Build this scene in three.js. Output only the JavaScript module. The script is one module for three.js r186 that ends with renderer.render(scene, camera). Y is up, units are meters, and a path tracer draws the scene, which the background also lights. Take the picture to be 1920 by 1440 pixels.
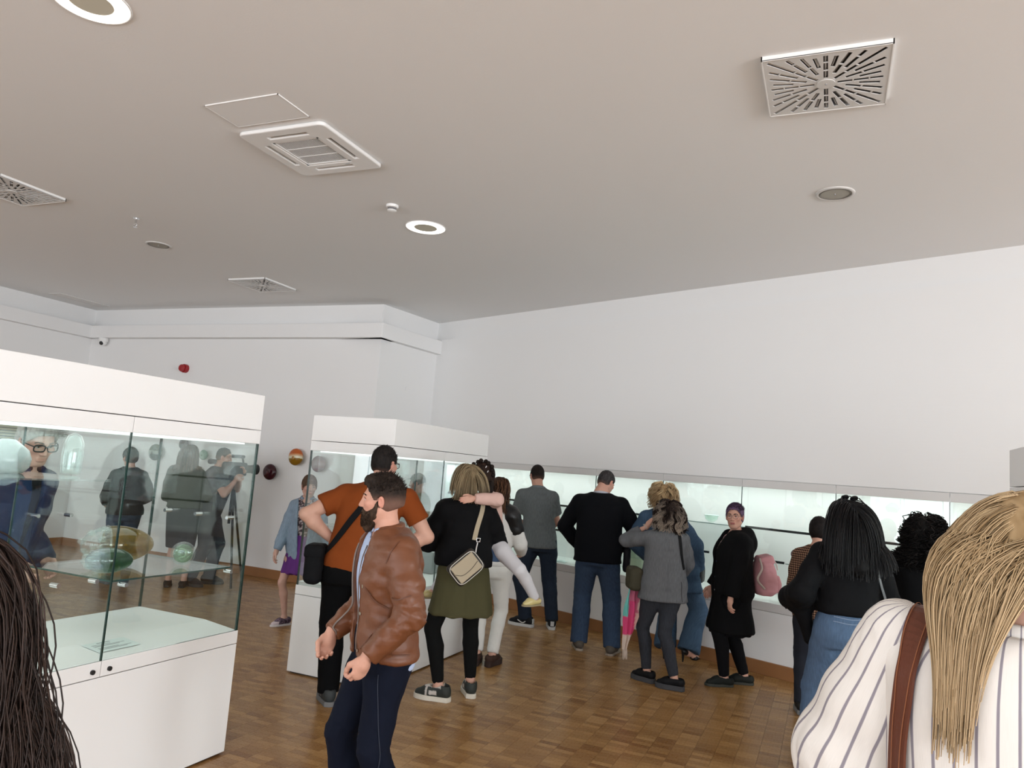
import * as THREE from 'three';
import { mergeGeometries, mergeVertices, toCreasedNormals } from 'three/addons/utils/BufferGeometryUtils.js';
import { RoundedBoxGeometry } from 'three/addons/geometries/RoundedBoxGeometry.js';
import { ImprovedNoise } from 'three/addons/math/ImprovedNoise.js';
import { RectAreaLightUniformsLib } from 'three/addons/lights/RectAreaLightUniformsLib.js';

// ---------------------------------------------------------------- camera, sky, daylight, exposure
const R = (d) => d * Math.PI / 180;
const scene = new THREE.Scene();
const camera = new THREE.PerspectiveCamera(54.59, 4 / 3, 0.05, 100);
camera.position.set(0, 1.72, 0);
camera.rotation.set(R(6.681), R(23.475), R(4.401), 'YXZ');
camera.updateMatrixWorld();
const renderer = new THREE.WebGLRenderer({ antialias: true });
renderer.toneMapping = THREE.LinearToneMapping;
renderer.toneMappingExposure = 1.04;
renderer.shadowMap.enabled = true;
RectAreaLightUniformsLib.init();
scene.background = new THREE.Color().setRGB(0.9, 1.0, 1.12);           // bright overcast sky beyond the windows

// room measures (metres): back wall z, left wall x, window walls behind and to the right, ceiling
const BACK_Z = -8.43, LEFT_X = -11.3, REAR_Z = 5.6, SIDE_X = 11.0, CEIL = 3.86, SOFFIT = 3.59;
const WA = R(21.74), WD = -6.96;                                       // long wall with the built-in vitrine: its turn and distance
const DAY = new THREE.Color().setRGB(0.965, 1.0, 1.045);
const REAR_WINDOWS = [[-9.6, 2.6], [-6.4, 2.6], [-3.2, 2.6], [0.0, 2.6], [3.2, 2.6], [6.4, 2.6]];   // centre x, width
const SIDE_WINDOWS = [[-1.7, 2.6], [1.3, 2.6], [4.2, 2.2]];                        // centre z, width
const WIN_LO = 0.35, WIN_HI = 3.25;
const REAR_POWER = 5.0, SIDE_POWER = 14;
function windowLight(x, y, z, w, h, tx, tz, power) {
  const l = new THREE.RectAreaLight(DAY, power, w, h);
  l.position.set(x, y, z); l.lookAt(tx, y, tz); scene.add(l);
}
for (const [x, w] of REAR_WINDOWS) windowLight(x, (WIN_LO + WIN_HI) / 2, REAR_Z - 0.06, w - 0.1, WIN_HI - WIN_LO - 0.1, x, 0, REAR_POWER);
for (const [z, w] of SIDE_WINDOWS) windowLight(SIDE_X - 0.06, (WIN_LO + WIN_HI) / 2, z, w - 0.1, WIN_HI - WIN_LO - 0.1, 0, z, SIDE_POWER);

// ---------------------------------------------------------------- helpers
let seed = 12345;
const rnd = () => { seed = (seed * 1664525 + 1013904223) >>> 0; return seed / 4294967296; };
const rr = (a, b) => a + (b - a) * rnd();
const lerp = (a, b, t) => a + (b - a) * t;
const clamp = (x, a, b) => Math.min(b, Math.max(a, x));
const sstep = (a, b, x) => { const t = clamp((x - a) / (b - a), 0, 1); return t * t * (3 - 2 * t); };
const V3 = (x, y, z) => new THREE.Vector3(x, y, z);
const noiseGen = new ImprovedNoise();
const nz = (x, y, z) => noiseGen.noise(x, y, z);
const lin = (r, g, b) => new THREE.Color().setRGB(r, g, b);
const usedNames = new Map();
function numbered(name) {
  const n = usedNames.get(name) ?? 0; usedNames.set(name, n + 1);
  return n ? `${name}_${String(n).padStart(3, '0')}` : name;
}
function mesh(name, geo, material, parent) {
  const m = new THREE.Mesh(geo, material); m.name = name; m.castShadow = m.receiveShadow = true; parent.add(m); return m;
}
function thing(name, label, category, pos = [0, 0, 0], turn = 0, group) {
  const o = new THREE.Group(); o.name = numbered(name); o.position.set(...pos); o.rotation.y = turn;
  o.userData = { label, category }; if (group) o.userData.group = group;
  scene.add(o); return o;
}
function struct(name, label, geo, material) {
  const o = geo ? new THREE.Mesh(geo, material) : new THREE.Group();
  o.name = name; o.castShadow = o.receiveShadow = true; o.userData = { label, category: name.split('_')[0], kind: 'structure' };
  scene.add(o); return o;
}
const at = (g, x, y, z) => g.translate(x, y, z);
const box = (x0, x1, y0, y1, z0, z1) => at(new THREE.BoxGeometry(x1 - x0, y1 - y0, z1 - z0), (x0 + x1) / 2, (y0 + y1) / 2, (z0 + z1) / 2);
const rbox = (x0, x1, y0, y1, z0, z1, r = 0.003, s = 2) => at(new RoundedBoxGeometry(x1 - x0, y1 - y0, z1 - z0, s, r), (x0 + x1) / 2, (y0 + y1) / 2, (z0 + z1) / 2);
const merge = (list) => mergeGeometries(list.map((g) => { const q = g.index ? g.toNonIndexed() : g; for (const k of Object.keys(q.attributes)) if (!['position', 'normal', 'uv'].includes(k)) q.deleteAttribute(k); return q; }));
function tube(pts, r, seg = 24, sides = 8, closed = false) {
  return new THREE.TubeGeometry(new THREE.CatmullRomCurve3(pts.map((p) => p.isVector3 ? p : V3(...p)), closed, 'centripetal'), seg, r, sides, closed);
}
const M = {};
function mat(key, rgb, rough = 0.6, extra = {}) {
  const C = extra.transmission !== undefined || extra.clearcoat !== undefined || extra.sheen !== undefined || extra.specularIntensity !== undefined ? THREE.MeshPhysicalMaterial : THREE.MeshStandardMaterial;
  return (M[key] = new C({ color: lin(...rgb), roughness: rough, metalness: 0, ...extra }));
}
function dataTex(w, h, fn, srgb = false) {
  const d = new Uint8Array(w * h * 4);
  for (let j = 0; j < h; j++) for (let i = 0; i < w; i++) { const c = fn(i / w, j / h, i, j), k = 4 * (j * w + i); d[k] = c[0] * 255; d[k + 1] = c[1] * 255; d[k + 2] = c[2] * 255; d[k + 3] = 255; }
  const t = new THREE.DataTexture(d, w, h); t.wrapS = t.wrapT = THREE.RepeatWrapping; t.magFilter = THREE.LinearFilter; t.minFilter = THREE.LinearMipmapLinearFilter; t.generateMipmaps = true;
  if (srgb) t.colorSpace = THREE.SRGBColorSpace; t.needsUpdate = true; return t;
}
// ---------------------------------------------------------------- materials of the room
const plasterBump = dataTex(256, 256, (u, v) => { const n = 0.5 + 0.25 * nz(u * 64, v * 64, 3.1) + 0.2 * nz(u * 16, v * 16, 8.7); return [n, n, n]; });
plasterBump.repeat.set(1.5, 1.5);
mat('plaster', [0.825, 0.82, 0.812], 0.9, { bumpMap: plasterBump, bumpScale: 0.0006 });   // the same white paint on walls, strips, recess and ceiling
M.ceiling = M.plaster;
mat('white', [0.84, 0.835, 0.82], 0.35);
mat('whiteMatt', [0.84, 0.83, 0.81], 0.6);
mat('offwhite', [0.66, 0.645, 0.625], 0.5);
mat('fascia', [0.68, 0.665, 0.65], 0.5);
mat('galvanised', [0.30, 0.30, 0.30], 0.6);
mat('dark', [0.012, 0.012, 0.013], 0.8);
mat('black', [0.01, 0.01, 0.011], 0.5);
mat('chrome', [0.75, 0.76, 0.77], 0.18, { metalness: 1 });
mat('frame', [0.35, 0.35, 0.36], 0.45);
mat('pane', [0.96, 0.99, 0.98], 0.0, { transmission: 1, thickness: 0, ior: 1.5 });
mat('caseGlass', [0.955, 0.985, 0.978], 0.0, { transmission: 1, thickness: 0, ior: 1.5 });
mat('glassEdge', [0.012, 0.035, 0.03], 0.12);
mat('led', [1, 1, 1], 0.5, { emissive: lin(0.92, 1.0, 0.98), emissiveIntensity: 3 });
mat('ring', [1, 1, 1], 0.5, { emissive: lin(1.0, 0.97, 0.90), emissiveIntensity: 2.4 });
mat('oak', [0.30, 0.135, 0.05], 0.4);

// ---------------------------------------------------------------- floor: mosaic parquet, strip by strip
const floor = struct('floor', 'brown mosaic parquet floor of small glossy oak strips', box(LEFT_X - 0.3, SIDE_X + 0.3, -0.2, -0.011, -12.5, REAR_Z + 0.3), mat('screed', [0.055, 0.026, 0.011], 0.7));
{
  const grain = dataTex(256, 128, (u, v) => { const n = 0.80 + 0.16 * nz(u * 6, v * 60, 1.3) + 0.10 * nz(u * 20, v * 120, 5.3); return [n, n, n]; });
  const rough = dataTex(128, 128, (u, v) => { const n = 0.86 + 0.3 * nz(u * 8, v * 8, 2.2) * 0.4; return [n, n, n]; });
  const tones = [[0.40, 0.21, 0.072], [0.46, 0.25, 0.092], [0.35, 0.175, 0.057], [0.50, 0.28, 0.108], [0.375, 0.195, 0.068], [0.29, 0.135, 0.042], [0.42, 0.225, 0.08]];
  const L = 0.13, W = 0.052, g = 0.0012;
  const stripGeo = new THREE.BoxGeometry(L - g, 0.012, W - g); stripGeo.translate(0, -0.006, 0);
  const mats = tones.map((t, i) => mat('strip' + i, t, 0.34, { map: grain, roughnessMap: rough, specularIntensity: 0.6 }));
  const whiteStrip = mat('strips', [1, 1, 1], 0.34, { map: grain, roughnessMap: rough, specularIntensity: 0.6 });
  const inRoom = (x, z) => x > LEFT_X && x < SIDE_X && z < REAR_Z && (z > BACK_Z || (x > -5.65)) && -Math.sin(WA) * x + Math.cos(WA) * z > WD - 0.05;
  const near = [], rest = [];
  for (let i = Math.floor(LEFT_X / L); i * L < SIDE_X; i++) for (let j = Math.floor(-10 / W); j * W < REAR_Z; j++) {
    const x = (i + 0.5) * L, z = (j + 0.5) * W + ((i % 2) ? 0.019 : 0); if (!inRoom(x, z)) continue;
    const block = Math.floor(rnd() * tones.length), t = rnd() < 0.5 ? block : Math.floor(rnd() * 5);
    const a = R(23.475), fwd = -Math.sin(a) * x - Math.cos(a) * z, side = Math.cos(a) * x - Math.sin(a) * z;   // strips in open view near the middle of the room
    const open = fwd > 3.9 && fwd < 6.4 && side > -0.95 && side < 1.2;
    (open ? near : rest).push([x, z, t, fwd, Math.floor(rnd() * 2)]);
  }
  near.sort((p, q) => p[3] - q[3]);
  while (near.length > 300) rest.push(near.pop());
  for (const [x, z, t, , f] of near) { const m = mesh('parquet_strip', stripGeo, mats[t], floor); m.position.set(x, 0, z); m.rotation.y = f * Math.PI; }
  const im = new THREE.InstancedMesh(stripGeo, whiteStrip, rest.length); im.name = 'parquet_strips'; im.userData = { kind: 'stuff', label: 'remaining oak strips of the parquet' };
  const mx = new THREE.Matrix4(), c = new THREE.Color();
  rest.forEach(([x, z, t, , f], i) => { mx.makeRotationY(f * Math.PI).setPosition(x, 0, z); im.setMatrixAt(i, mx); im.setColorAt(i, c.setRGB(...tones[t])); });
  im.receiveShadow = true; floor.add(im);
}

// ---------------------------------------------------------------- ceiling with its recessed edge, and walls
const wallDir = [Math.cos(WA), Math.sin(WA)], wallNormal = [-Math.sin(WA), Math.cos(WA)];
const onWall = (s, off = 0) => [s * wallDir[0] + (WD + off) * wallNormal[0], s * wallDir[1] + (WD + off) * wallNormal[1]];
const OPENINGS = [[-0.07, -3.936, 0.285, 0.285], [-6.755, -7.29, 0.285, 0.285], [-6.72, -4.05, 0.285, 0.285], [-3.395, -3.995, 0.295, 0.295], [-10.82, -7.78, 0.098, 0.398]];   // holes for vents: x, z, half sizes
{
  const sh = new THREE.Shape([[LEFT_X - 0.4, -12.5], [SIDE_X + 0.4, -12.5], [SIDE_X + 0.4, REAR_Z + 0.4], [LEFT_X - 0.4, REAR_Z + 0.4]].map((p) => new THREE.Vector2(...p)));
  for (const [x, z, a, b] of OPENINGS) sh.holes.push(new THREE.Path([[x - a, z - b], [x - a, z + b], [x + a, z + b], [x + a, z - b]].map((p) => new THREE.Vector2(...p))));
  struct('ceiling', 'flat white plaster ceiling with a recessed edge and openings for the vents', new THREE.ExtrudeGeometry(sh, { depth: 0.2, bevelEnabled: false }).rotateX(Math.PI / 2).translate(0, CEIL + 0.2, 0), M.ceiling);
}
const duct = (a, b, h) => merge([box(-a, a, h - 0.004, h, -b, b), box(-a, -a + 0.004, 0.001, h, -b, b), box(a - 0.004, a, 0.001, h, -b, b), box(-a, a, 0.001, h, -b, -b + 0.004), box(-a, a, 0.001, h, b - 0.004, b)]);   // sheet metal box open below
// back wall: wall face, bulkhead strip, recess above
{
  const w = struct('wall_back', 'white back wall with a projecting strip below the ceiling recess');
  mesh('wall_face', box(LEFT_X - 0.3, -5.645, 0, SOFFIT - 0.21, BACK_Z - 0.4, BACK_Z), M.plaster, w);
  mesh('recess_face', box(LEFT_X - 0.3, -5.69, SOFFIT - 0.21, CEIL, BACK_Z - 0.4, BACK_Z - 0.05), M.plaster, w);
  mesh('bulkhead_strip', rbox(LEFT_X - 0.1, -5.56, SOFFIT - 0.225, SOFFIT - 0.025, BACK_Z - 0.2, BACK_Z + 0.12, 0.004), M.plaster, w);
  const bb = struct('baseboard_back', 'brown wooden baseboard along the back wall'); mesh('board', rbox(LEFT_X, -5.64, 0, 0.125, BACK_Z - 0.01, BACK_Z + 0.02, 0.003), M.oak, bb);
}
{
  const w = struct('wall_left', 'white left wall with a projecting strip below the ceiling recess');
  mesh('wall_face', box(LEFT_X - 0.4, LEFT_X, 0, SOFFIT - 0.21, BACK_Z - 0.3, REAR_Z + 0.3), M.plaster, w);
  mesh('recess_face', box(LEFT_X - 0.4, LEFT_X - 0.05, SOFFIT - 0.21, CEIL, BACK_Z - 0.3, REAR_Z + 0.3), M.plaster, w);
  mesh('bulkhead_strip', rbox(LEFT_X - 0.2, LEFT_X + 0.12, SOFFIT - 0.225, SOFFIT - 0.025, BACK_Z - 0.1, REAR_Z, 0.004), M.plaster, w);
  const bb = struct('baseboard_left', 'brown wooden baseboard along the left wall'); mesh('board', rbox(LEFT_X - 0.01, LEFT_X + 0.02, 0, 0.125, BACK_Z, REAR_Z, 0.003), M.oak, bb);
}
// short return wall (pier) between back wall and long wall, square to the long wall
{
  const w = struct('wall_pier', 'narrow white return wall between the back wall and the long wall');
  const C0 = onWall(-8.66); const g = new THREE.Group(); w.add(g); g.name = 'pier'; g.position.set(C0[0], 0, C0[1]); g.rotation.y = R(-8.0);
  // local: z from the long wall out to the back wall's corner, x<0 is the solid side
  mesh('pier_face', box(-0.9, 0, 0, SOFFIT - 0.21, -0.3, 1.25), M.plaster, g);
  mesh('pier_recess', box(-0.9, -0.05, SOFFIT - 0.21, CEIL, -0.3, 1.2), M.plaster, g);
  mesh('pier_bulkhead', rbox(-0.9, 0.10, SOFFIT - 0.225, SOFFIT - 0.025, -0.02, 1.36, 0.004), M.plaster, g);
  mesh('pier_cover_plate', at(new THREE.CylinderGeometry(0.035, 0.035, 0.006, 24).rotateZ(Math.PI / 2), 0.003, 2.77, 0.62), M.plaster, g);
}
// window walls out of view: they let the daylight in
function windowWall(name, label, along, lo, hi, plane, wins, sign) {
  const w = struct(name, label);
  const bx = (a0, a1, y0, y1) => along === 'x' ? box(a0, a1, y0, y1, Math.min(plane, plane + sign * 0.3), Math.max(plane, plane + sign * 0.3)) : box(Math.min(plane, plane + sign * 0.3), Math.max(plane, plane + sign * 0.3), y0, y1, a0, a1);
  mesh('parapet', bx(lo, hi, 0, WIN_LO), M.plaster, w); mesh('lintel', bx(lo, hi, WIN_HI, CEIL), M.plaster, w);
  let a = lo; const s = [...wins].sort((p, q) => p[0] - q[0]);
  for (const [c, wd] of s) { mesh('wall_pier', bx(a, c - wd / 2, WIN_LO, WIN_HI), M.plaster, w); a = c + wd / 2; }
  mesh('wall_pier', bx(a, hi, WIN_LO, WIN_HI), M.plaster, w);
  return w;
}
windowWall('wall_rear', 'white wall with tall windows behind the visitors', 'x', LEFT_X - 0.4, SIDE_X + 0.4, REAR_Z, REAR_WINDOWS, 1);
windowWall('wall_side', 'white side wall with tall windows', 'z', -3.3, REAR_Z, SIDE_X, SIDE_WINDOWS, 1);
let windowCount = 0;
function windowUnit(cx, cz, w, alongX) {
  windowCount++; const o = struct(`window_${windowCount}`, 'tall window with a grey frame'); o.position.set(cx, 0, cz); if (!alongX) o.rotation.y = Math.PI / 2;
  const f = 0.05, h0 = WIN_LO, h1 = WIN_HI;
  mesh('window_frame', merge([box(-w / 2, w / 2, h0, h0 + f, -0.03, 0.03), box(-w / 2, w / 2, h1 - f, h1, -0.03, 0.03), box(-w / 2, -w / 2 + f, h0, h1, -0.03, 0.03), box(w / 2 - f, w / 2, h0, h1, -0.03, 0.03), box(-f / 2, f / 2, h0, h1, -0.03, 0.03)]), M.frame, o);
  mesh('pane', at(new THREE.PlaneGeometry(w / 2 - f, h1 - h0 - 2 * f), -w / 4, (h0 + h1) / 2, 0), M.pane, o);
  mesh('pane', at(new THREE.PlaneGeometry(w / 2 - f, h1 - h0 - 2 * f), w / 4, (h0 + h1) / 2, 0), M.pane, o);
}
for (const [x, w] of REAR_WINDOWS) windowUnit(x, REAR_Z + 0.08, w, true);
for (const [z, w] of SIDE_WINDOWS) windowUnit(SIDE_X + 0.08, z, w, false);

// long wall with the niche of the built-in vitrine
const NICHE0 = -8.2, NICHE1 = 2.2, NICHE_D = 0.42, SILL = 0.665, NICHE_TOP = 1.825;
{
  const w = struct('wall_right', 'long white wall above and below the built-in glass vitrine'); const o = onWall(0); w.position.set(o[0], 0, o[1]); w.rotation.y = -WA;
  mesh('wall_face', box(-9.2, 11.2, NICHE_TOP, SOFFIT, -0.5, 0), M.plaster, w);
  mesh('wall_recess', box(-9.2, 11.2, SOFFIT, CEIL, -0.5, -0.04), M.plaster, w);
  mesh('wall_base', box(-9.2, 11.2, 0, SILL - 0.082, -0.5, 0), M.plaster, w);
  mesh('niche_back', box(-9.2, 11.2, SILL - 0.1, NICHE_TOP, -0.55, -NICHE_D), M.whiteMatt, w);
  mesh('wall_end', box(-9.2, NICHE0, SILL - 0.082, NICHE_TOP, -0.5, 0), M.plaster, w);
  mesh('wall_end', box(NICHE1, 11.2, SILL - 0.082, NICHE_TOP, -0.5, 0), M.plaster, w);
  const bb = struct('baseboard_right', 'brown wooden baseboard along the long wall'); bb.position.copy(w.position); bb.rotation.y = -WA;
  mesh('board', rbox(-8.66, 8.6, 0, 0.125, -0.01, 0.022, 0.003), M.oak, bb);
}
// ---------------------------------------------------------------- the built-in vitrine: bays of glass, lit shelves
const bays = []; for (let s = -1.796; s > NICHE0 + 0.3; s -= 0.9255) bays.push(s); for (let s = -1.796 + 0.9255; s < NICHE1 - 0.2; s += 0.9255) bays.unshift(s);
const cuts = [NICHE1, ...bays, NICHE0];
const vitrine = thing('wall_vitrine', 'long lit glass vitrine built into the white wall', 'vitrine', [onWall(0)[0], 0, onWall(0)[1]], -WA);
{
  const led = mesh('led_strip', box(NICHE0 + 0.05, NICHE1 - 0.05, NICHE_TOP - 0.02, NICHE_TOP - 0.008, -0.075, -0.03), M.led, vitrine);
  mesh('niche_top', box(NICHE0, NICHE1, NICHE_TOP - 0.007, NICHE_TOP, -NICHE_D, -0.035), M.whiteMatt, vitrine);
  mesh('fascia_rebate', box(NICHE0, NICHE1, NICHE_TOP - 0.03, NICHE_TOP - 0.004, -0.036, -0.028), M.whiteMatt, vitrine);
  mesh('niche_floor', box(NICHE0, NICHE1, SILL - 0.09, SILL + 0.03, -NICHE_D, -0.14), M.whiteMatt, vitrine);
  const sl = new THREE.Shape([new THREE.Vector2(-0.14, SILL - 0.05), new THREE.Vector2(-0.14, SILL + 0.03), new THREE.Vector2(-0.012, SILL + 0.002), new THREE.Vector2(-0.012, SILL - 0.05)]);
  mesh('label_rail', new THREE.ExtrudeGeometry(sl, { depth: NICHE1 - NICHE0, bevelEnabled: false }).rotateY(-Math.PI / 2).translate(NICHE1, 0, 0), M.whiteMatt, vitrine);
  for (let i = 0; i + 1 < cuts.length; i++) {
    const a = cuts[i + 1] + 0.002, b = cuts[i] - 0.002;
    mesh('fascia_panel', rbox(a, b, 1.745, NICHE_TOP - 0.005, -0.02, 0.0, 0.002), M.fascia, vitrine);
    mesh('sill_panel', rbox(a, b, SILL - 0.079, SILL, -0.02, 0.002, 0.002), M.fascia, vitrine);
    mesh('pane', box(a, b, SILL, 1.745, -0.014, -0.006), M.caseGlass, vitrine);
    mesh('pane_edge', box(b - 0.001, b + 0.003, SILL, 1.745, -0.016, -0.004), M.glassEdge, vitrine);
  }
  for (const y of [1.352, 1.052]) for (const [a, b] of y > 1.2 ? [[NICHE0, -4.45], [-3.63, NICHE1]] : [[NICHE0, -4.0], [-3.63, -3.2], [-1.9, NICHE1]]) mesh('shelf_rail', box(a + 0.01, b - 0.01, y - 0.011, y + 0.011, -0.06, -0.045), M.black, vitrine);
  for (const [y, a, b] of [[1.345, -4.45, -3.63], [1.045, -3.2, -1.9], [1.345, NICHE0 + 0.02, -4.55], [1.045, NICHE0 + 0.02, -4.55]]) { mesh('glass_shelf', box(a, b, y - 0.004, y + 0.004, -NICHE_D + 0.01, -0.06), M.caseGlass, vitrine); mesh('shelf_edge', box(a, b, y - 0.004, y + 0.004, -0.0605, -0.057), mat('softEdge', [0.22, 0.30, 0.28], 0.2), vitrine); }
}
const LED = lin(0.92, 1.0, 0.98);
function ledLight(x, y, z, w, h, power, turn) { const l = new THREE.RectAreaLight(LED, power, w, h); const g = new THREE.Group(); g.position.set(x, y, z); g.rotation.y = turn; g.add(l); l.rotation.x = -Math.PI / 2; scene.add(g); return l; }
for (let i = 0; i < 3; i++) { const len = (NICHE1 - NICHE0) / 3, p = onWall(NICHE0 + (i + 0.5) * len, -0.0525); ledLight(p[0], NICHE_TOP - 0.023, p[1], len - 0.1, 0.045, 20, -WA); }

// ---------------------------------------------------------------- free-standing glass cases
const keyGeo = at(new THREE.CylinderGeometry(0.011, 0.011, 0.012, 16).rotateZ(Math.PI / 2), 0.004, 0, 0);
function glassCase(label, x0, x1, z0, z1, joint, turned = false) {
  const o = thing('display_case', label, 'display case', [(x0 + x1) / 2, 0, (z0 + z1) / 2]);
  const w = (x1 - x0) / 2, d = (z1 - z0) / 2, j = joint - (z0 + z1) / 2;
  mesh('plinth_foot', box(-w + 0.02, w - 0.02, 0, 0.02, -d + 0.02, d - 0.02), M.black, o);
  mesh('plinth', rbox(-w, w, 0.012, 0.608, -d, d, 0.003), M.white, o);
  const band = (y0, y1, name) => { for (const [a, b] of [[-d, j - 0.0015], [j + 0.0015, d]]) mesh(name, rbox(-w, w, y0, y1, a, b, 0.002), M.white, o); };
  band(0.612, 0.684, 'base_band'); band(1.767, 1.845, 'head_band');
  mesh('display_floor', box(-w + 0.012, w - 0.25, 0.684, 0.712, -d + 0.012, d - 0.012), M.whiteMatt, o);
  const sl = new THREE.Shape([new THREE.Vector2(w - 0.25, 0.684), new THREE.Vector2(w - 0.25, 0.712), new THREE.Vector2(w - 0.014, 0.687), new THREE.Vector2(w - 0.014, 0.684)]);
  mesh('label_slope', new THREE.ExtrudeGeometry(sl, { depth: 2 * d - 0.024, bevelEnabled: false }).translate(0, 0, -d + 0.012), M.whiteMatt, o);
  mesh('crown', rbox(-w, w, 1.849, 2.058, -d, d, 0.003), M.white, o);
  const y0 = 0.684, y1 = 1.767, t = 0.004;
  for (const [a, b] of [[-d + 0.008, j - 0.001], [j + 0.001, d - 0.008]]) {
    mesh('pane', box(w - 0.012, w - 0.004, y0, y1, a, b), M.caseGlass, o);
    mesh('pane', box(-w + 0.004, -w + 0.012, y0, y1, a, b), M.caseGlass, o);
  }
  for (const z of [-d + 0.008, d - 0.008]) mesh('pane', box(-w + 0.012, w - 0.012, y0, y1, z - t, z + t), M.caseGlass, o);
  const edge = (x, z, s = 0.006) => mesh('pane_edge', box(x - s, x + s, y0, y1, z - s, z + s), M.glassEdge, o);
  for (const x of [-w + 0.009, w - 0.009]) { for (const z of [-d + 0.009, d - 0.009]) edge(x, z); edge(x, j, 0.004); }
  for (const z of [j - 0.045, j + 0.045]) { const k = mesh('lock', keyGeo, M.black, o); k.position.set(w, 0.642, z); }
  mesh('lamp_panel', box(-w + 0.06, w - 0.06, 1.758, 1.766, -d + 0.06, d - 0.06), mat('casePanel', [1, 1, 1], 0.5, { emissive: LED, emissiveIntensity: 0.9 }), o);
  const l = ledLight((x0 + x1) / 2, 1.752, (z0 + z1) / 2, 2 * w - 0.14, 2 * d - 0.14, 1.1, 0);
  return o;
}
const case1 = glassCase('white display case with three blown glass pieces on a glass shelf', -3.94, -3.14, -3.52, -1.74, -2.63);
const case2 = glassCase('white display case that the man in the orange shirt stands at', -3.94, -3.14, -6.757, -5.015, -5.875);
const case3 = glassCase('white display case beside the woman with black curly hair', 0.94, 1.74, -5.05, -3.31, -4.18);
// ---------------------------------------------------------------- fittings in the ceiling and on the walls
function ringLight(label, x, z) {
  const o = thing('ring_downlight', label, 'ceiling light', [x, CEIL, z], 0, 'ring downlights in the ceiling');
  const prof = [[0.105, 0], [0.105, -0.008], [0.172, -0.008], [0.178, 0]].map((p) => new THREE.Vector2(...p));
  mesh('light_ring', new THREE.LatheGeometry(prof, 48), M.ring, o);
  mesh('rim', at(new THREE.TorusGeometry(0.181, 0.005, 8, 64).rotateX(Math.PI / 2), 0, -0.002, 0), M.whiteMatt, o);
  mesh('centre_disc', at(new THREE.CylinderGeometry(0.105, 0.105, 0.005, 40), 0, -0.0035, 0), mat('disc', [0.62, 0.60, 0.50], 0.7), o);
  const l = new THREE.RectAreaLight(lin(1, 0.97, 0.9), 2.2, 0.3, 0.3); l.position.set(x, CEIL - 0.012, z); l.rotation.x = -Math.PI / 2; scene.add(l);
}
ringLight('glowing ring downlight above the case with the amber glass egg', -3.41, -2.28);
ringLight('glowing ring downlight next to the smoke detector', -3.435, -5.668);

function speaker(label, x, z) {
  const o = thing('ceiling_speaker', label, 'speaker', [x, CEIL, z]);
  const P = (a) => new THREE.LatheGeometry(a.map((p) => new THREE.Vector2(...p)), 48);
  mesh('rim', P([[0.131, 0], [0.129, -0.009], [0.112, -0.011], [0.110, -0.004]]), M.offwhite, o);
  mesh('grille', P([[0.0001, -0.005], [0.09, -0.007], [0.108, -0.002]]), mat('grille', [0.40, 0.385, 0.34], 0.8), o);
  mesh('inner_ring', at(new THREE.TorusGeometry(0.1, 0.0025, 6, 48).rotateX(Math.PI / 2), 0, -0.008, 0), mat('ringDark', [0.2, 0.19, 0.17], 0.7), o);
  mesh('stud', at(new THREE.SphereGeometry(0.006, 12, 8), 0, -0.007, 0), M.frame, o);
}
speaker('round cream ceiling speaker near the long wall', -0.017, -5.546);
speaker('round cream ceiling speaker beside the sprinkler head', -6.745, -5.65);

function swirlDiffuser(label, x, z) {
  const o = thing('air_diffuser', label, 'air vent', [x, CEIL, z], 0, 'square swirl diffusers in the ceiling');
  const h = 0.2975, sh = new THREE.Shape([[-h, -h], [h, -h], [h, h], [-h, h]].map((p) => new THREE.Vector2(...p)));
  const slots = [], n = 32, lim = h - 0.03;
  for (let k = 0; k < n; k++) {
    const a = (k + 0.0) / n * Math.PI * 2, c = Math.cos(a), s = Math.sin(a), R1 = lim / Math.max(Math.abs(c), Math.abs(s));
    const rings = k % 4 === 0 ? [[0.055, 0.125], [0.132, 0.20], [0.207, R1]] : k % 2 ? [[0.16, Math.min(R1, 0.26)], [0.267, R1]] : [[0.10, 0.18], [0.188, R1]];
    for (const [r0, r1] of rings) { if (r1 - r0 < 0.02) continue; const w = 0.0105; slots.push([a, r0, r1, w]);
      sh.holes.push(new THREE.Path([[r0, -w], [r1, -w], [r1, w], [r0, w]].map(([p, q]) => new THREE.Vector2(p * c - q * s, p * s + q * c)))); }
  }
  mesh('face_plate', new THREE.ExtrudeGeometry(sh, { depth: 0.004, bevelEnabled: false }).rotateX(Math.PI / 2).translate(0, -0.020, 0), M.offwhite, o);
  mesh('rim', merge([box(-h, h, -0.026, 0, -h, -h + 0.006), box(-h, h, -0.026, 0, h - 0.006, h), box(-h, -h + 0.006, -0.026, 0, -h, h), box(h - 0.006, h, -0.026, 0, -h, h)]), M.whiteMatt, o);
  mesh('plenum', duct(0.284, 0.284, 0.34), M.galvanised, o);
  for (const [a, r0, r1, w] of slots) { const b = mesh('blade', new THREE.BoxGeometry(r1 - r0 - 0.004, 0.0015, w * 1.25), M.offwhite, o); b.rotation.set(0, -a, 0); b.position.set(Math.cos(a) * (r0 + r1) / 2, -0.014, Math.sin(a) * (r0 + r1) / 2); b.rotateX(0.95); }
  mesh('hub', at(new THREE.CylinderGeometry(0.045, 0.045, 0.004, 24), 0, -0.026, 0), M.offwhite, o);
  mesh('screw', at(new THREE.CylinderGeometry(0.005, 0.005, 0.004, 12), 0, -0.029, 0), M.frame, o);
}
swirlDiffuser('square air diffuser with radial slots near the round cream speaker by the long wall', -0.07, -3.936);
swirlDiffuser('square air diffuser with radial slots close to the back wall recess', -6.755, -7.29);
swirlDiffuser('square air diffuser with radial slots near the sprinkler head', -6.72, -4.05);

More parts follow.
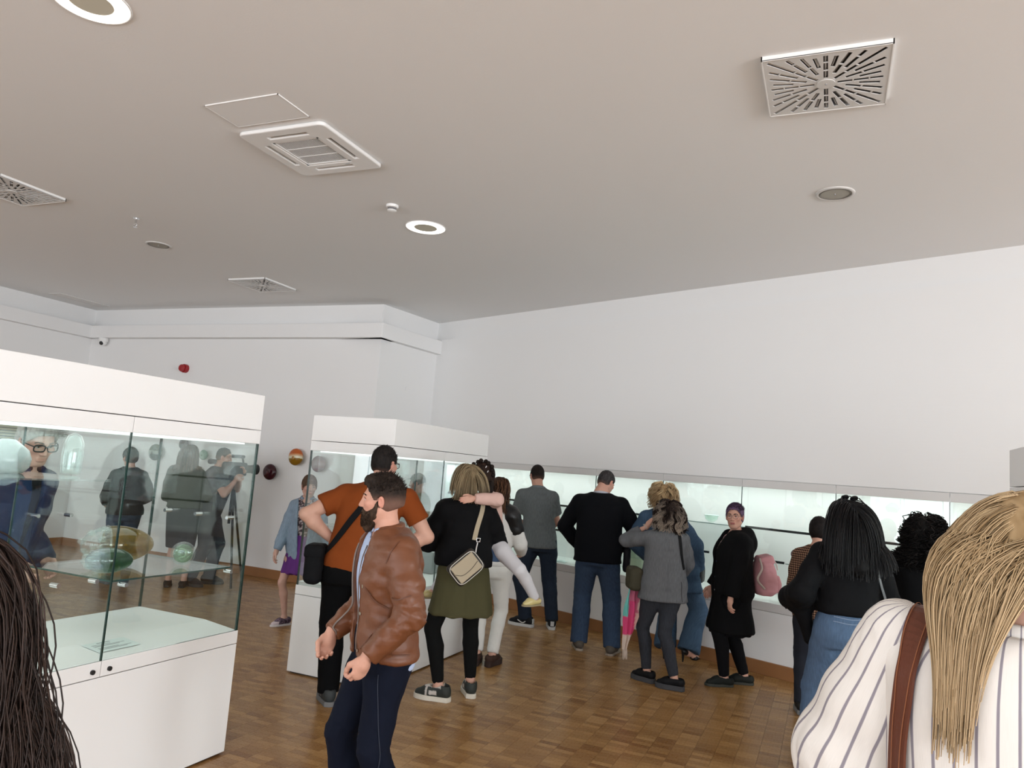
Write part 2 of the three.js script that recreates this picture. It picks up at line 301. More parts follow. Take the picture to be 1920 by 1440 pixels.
{ // cassette air conditioner
  const o = thing('air_conditioner', 'white ceiling cassette air conditioner with slatted grille', 'air conditioner', [-3.395, CEIL, -3.995]);
  const h = 0.345;
  const fr = new THREE.Shape(); const r = 0.04; fr.moveTo(-h + r, -h).lineTo(h - r, -h).quadraticCurveTo(h, -h, h, -h + r).lineTo(h, h - r).quadraticCurveTo(h, h, h - r, h).lineTo(-h + r, h).quadraticCurveTo(-h, h, -h, h - r).lineTo(-h, -h + r).quadraticCurveTo(-h, -h, -h + r, -h);
  const rect = (x0, x1, y0, y1) => new THREE.Path([[x0, y0], [x1, y0], [x1, y1], [x0, y1]].map((p) => new THREE.Vector2(...p)));
  const slots = [[-0.17, 0.17, -0.285, -0.235], [-0.17, 0.17, 0.235, 0.285], [-0.285, -0.235, -0.17, 0.17], [0.235, 0.285, -0.17, 0.17]];
  for (const s of slots) fr.holes.push(rect(...s)); fr.holes.push(rect(-0.2, 0.2, -0.2, 0.2));
  mesh('panel', new THREE.ExtrudeGeometry(fr, { depth: 0.008, bevelEnabled: true, bevelThickness: 0.01, bevelSize: 0.01, bevelSegments: 3 }).rotateX(Math.PI / 2).translate(0, -0.011, 0), M.white, o);
  mesh('housing', duct(0.294, 0.294, 0.28), M.galvanised, o);
  for (const [x0, x1, z0, z1] of slots) { const cx = (x0 + x1) / 2, cz = (z0 + z1) / 2, alongX = x1 - x0 > 0.1; for (const e of [0.006]) { const f = mesh('louvre', alongX ? new THREE.BoxGeometry(0.33, 0.002, 0.016) : new THREE.BoxGeometry(0.016, 0.002, 0.33), M.offwhite, o); f.position.set(cx + (alongX ? 0 : e), -0.016, cz + (alongX ? e : 0)); if (alongX) f.rotation.x = 0.9 * Math.sign(cz); else f.rotation.z = -0.9 * Math.sign(cx); } }
  const gr = mesh('grille', merge([box(-0.2, 0.2, -0.025, -0.012, -0.2, -0.175), box(-0.2, 0.2, -0.025, -0.012, 0.175, 0.2), box(-0.2, -0.175, -0.025, -0.012, -0.2, 0.2), box(0.175, 0.2, -0.025, -0.012, -0.2, 0.2), box(-0.18, 0.18, -0.0225, -0.0165, -0.064, -0.056), box(-0.18, 0.18, -0.0225, -0.0165, 0.056, 0.064)]), M.white, o);
  const sl = []; for (let k = 0; k < 27; k++) { const x = -0.17 + k * 0.34 / 26; sl.push(box(x - 0.0026, x + 0.0026, -0.021, -0.0185, -0.178, 0.178)); }
  mesh('grille_slats', merge(sl), M.white, gr).userData.kind = 'stuff';
  mesh('badge', box(0.12, 0.16, -0.031, -0.029, -0.225, -0.218), M.frame, o);
}
{ // service hatch
  const o = thing('service_hatch', 'flush white access hatch in the ceiling beside the air conditioner', 'hatch', [-3.39, CEIL, -3.43]);
  mesh('hatch_door', rbox(-0.284, 0.284, -0.006, -0.001, -0.141, 0.141, 0.001), M.ceiling, o);
  mesh('hatch_frame', merge([box(-0.292, 0.292, -0.007, 0, -0.149, -0.144), box(-0.292, 0.292, -0.007, 0, 0.144, 0.149), box(-0.292, -0.287, -0.007, 0, -0.149, 0.149), box(0.287, 0.292, -0.007, 0, -0.149, 0.149)]), M.whiteMatt, o);
}
{ // smoke detector
  const o = thing('smoke_detector', 'white domed smoke detector under the ceiling', 'smoke detector', [-3.438, CEIL, -5.107]);
  const P = (a) => new THREE.LatheGeometry(a.map((p) => new THREE.Vector2(...p)), 32);
  mesh('base', P([[0.052, 0], [0.052, -0.018], [0.046, -0.024], [0.0001, -0.024]]), M.white, o);
  mesh('sensor_ring', P([[0.036, -0.024], [0.034, -0.042], [0.0001, -0.042]]), mat('sensor', [0.18, 0.17, 0.17], 0.6), o);
  mesh('cap', P([[0.04, -0.042], [0.037, -0.05], [0.02, -0.056], [0.0001, -0.057]]), M.white, o);
}
{ // sprinkler
  const o = thing('sprinkler_head', 'small chrome sprinkler head hanging from the ceiling', 'sprinkler', [-6.193, CEIL, -4.902]);
  mesh('escutcheon', at(new THREE.CylinderGeometry(0.028, 0.03, 0.006, 24), 0, -0.003, 0), M.chrome, o);
  mesh('stem', at(new THREE.CylinderGeometry(0.009, 0.011, 0.05, 12), 0, -0.03, 0), M.chrome, o);
  for (const s of [-1, 1]) mesh('frame_arm', tube([[s * 0.008, -0.05, 0], [s * 0.02, -0.066, 0], [s * 0.004, -0.088, 0]], 0.003, 10, 6), M.chrome, o);
  mesh('deflector', at(new THREE.CylinderGeometry(0.02, 0.02, 0.003, 20), 0, -0.09, 0), M.chrome, o);
}
{ // slot vent near the left wall
  const o = thing('slot_vent', 'long narrow grey slot vent in the ceiling by the left wall', 'air vent', [-10.82, CEIL, -7.78]);
  mesh('vent_frame', merge([box(-0.13, -0.1, -0.008, 0, -0.42, 0.42), box(0.1, 0.13, -0.008, 0, -0.42, 0.42), box(-0.1, 0.1, -0.008, 0, -0.42, -0.4), box(-0.1, 0.1, -0.008, 0, 0.4, 0.42)]), M.offwhite, o);
  mesh('vent_duct', duct(0.097, 0.397, 0.3), M.galvanised, o);
  for (let k = 0; k < 5; k++) { const b = mesh('slat', new THREE.BoxGeometry(0.016, 0.002, 0.8), M.offwhite, o); b.position.set(-0.08 + k * 0.04, -0.006, 0); b.rotation.z = 0.6; }
}
{ // security camera
  const o = thing('security_camera', 'small white dome security camera below the bulkhead strip', 'security camera', [-10.92, 3.363, BACK_Z + 0.075]);
  mesh('housing', at(new THREE.CylinderGeometry(0.07, 0.075, 0.06, 32), 0, -0.03, 0), M.white, o);
  mesh('eye_ball', at(new THREE.SphereGeometry(0.058, 24, 16), 0, -0.07, 0.005), M.white, o);
  mesh('lens', at(new THREE.SphereGeometry(0.034, 20, 14), 0.012, -0.085, 0.036), M.black, o);
}
{ // red sounder
  const o = thing('alarm_sounder', 'red round fire alarm sounder on the back wall', 'alarm', [-9.12, 2.90, BACK_Z]);
  const red = mat('red', [0.33, 0.008, 0.012], 0.35);
  const P = (a) => new THREE.LatheGeometry(a.map((p) => new THREE.Vector2(...p)), 32).rotateX(Math.PI / 2);
  mesh('base', P([[0.0001, 0.06], [0.06, 0.06], [0.066, 0.05], [0.066, 0.0]]), red, o);
  mesh('horn', P([[0.0001, 0.09], [0.03, 0.095], [0.05, 0.1], [0.055, 0.09], [0.05, 0.06]]), red, o);
}
// ---------------------------------------------------------------- smooth solid modelling: fields of tapered capsules, ellipsoids and lofts, meshed by surface nets
const smin = (a, b, k) => { if (k <= 0) return Math.min(a, b); const h = Math.max(k - Math.abs(a - b), 0) / k; return Math.min(a, b) - h * h * k * 0.25; };
const smax = (a, b, k) => -smin(-a, -b, k);
class Field {
  constructor() { this.prims = []; }
  add(f, lo, hi, k, op) { this.prims.push({ f, lo, hi, k, op }); return this; }
  rc(a, b, ra, rb, k = 0.02, op = 'u') {
    const [ax, ay, az] = a.isVector3 ? [a.x, a.y, a.z] : a, [bx, by, bz] = b.isVector3 ? [b.x, b.y, b.z] : b;
    const dx = bx - ax, dy = by - ay, dz = bz - az, dd = dx * dx + dy * dy + dz * dz || 1e-9, r = Math.max(ra, rb);
    return this.add((x, y, z) => { const px = x - ax, py = y - ay, pz = z - az; let h = (px * dx + py * dy + pz * dz) / dd; h = h < 0 ? 0 : h > 1 ? 1 : h; const qx = px - dx * h, qy = py - dy * h, qz = pz - dz * h; return Math.sqrt(qx * qx + qy * qy + qz * qz) - ra - (rb - ra) * h; },
      [Math.min(ax, bx) - r, Math.min(ay, by) - r, Math.min(az, bz) - r], [Math.max(ax, bx) + r, Math.max(ay, by) + r, Math.max(az, bz) + r], k, op);
  }
  chain(pts, rs, k = 0.02, op = 'u') { for (let i = 0; i + 1 < pts.length; i++) this.rc(pts[i], pts[i + 1], rs[i], rs[i + 1], k, op); return this; }
  ell(c, r, k = 0.02, op = 'u', eul) {
    const [cx, cy, cz] = c.isVector3 ? [c.x, c.y, c.z] : c, [rx, ry, rz] = r; let e = null, R0 = r;
    if (eul) { e = new THREE.Matrix4().makeRotationFromEuler(new THREE.Euler(...eul)).transpose().elements; const m = Math.max(rx, ry, rz); R0 = [m, m, m]; }
    const mn = Math.min(rx, ry, rz);
    return this.add((x, y, z) => { let px = x - cx, py = y - cy, pz = z - cz; if (e) { const qx = e[0] * px + e[4] * py + e[8] * pz, qy = e[1] * px + e[5] * py + e[9] * pz, qz = e[2] * px + e[6] * py + e[10] * pz; px = qx; py = qy; pz = qz; }
      const l = Math.sqrt(px * px + py * py + pz * pz); const ax = px / rx, ay = py / ry, az = pz / rz, rho = Math.sqrt(ax * ax + ay * ay + az * az); return rho < 1e-5 ? -mn : rho < 1 ? Math.max(l * (1 - 1 / rho), -mn) : l * (1 - 1 / rho); },
      [cx - R0[0], cy - R0[1], cz - R0[2]], [cx + R0[0], cy + R0[1], cz + R0[2]], k, op);
  }
  loft(secs, k = 0.02, n = 2.2, op = 'u') {                            // secs: [y, cx, cz, a, b, turn]
    secs = [...secs].sort((p, q) => p[0] - q[0]); const N = secs.length, y0 = secs[0][0], y1 = secs[N - 1][0];
    const cr = (a, b, c, d, t) => 0.5 * (2 * b + (c - a) * t + (2 * a - 5 * b + 4 * c - d) * t * t + (3 * b - a - 3 * c + d) * t * t * t);
    let m = 0; for (const q of secs) m = Math.max(m, Math.abs(q[1]) + q[3], Math.abs(q[2]) + q[4], Math.abs(q[1]) + q[4], Math.abs(q[2]) + q[3]);
    const T = 96, tab = []; let i = 0;
    for (let j = 0; j <= T; j++) { const y = lerp(y0, y1, j / T); while (i < N - 2 && y > secs[i + 1][0]) i++; const t = (y - secs[i][0]) / (secs[i + 1][0] - secs[i][0]); const A = secs[Math.max(i - 1, 0)], B = secs[i], C = secs[i + 1], D = secs[Math.min(i + 2, N - 1)];
      tab.push([1, 2, 3, 4, 5].map((c) => cr(A[c] ?? 0, B[c] ?? 0, C[c] ?? 0, D[c] ?? 0, t))); }
    return this.add((x, y, z) => { const u = clamp((y - y0) / (y1 - y0), 0, 1) * T, j = Math.min(T - 1, u | 0), w = u - j, P = tab[j], Q = tab[j + 1];
      let px = x - P[0] - (Q[0] - P[0]) * w, pz = z - P[1] - (Q[1] - P[1]) * w; const a = P[2] + (Q[2] - P[2]) * w, b = P[3] + (Q[3] - P[3]) * w, tn = P[4] + (Q[4] - P[4]) * w;
      if (tn) { const c = Math.cos(tn), s = Math.sin(tn), t = px * c - pz * s; pz = px * s + pz * c; px = t; }
      const l = Math.hypot(px, pz), rho = n === 2 ? Math.hypot(px / a, pz / b) : Math.pow(Math.pow(Math.abs(px / a), n) + Math.pow(Math.abs(pz / b), n), 1 / n);
      const d = rho < 1e-4 ? -Math.min(a, b) : Math.max(l * (1 - 1 / rho), -Math.min(a, b)); return smax(d, Math.max(y0 - y, y - y1), 0.02); },
      [-m, y0, -m], [m, y1, m], k, op);
  }
  endCut(e, dir, r = 0.16, k = 0.006) { const d = dir.clone().normalize(); return this.add((x, y, z) => { const px = x - e.x, py = y - e.y, pz = z - e.z; return Math.max(-(px * d.x + py * d.y + pz * d.z), Math.hypot(px, py, pz) - r); }, [e.x - r, e.y - r, e.z - r], [e.x + r, e.y + r, e.z + r], k, 's'); }
  half(nx, ny, nz_, d, k = 0.008) { return this.add((x, y, z) => nx * x + ny * y + nz_ * z - d, null, null, k, 'i'); }
  eval(x, y, z) {
    let d = 1e3;
    for (const p of this.prims) { const v = p.f(x, y, z); d = p.op === 'u' ? smin(d, v, p.k) : p.op === 's' ? smax(d, -v, p.k) : smax(d, v, p.k); }
    return d;
  }
  grad(p) { const e = 0.004, g = V3(this.eval(p.x + e, p.y, p.z) - this.eval(p.x - e, p.y, p.z), this.eval(p.x, p.y + e, p.z) - this.eval(p.x, p.y - e, p.z), this.eval(p.x, p.y, p.z + e) - this.eval(p.x, p.y, p.z - e)); return g.normalize(); }
  project(p, off = 0) { const q = p.clone(); for (let i = 0; i < 10; i++) { const d = this.eval(q.x, q.y, q.z) - off; if (Math.abs(d) < 0.0006) break; q.addScaledVector(this.grad(q), -clamp(d, -0.05, 0.05)); } return q; }
  bounds() { const lo = [1e9, 1e9, 1e9], hi = [-1e9, -1e9, -1e9]; for (const p of this.prims) if (p.op === 'u') for (let i = 0; i < 3; i++) { lo[i] = Math.min(lo[i], p.lo[i]); hi[i] = Math.max(hi[i], p.hi[i]); } return [lo, hi]; }
  mesh(cell, opt = {}) {
    let [lo, hi] = this.bounds(); if (opt.lo) lo = lo.map((v, i) => Math.max(v, opt.lo[i])); if (opt.hi) hi = hi.map((v, i) => Math.min(v, opt.hi[i]));
    lo = lo.map((v) => v - 2.6 * cell); hi = hi.map((v) => v + 2.6 * cell);
    const n = [0, 1, 2].map((i) => Math.max(4, Math.ceil((hi[i] - lo[i]) / cell) + 1)), [nx, ny, nz_] = n, F = new Float32Array(nx * ny * nz_).fill(1e3);
    for (const p of this.prims) {
      const mg = Math.max(0.05, p.k * 1.2 + 3 * cell), i0 = [0, 0, 0], i1 = [nx - 1, ny - 1, nz_ - 1];
      if (p.lo) for (let a = 0; a < 3; a++) { i0[a] = Math.max(0, Math.floor((p.lo[a] - mg - lo[a]) / cell)); i1[a] = Math.min(n[a] - 1, Math.ceil((p.hi[a] + mg - lo[a]) / cell)); }
      for (let k = i0[2]; k <= i1[2]; k++) { const z = lo[2] + k * cell; for (let j = i0[1]; j <= i1[1]; j++) { const y = lo[1] + j * cell; let q = (k * ny + j) * nx + i0[0]; for (let i = i0[0]; i <= i1[0]; i++, q++) { const v = p.f(lo[0] + i * cell, y, z), d = F[q]; F[q] = p.op === 'u' ? smin(d, v, p.k) : p.op === 's' ? smax(d, -v, p.k) : smax(d, v, p.k); } } }
    }
    const id = new Int32Array(nx * ny * nz_).fill(-1), pos = [], idx = [];
    const E = [[0, 1], [2, 3], [4, 5], [6, 7], [0, 2], [1, 3], [4, 6], [5, 7], [0, 4], [1, 5], [2, 6], [3, 7]];
    const off = [0, 1, nx, nx + 1, nx * ny, nx * ny + 1, nx * ny + nx, nx * ny + nx + 1], c = new Float32Array(8);
    for (let k = 0; k < nz_ - 1; k++) for (let j = 0; j < ny - 1; j++) for (let i = 0; i < nx - 1; i++) {
      const b = (k * ny + j) * nx + i; let s = 0; for (let q = 0; q < 8; q++) { c[q] = F[b + off[q]]; if (c[q] < 0) s++; }
      if (s === 0 || s === 8) continue;
      let x = 0, y = 0, z = 0, m = 0;
      for (const [p, q] of E) { if ((c[p] < 0) === (c[q] < 0)) continue; const t = c[p] / (c[p] - c[q]); x += (p & 1) + ((q & 1) - (p & 1)) * t; y += ((p >> 1) & 1) + (((q >> 1) & 1) - ((p >> 1) & 1)) * t; z += (p >> 2) + ((q >> 2) - (p >> 2)) * t; m++; }
      id[b] = pos.length / 3; pos.push(lo[0] + (i + x / m) * cell, lo[1] + (j + y / m) * cell, lo[2] + (k + z / m) * cell);
    }
    const sx = 1, sy = nx, sz = nx * ny, quad = (a, b2, c2, d, flip) => { if (a < 0 || b2 < 0 || c2 < 0 || d < 0) return; flip ? idx.push(a, c2, b2, a, d, c2) : idx.push(a, b2, c2, a, c2, d); };
    for (let k = 1; k < nz_ - 1; k++) for (let j = 1; j < ny - 1; j++) for (let i = 1; i < nx - 1; i++) {
      const b = (k * ny + j) * nx + i, s = F[b] < 0;
      if (s !== F[b + sx] < 0) quad(id[b], id[b - sy], id[b - sy - sz], id[b - sz], s);
      if (s !== F[b + sy] < 0) quad(id[b], id[b - sz], id[b - sz - sx], id[b - sx], s);
      if (s !== F[b + sz] < 0) quad(id[b], id[b - sx], id[b - sx - sy], id[b - sy], s);
    }
    const g = new THREE.BufferGeometry(); g.setAttribute('position', new THREE.Float32BufferAttribute(pos, 3)); g.setIndex(idx); g.computeVertexNormals();
    if (opt.move) { const P = g.attributes.position, N = g.attributes.normal; for (let i = 0; i < P.count; i++) { const d = opt.move(P.getX(i), P.getY(i), P.getZ(i), N.getX(i), N.getY(i), N.getZ(i)); P.setXYZ(i, P.getX(i) + N.getX(i) * d, P.getY(i) + N.getY(i) * d, P.getZ(i) + N.getZ(i) * d); } g.computeVertexNormals(); }
    if (opt.color) paint(g, opt.color);
    if (opt.uv) { const P = g.attributes.position, u = new Float32Array(P.count * 2); for (let i = 0; i < P.count; i++) { const t = opt.uv(P.getX(i), P.getY(i), P.getZ(i)); u[2 * i] = t[0]; u[2 * i + 1] = t[1]; } g.setAttribute('uv', new THREE.BufferAttribute(u, 2)); }
    return g;
  }
}
function paint(g, fn) { const P = g.attributes.position, N = g.attributes.normal, a = new Float32Array(P.count * 3); for (let i = 0; i < P.count; i++) { const c = fn(P.getX(i), P.getY(i), P.getZ(i), N.getX(i), N.getY(i), N.getZ(i)); a[3 * i] = c[0]; a[3 * i + 1] = c[1]; a[3 * i + 2] = c[2]; } g.setAttribute('color', new THREE.BufferAttribute(a, 3)); return g; }
function joinIndexed(list) {                                           // merge indexed geometries with position, normal and colour
  let nv = 0, ni = 0; for (const g of list) { nv += g.attributes.position.count; ni += g.index.count; }
  const P = new Float32Array(nv * 3), N = new Float32Array(nv * 3), C = new Float32Array(nv * 3), I = new Uint32Array(ni); let v = 0, q = 0;
  for (const g of list) { P.set(g.attributes.position.array, v * 3); N.set(g.attributes.normal.array, v * 3); if (g.attributes.color) C.set(g.attributes.color.array, v * 3); const ix = g.index.array; for (let i = 0; i < ix.length; i++) I[q + i] = ix[i] + v; v += g.attributes.position.count; q += ix.length; }
  const o = new THREE.BufferGeometry(); o.setAttribute('position', new THREE.BufferAttribute(P, 3)); o.setAttribute('normal', new THREE.BufferAttribute(N, 3)); o.setAttribute('color', new THREE.BufferAttribute(C, 3)); o.setIndex(new THREE.BufferAttribute(I, 1)); return o;
}
// thin strands (hair, cords): triangular tubes along point lists, one colour each
function strandGeo(paths, r0, r1, colors, sides = 3) {
  let nv = 0, ni = 0; for (const p of paths) { nv += p.length * sides; ni += (p.length - 1) * sides * 6; }
  const P = new Float32Array(nv * 3), C = new Float32Array(nv * 3), N = new Float32Array(nv * 3), I = new Uint32Array(ni); let v = 0, q = 0; const t = V3(), u = V3(), w = V3(), up = V3(0.13, 0.31, 0.94);
  paths.forEach((p, s) => { const c = colors[s], base = v, L = p.length;
    for (let i = 0; i < L; i++) { t.subVectors(p[Math.min(i + 1, L - 1)], p[Math.max(i - 1, 0)]).normalize(); u.crossVectors(t, up).normalize(); w.crossVectors(t, u); const f = i / (L - 1), r = lerp(r0, r1, f * f) * (i === 0 ? 0.6 : 1);
      for (let k = 0; k < sides; k++) { const a = k / sides * Math.PI * 2, x = Math.cos(a), y = Math.sin(a), nx = u.x * x + w.x * y, ny = u.y * x + w.y * y, nz_ = u.z * x + w.z * y; P.set([p[i].x + nx * r, p[i].y + ny * r, p[i].z + nz_ * r], v * 3); N.set([nx, ny, nz_], v * 3); C.set(Array.isArray(c[0]) ? [0, 1, 2].map((e) => lerp(c[0][e], c[1][e], f)) : c, v * 3); v++; } }
    for (let i = 0; i + 1 < L; i++) for (let k = 0; k < sides; k++) { const a = base + i * sides + k, b = base + i * sides + (k + 1) % sides; I.set([a, b, a + sides, b, b + sides, a + sides], q); q += 6; } });
  const g = new THREE.BufferGeometry(); g.setAttribute('position', new THREE.BufferAttribute(P, 3)); g.setAttribute('normal', new THREE.BufferAttribute(N, 3)); g.setAttribute('color', new THREE.BufferAttribute(C, 3)); g.setIndex(new THREE.BufferAttribute(I, 1)); return g;
}
// a band that lies on a field's surface along guide points
function bandGeo(field, pts, width, thick, off = 0.002, seg = 40, onSurface = true) {
  const curve = new THREE.CatmullRomCurve3(pts.map((p) => p.isVector3 ? p : V3(...p)), false, 'centripetal'), C = [], Nn = [];
  for (let i = 0; i <= seg; i++) { const p = curve.getPoint(i / seg); const q = field && onSurface ? field.project(p, off) : p; C.push(q); Nn.push(field ? field.grad(q) : V3(0, 0, 1)); }
  for (let it = 0; it < 3; it++) for (let i = 1; i < seg; i++) { C[i].lerp(C[i - 1].clone().add(C[i + 1]).multiplyScalar(0.5), 0.4); Nn[i].add(Nn[i - 1]).add(Nn[i + 1]).normalize(); }
  const pos = [], uv = [], idx = []; let len = 0;
  for (let i = 0; i <= seg; i++) { const t = C[Math.min(i + 1, seg)].clone().sub(C[Math.max(i - 1, 0)]).normalize(), b = t.clone().cross(Nn[i]).normalize(), n = b.clone().cross(t).normalize(); if (i) len += C[i].distanceTo(C[i - 1]);
    for (const [s, h, u] of [[-1, 0, 0], [-1, 1, 0.02], [1, 1, 0.98], [1, 0, 1]]) { const q = C[i].clone().addScaledVector(b, s * width / 2 * (h ? 0.94 : 1)).addScaledVector(n, h * thick); pos.push(q.x, q.y, q.z); uv.push(u, len); } }
  for (let i = 0; i < seg; i++) for (let k = 0; k < 4; k++) { const a = 4 * i + k, b = 4 * i + (k + 1) % 4; idx.push(a, b, a + 4, b, b + 4, a + 4); }
  idx.push(0, 2, 1, 0, 3, 2, 4 * seg, 4 * seg + 1, 4 * seg + 2, 4 * seg, 4 * seg + 2, 4 * seg + 3);
  let g = new THREE.BufferGeometry(); g.setAttribute('position', new THREE.Float32BufferAttribute(pos, 3)); g.setAttribute('uv', new THREE.Float32BufferAttribute(uv, 2)); g.setIndex(idx); g = g.toNonIndexed(); g.computeVertexNormals(); return g;
}
// ---------------------------------------------------------------- people: posed skeleton, one continuous body, clothes, hair
function ik(a, t, l1, l2, pole) {
  const d = t.clone().sub(a); let L = d.length(); const max = (l1 + l2) * 0.998; const end = t.clone();
  if (L > max) { end.copy(a).addScaledVector(d, max / L); L = max; } L = Math.max(L, Math.abs(l1 - l2) + 0.01);
  const u = d.normalize(), ca = clamp((l1 * l1 + L * L - l2 * l2) / (2 * l1 * L), -1, 1), x = l1 * ca, y = l1 * Math.sqrt(1 - ca * ca);
  const p = pole.clone().addScaledVector(u, -pole.dot(u)).normalize();
  return [a.clone().addScaledVector(u, x).addScaledVector(p, y), end];
}
const TORSO = { m: [[0.455, 0.160, 0.112, 0], [0.50, 0.172, 0.122, -0.008], [0.545, 0.168, 0.118, 0], [0.60, 0.152, 0.108, 0.004], [0.66, 0.160, 0.115, 0.004], [0.72, 0.176, 0.122, 0], [0.77, 0.184, 0.116, -0.006], [0.80, 0.172, 0.10, -0.01], [0.825, 0.125, 0.082, -0.01], [0.85, 0.06, 0.06, -0.006]],
  f: [[0.455, 0.162, 0.115, 0], [0.50, 0.178, 0.124, -0.012], [0.545, 0.168, 0.115, -0.004], [0.60, 0.136, 0.098, 0.004], [0.66, 0.14, 0.104, 0.008], [0.72, 0.15, 0.12, 0.012], [0.77, 0.154, 0.105, 0], [0.80, 0.145, 0.09, -0.008], [0.825, 0.108, 0.074, -0.01], [0.85, 0.052, 0.054, -0.006]] };
const skinMat = mat('skin', [1, 1, 1], 0.55, { vertexColors: true, specularIntensity: 0.6 });
const hairMat = mat('hair', [1, 1, 1], 0.45, { vertexColors: true, specularIntensity: 0.5 });
const hairMatt = mat('hairMatt', [1, 1, 1], 0.7, { vertexColors: true, specularIntensity: 0.3 });
const cloth = {}; let mapIds = new Map(); const idOf = (t) => { if (!t || !t.isTexture) return 0; if (!mapIds.has(t)) mapIds.set(t, mapIds.size + 1); return mapIds.get(t); };
function fabric(c, rough = 0.85, extra = {}) { const k = JSON.stringify([c, rough, extra.metalness, extra.vertexColors, idOf(extra.map), idOf(extra.bumpMap), extra.bumpScale]); return (cloth[k] ??= mat('cloth' + k, c, rough, { specularIntensity: rough > 0.5 ? 0.25 : 0.8, ...extra })); }
const SKIN = [0.56, 0.315, 0.235];

function headGeo(o, cell) {                                            // head in its own axes: origin mid-head, face towards +z, about 0.25 tall
  const f = new Field(), fem = o.female;
  f.ell([0, 0.03, -0.012], [0.076, 0.098, 0.096], 0.02);
  f.ell([0, -0.035, 0.022], [fem ? 0.058 : 0.062, 0.078, 0.07], 0.035);
  f.ell([0, -0.092, 0.052], [fem ? 0.022 : 0.028, 0.024, 0.026], 0.03);
  for (const s of [-1, 1]) { f.rc([s * 0.052, -0.055, -0.005], [s * 0.025, -0.098, 0.045], 0.016, 0.014, 0.03); f.ell([s * 0.042, -0.018, 0.062], [0.022, 0.018, 0.02], 0.02); }
  f.rc([-0.034, 0.026, 0.081], [0.034, 0.026, 0.081], 0.011, 0.011, 0.02);
  for (const s of [-1, 1]) f.ell([s * 0.031, 0.006, 0.101], [0.018, 0.013, 0.02], 0.012, 's');
  f.rc([0, 0.018, 0.088], [0, -0.027, 0.107], 0.008, 0.0115, 0.012);
  for (const s of [-1, 1]) f.ell([s * 0.0125, -0.031, 0.095], [0.008, 0.0075, 0.011], 0.006);
  f.rc([-0.019, -0.059, 0.085], [0.019, -0.059, 0.085], 0.006, 0.006, 0.008); f.rc([-0.016, -0.07, 0.086], [0.016, -0.07, 0.086], 0.0068, 0.0068, 0.006);
  f.rc([-0.02, -0.0645, 0.096], [0.02, -0.0645, 0.096], 0.0028, 0.0028, 0.003, 's');
  for (const s of [-1, 1]) { f.ell([s * 0.0805, -0.006, -0.008], [0.009, 0.031, 0.019], 0.006, 'u', [0.15, s * 0.45, -s * 0.12]); f.ell([s * 0.091, -0.004, -0.002], [0.008, 0.019, 0.010], 0.004, 's', [0.15, s * 0.45, 0]); }
  f.rc([0, -0.06, -0.028], [0, -0.16, -0.045], fem ? 0.05 : 0.057, fem ? 0.05 : 0.06, 0.03);
  const sk = o.skin ?? SKIN, lip = o.lip ?? (fem ? [sk[0] * 0.85, sk[1] * 0.58, sk[2] * 0.6] : [sk[0] * 0.86, sk[1] * 0.74, sk[2] * 0.74]);
  return f.mesh(cell, { color: (x, y, z) => { const l = (1 - sstep(0.017, 0.026, Math.abs(x))) * (1 - sstep(0.007, 0.012, Math.abs(y + 0.064))) * (z > 0.07 ? 1 : 0); const blush = Math.exp(-((Math.abs(x) - 0.045) ** 2 + (y + 0.025) ** 2) / 0.0008) * (z > 0 ? 0.12 : 0) + (Math.abs(x) > 0.076 && Math.abs(y) < 0.035 ? 0.15 : 0);
    const n = 1 + 0.05 * nz(x * 60, y * 60, z * 60); return [0, 1, 2].map((i) => lerp(sk[i] * n * (i ? 1 - blush : 1), lip[i], l)); } });
}
function handGeo(skin, cell, curl, spread, thumbIn) {                 // hand in its own axes: wrist at origin, fingers +y, palm +z, thumb +x
  const f = new Field();
  f.ell([0, 0.05, 0.0], [0.041, 0.054, 0.016], 0.012); f.rc([0, -0.02, 0], [0, 0.03, 0], 0.027, 0.03, 0.02); f.ell([0.025, 0.035, 0.01], [0.018, 0.03, 0.015], 0.012);
  const base = [[0.031, 0.089, 0.072], [0.0105, 0.095, 0.08], [-0.0105, 0.091, 0.074], [-0.030, 0.081, 0.058]];
  base.forEach(([x, y, L], i) => { let p = V3(x * 0.95, y - 0.012, 0), a = 0; const dx = (x * 1.6) * spread, pts = [p.clone()], seg = [L * 0.45, L * 0.32, L * 0.25]; const cu = curl * (0.85 + 0.08 * i);
    seg.forEach((l, k) => { a += cu * [0.95, 1.25, 0.8][k]; p = p.clone().add(V3(dx * l, Math.cos(a) * l, Math.sin(a) * l)); pts.push(p); }); f.chain(pts, [0.0098, 0.0092, 0.0085, 0.0072], 0.004); });
  const t0 = V3(0.03, 0.022, 0.008), t1 = V3(lerp(0.058, 0.045, thumbIn), 0.052, 0.014 + 0.014 * thumbIn), t2 = V3(lerp(0.074, 0.032, thumbIn), 0.082, 0.018 + 0.026 * thumbIn), t3 = V3(lerp(0.08, 0.02, thumbIn), 0.1, 0.02 + 0.032 * thumbIn);
  f.chain([t0, t1, t2, t3], [0.015, 0.0125, 0.011, 0.0085], 0.008);
  return f.mesh(cell, { color: (x, y, z) => { const n = 1 + 0.05 * nz(x * 90, y * 90, z * 90), tip = sstep(0.09, 0.15, y) * 0.12; return [skin[0] * n, skin[1] * n * (1 - tip), skin[2] * n * (1 - tip)]; } });
}
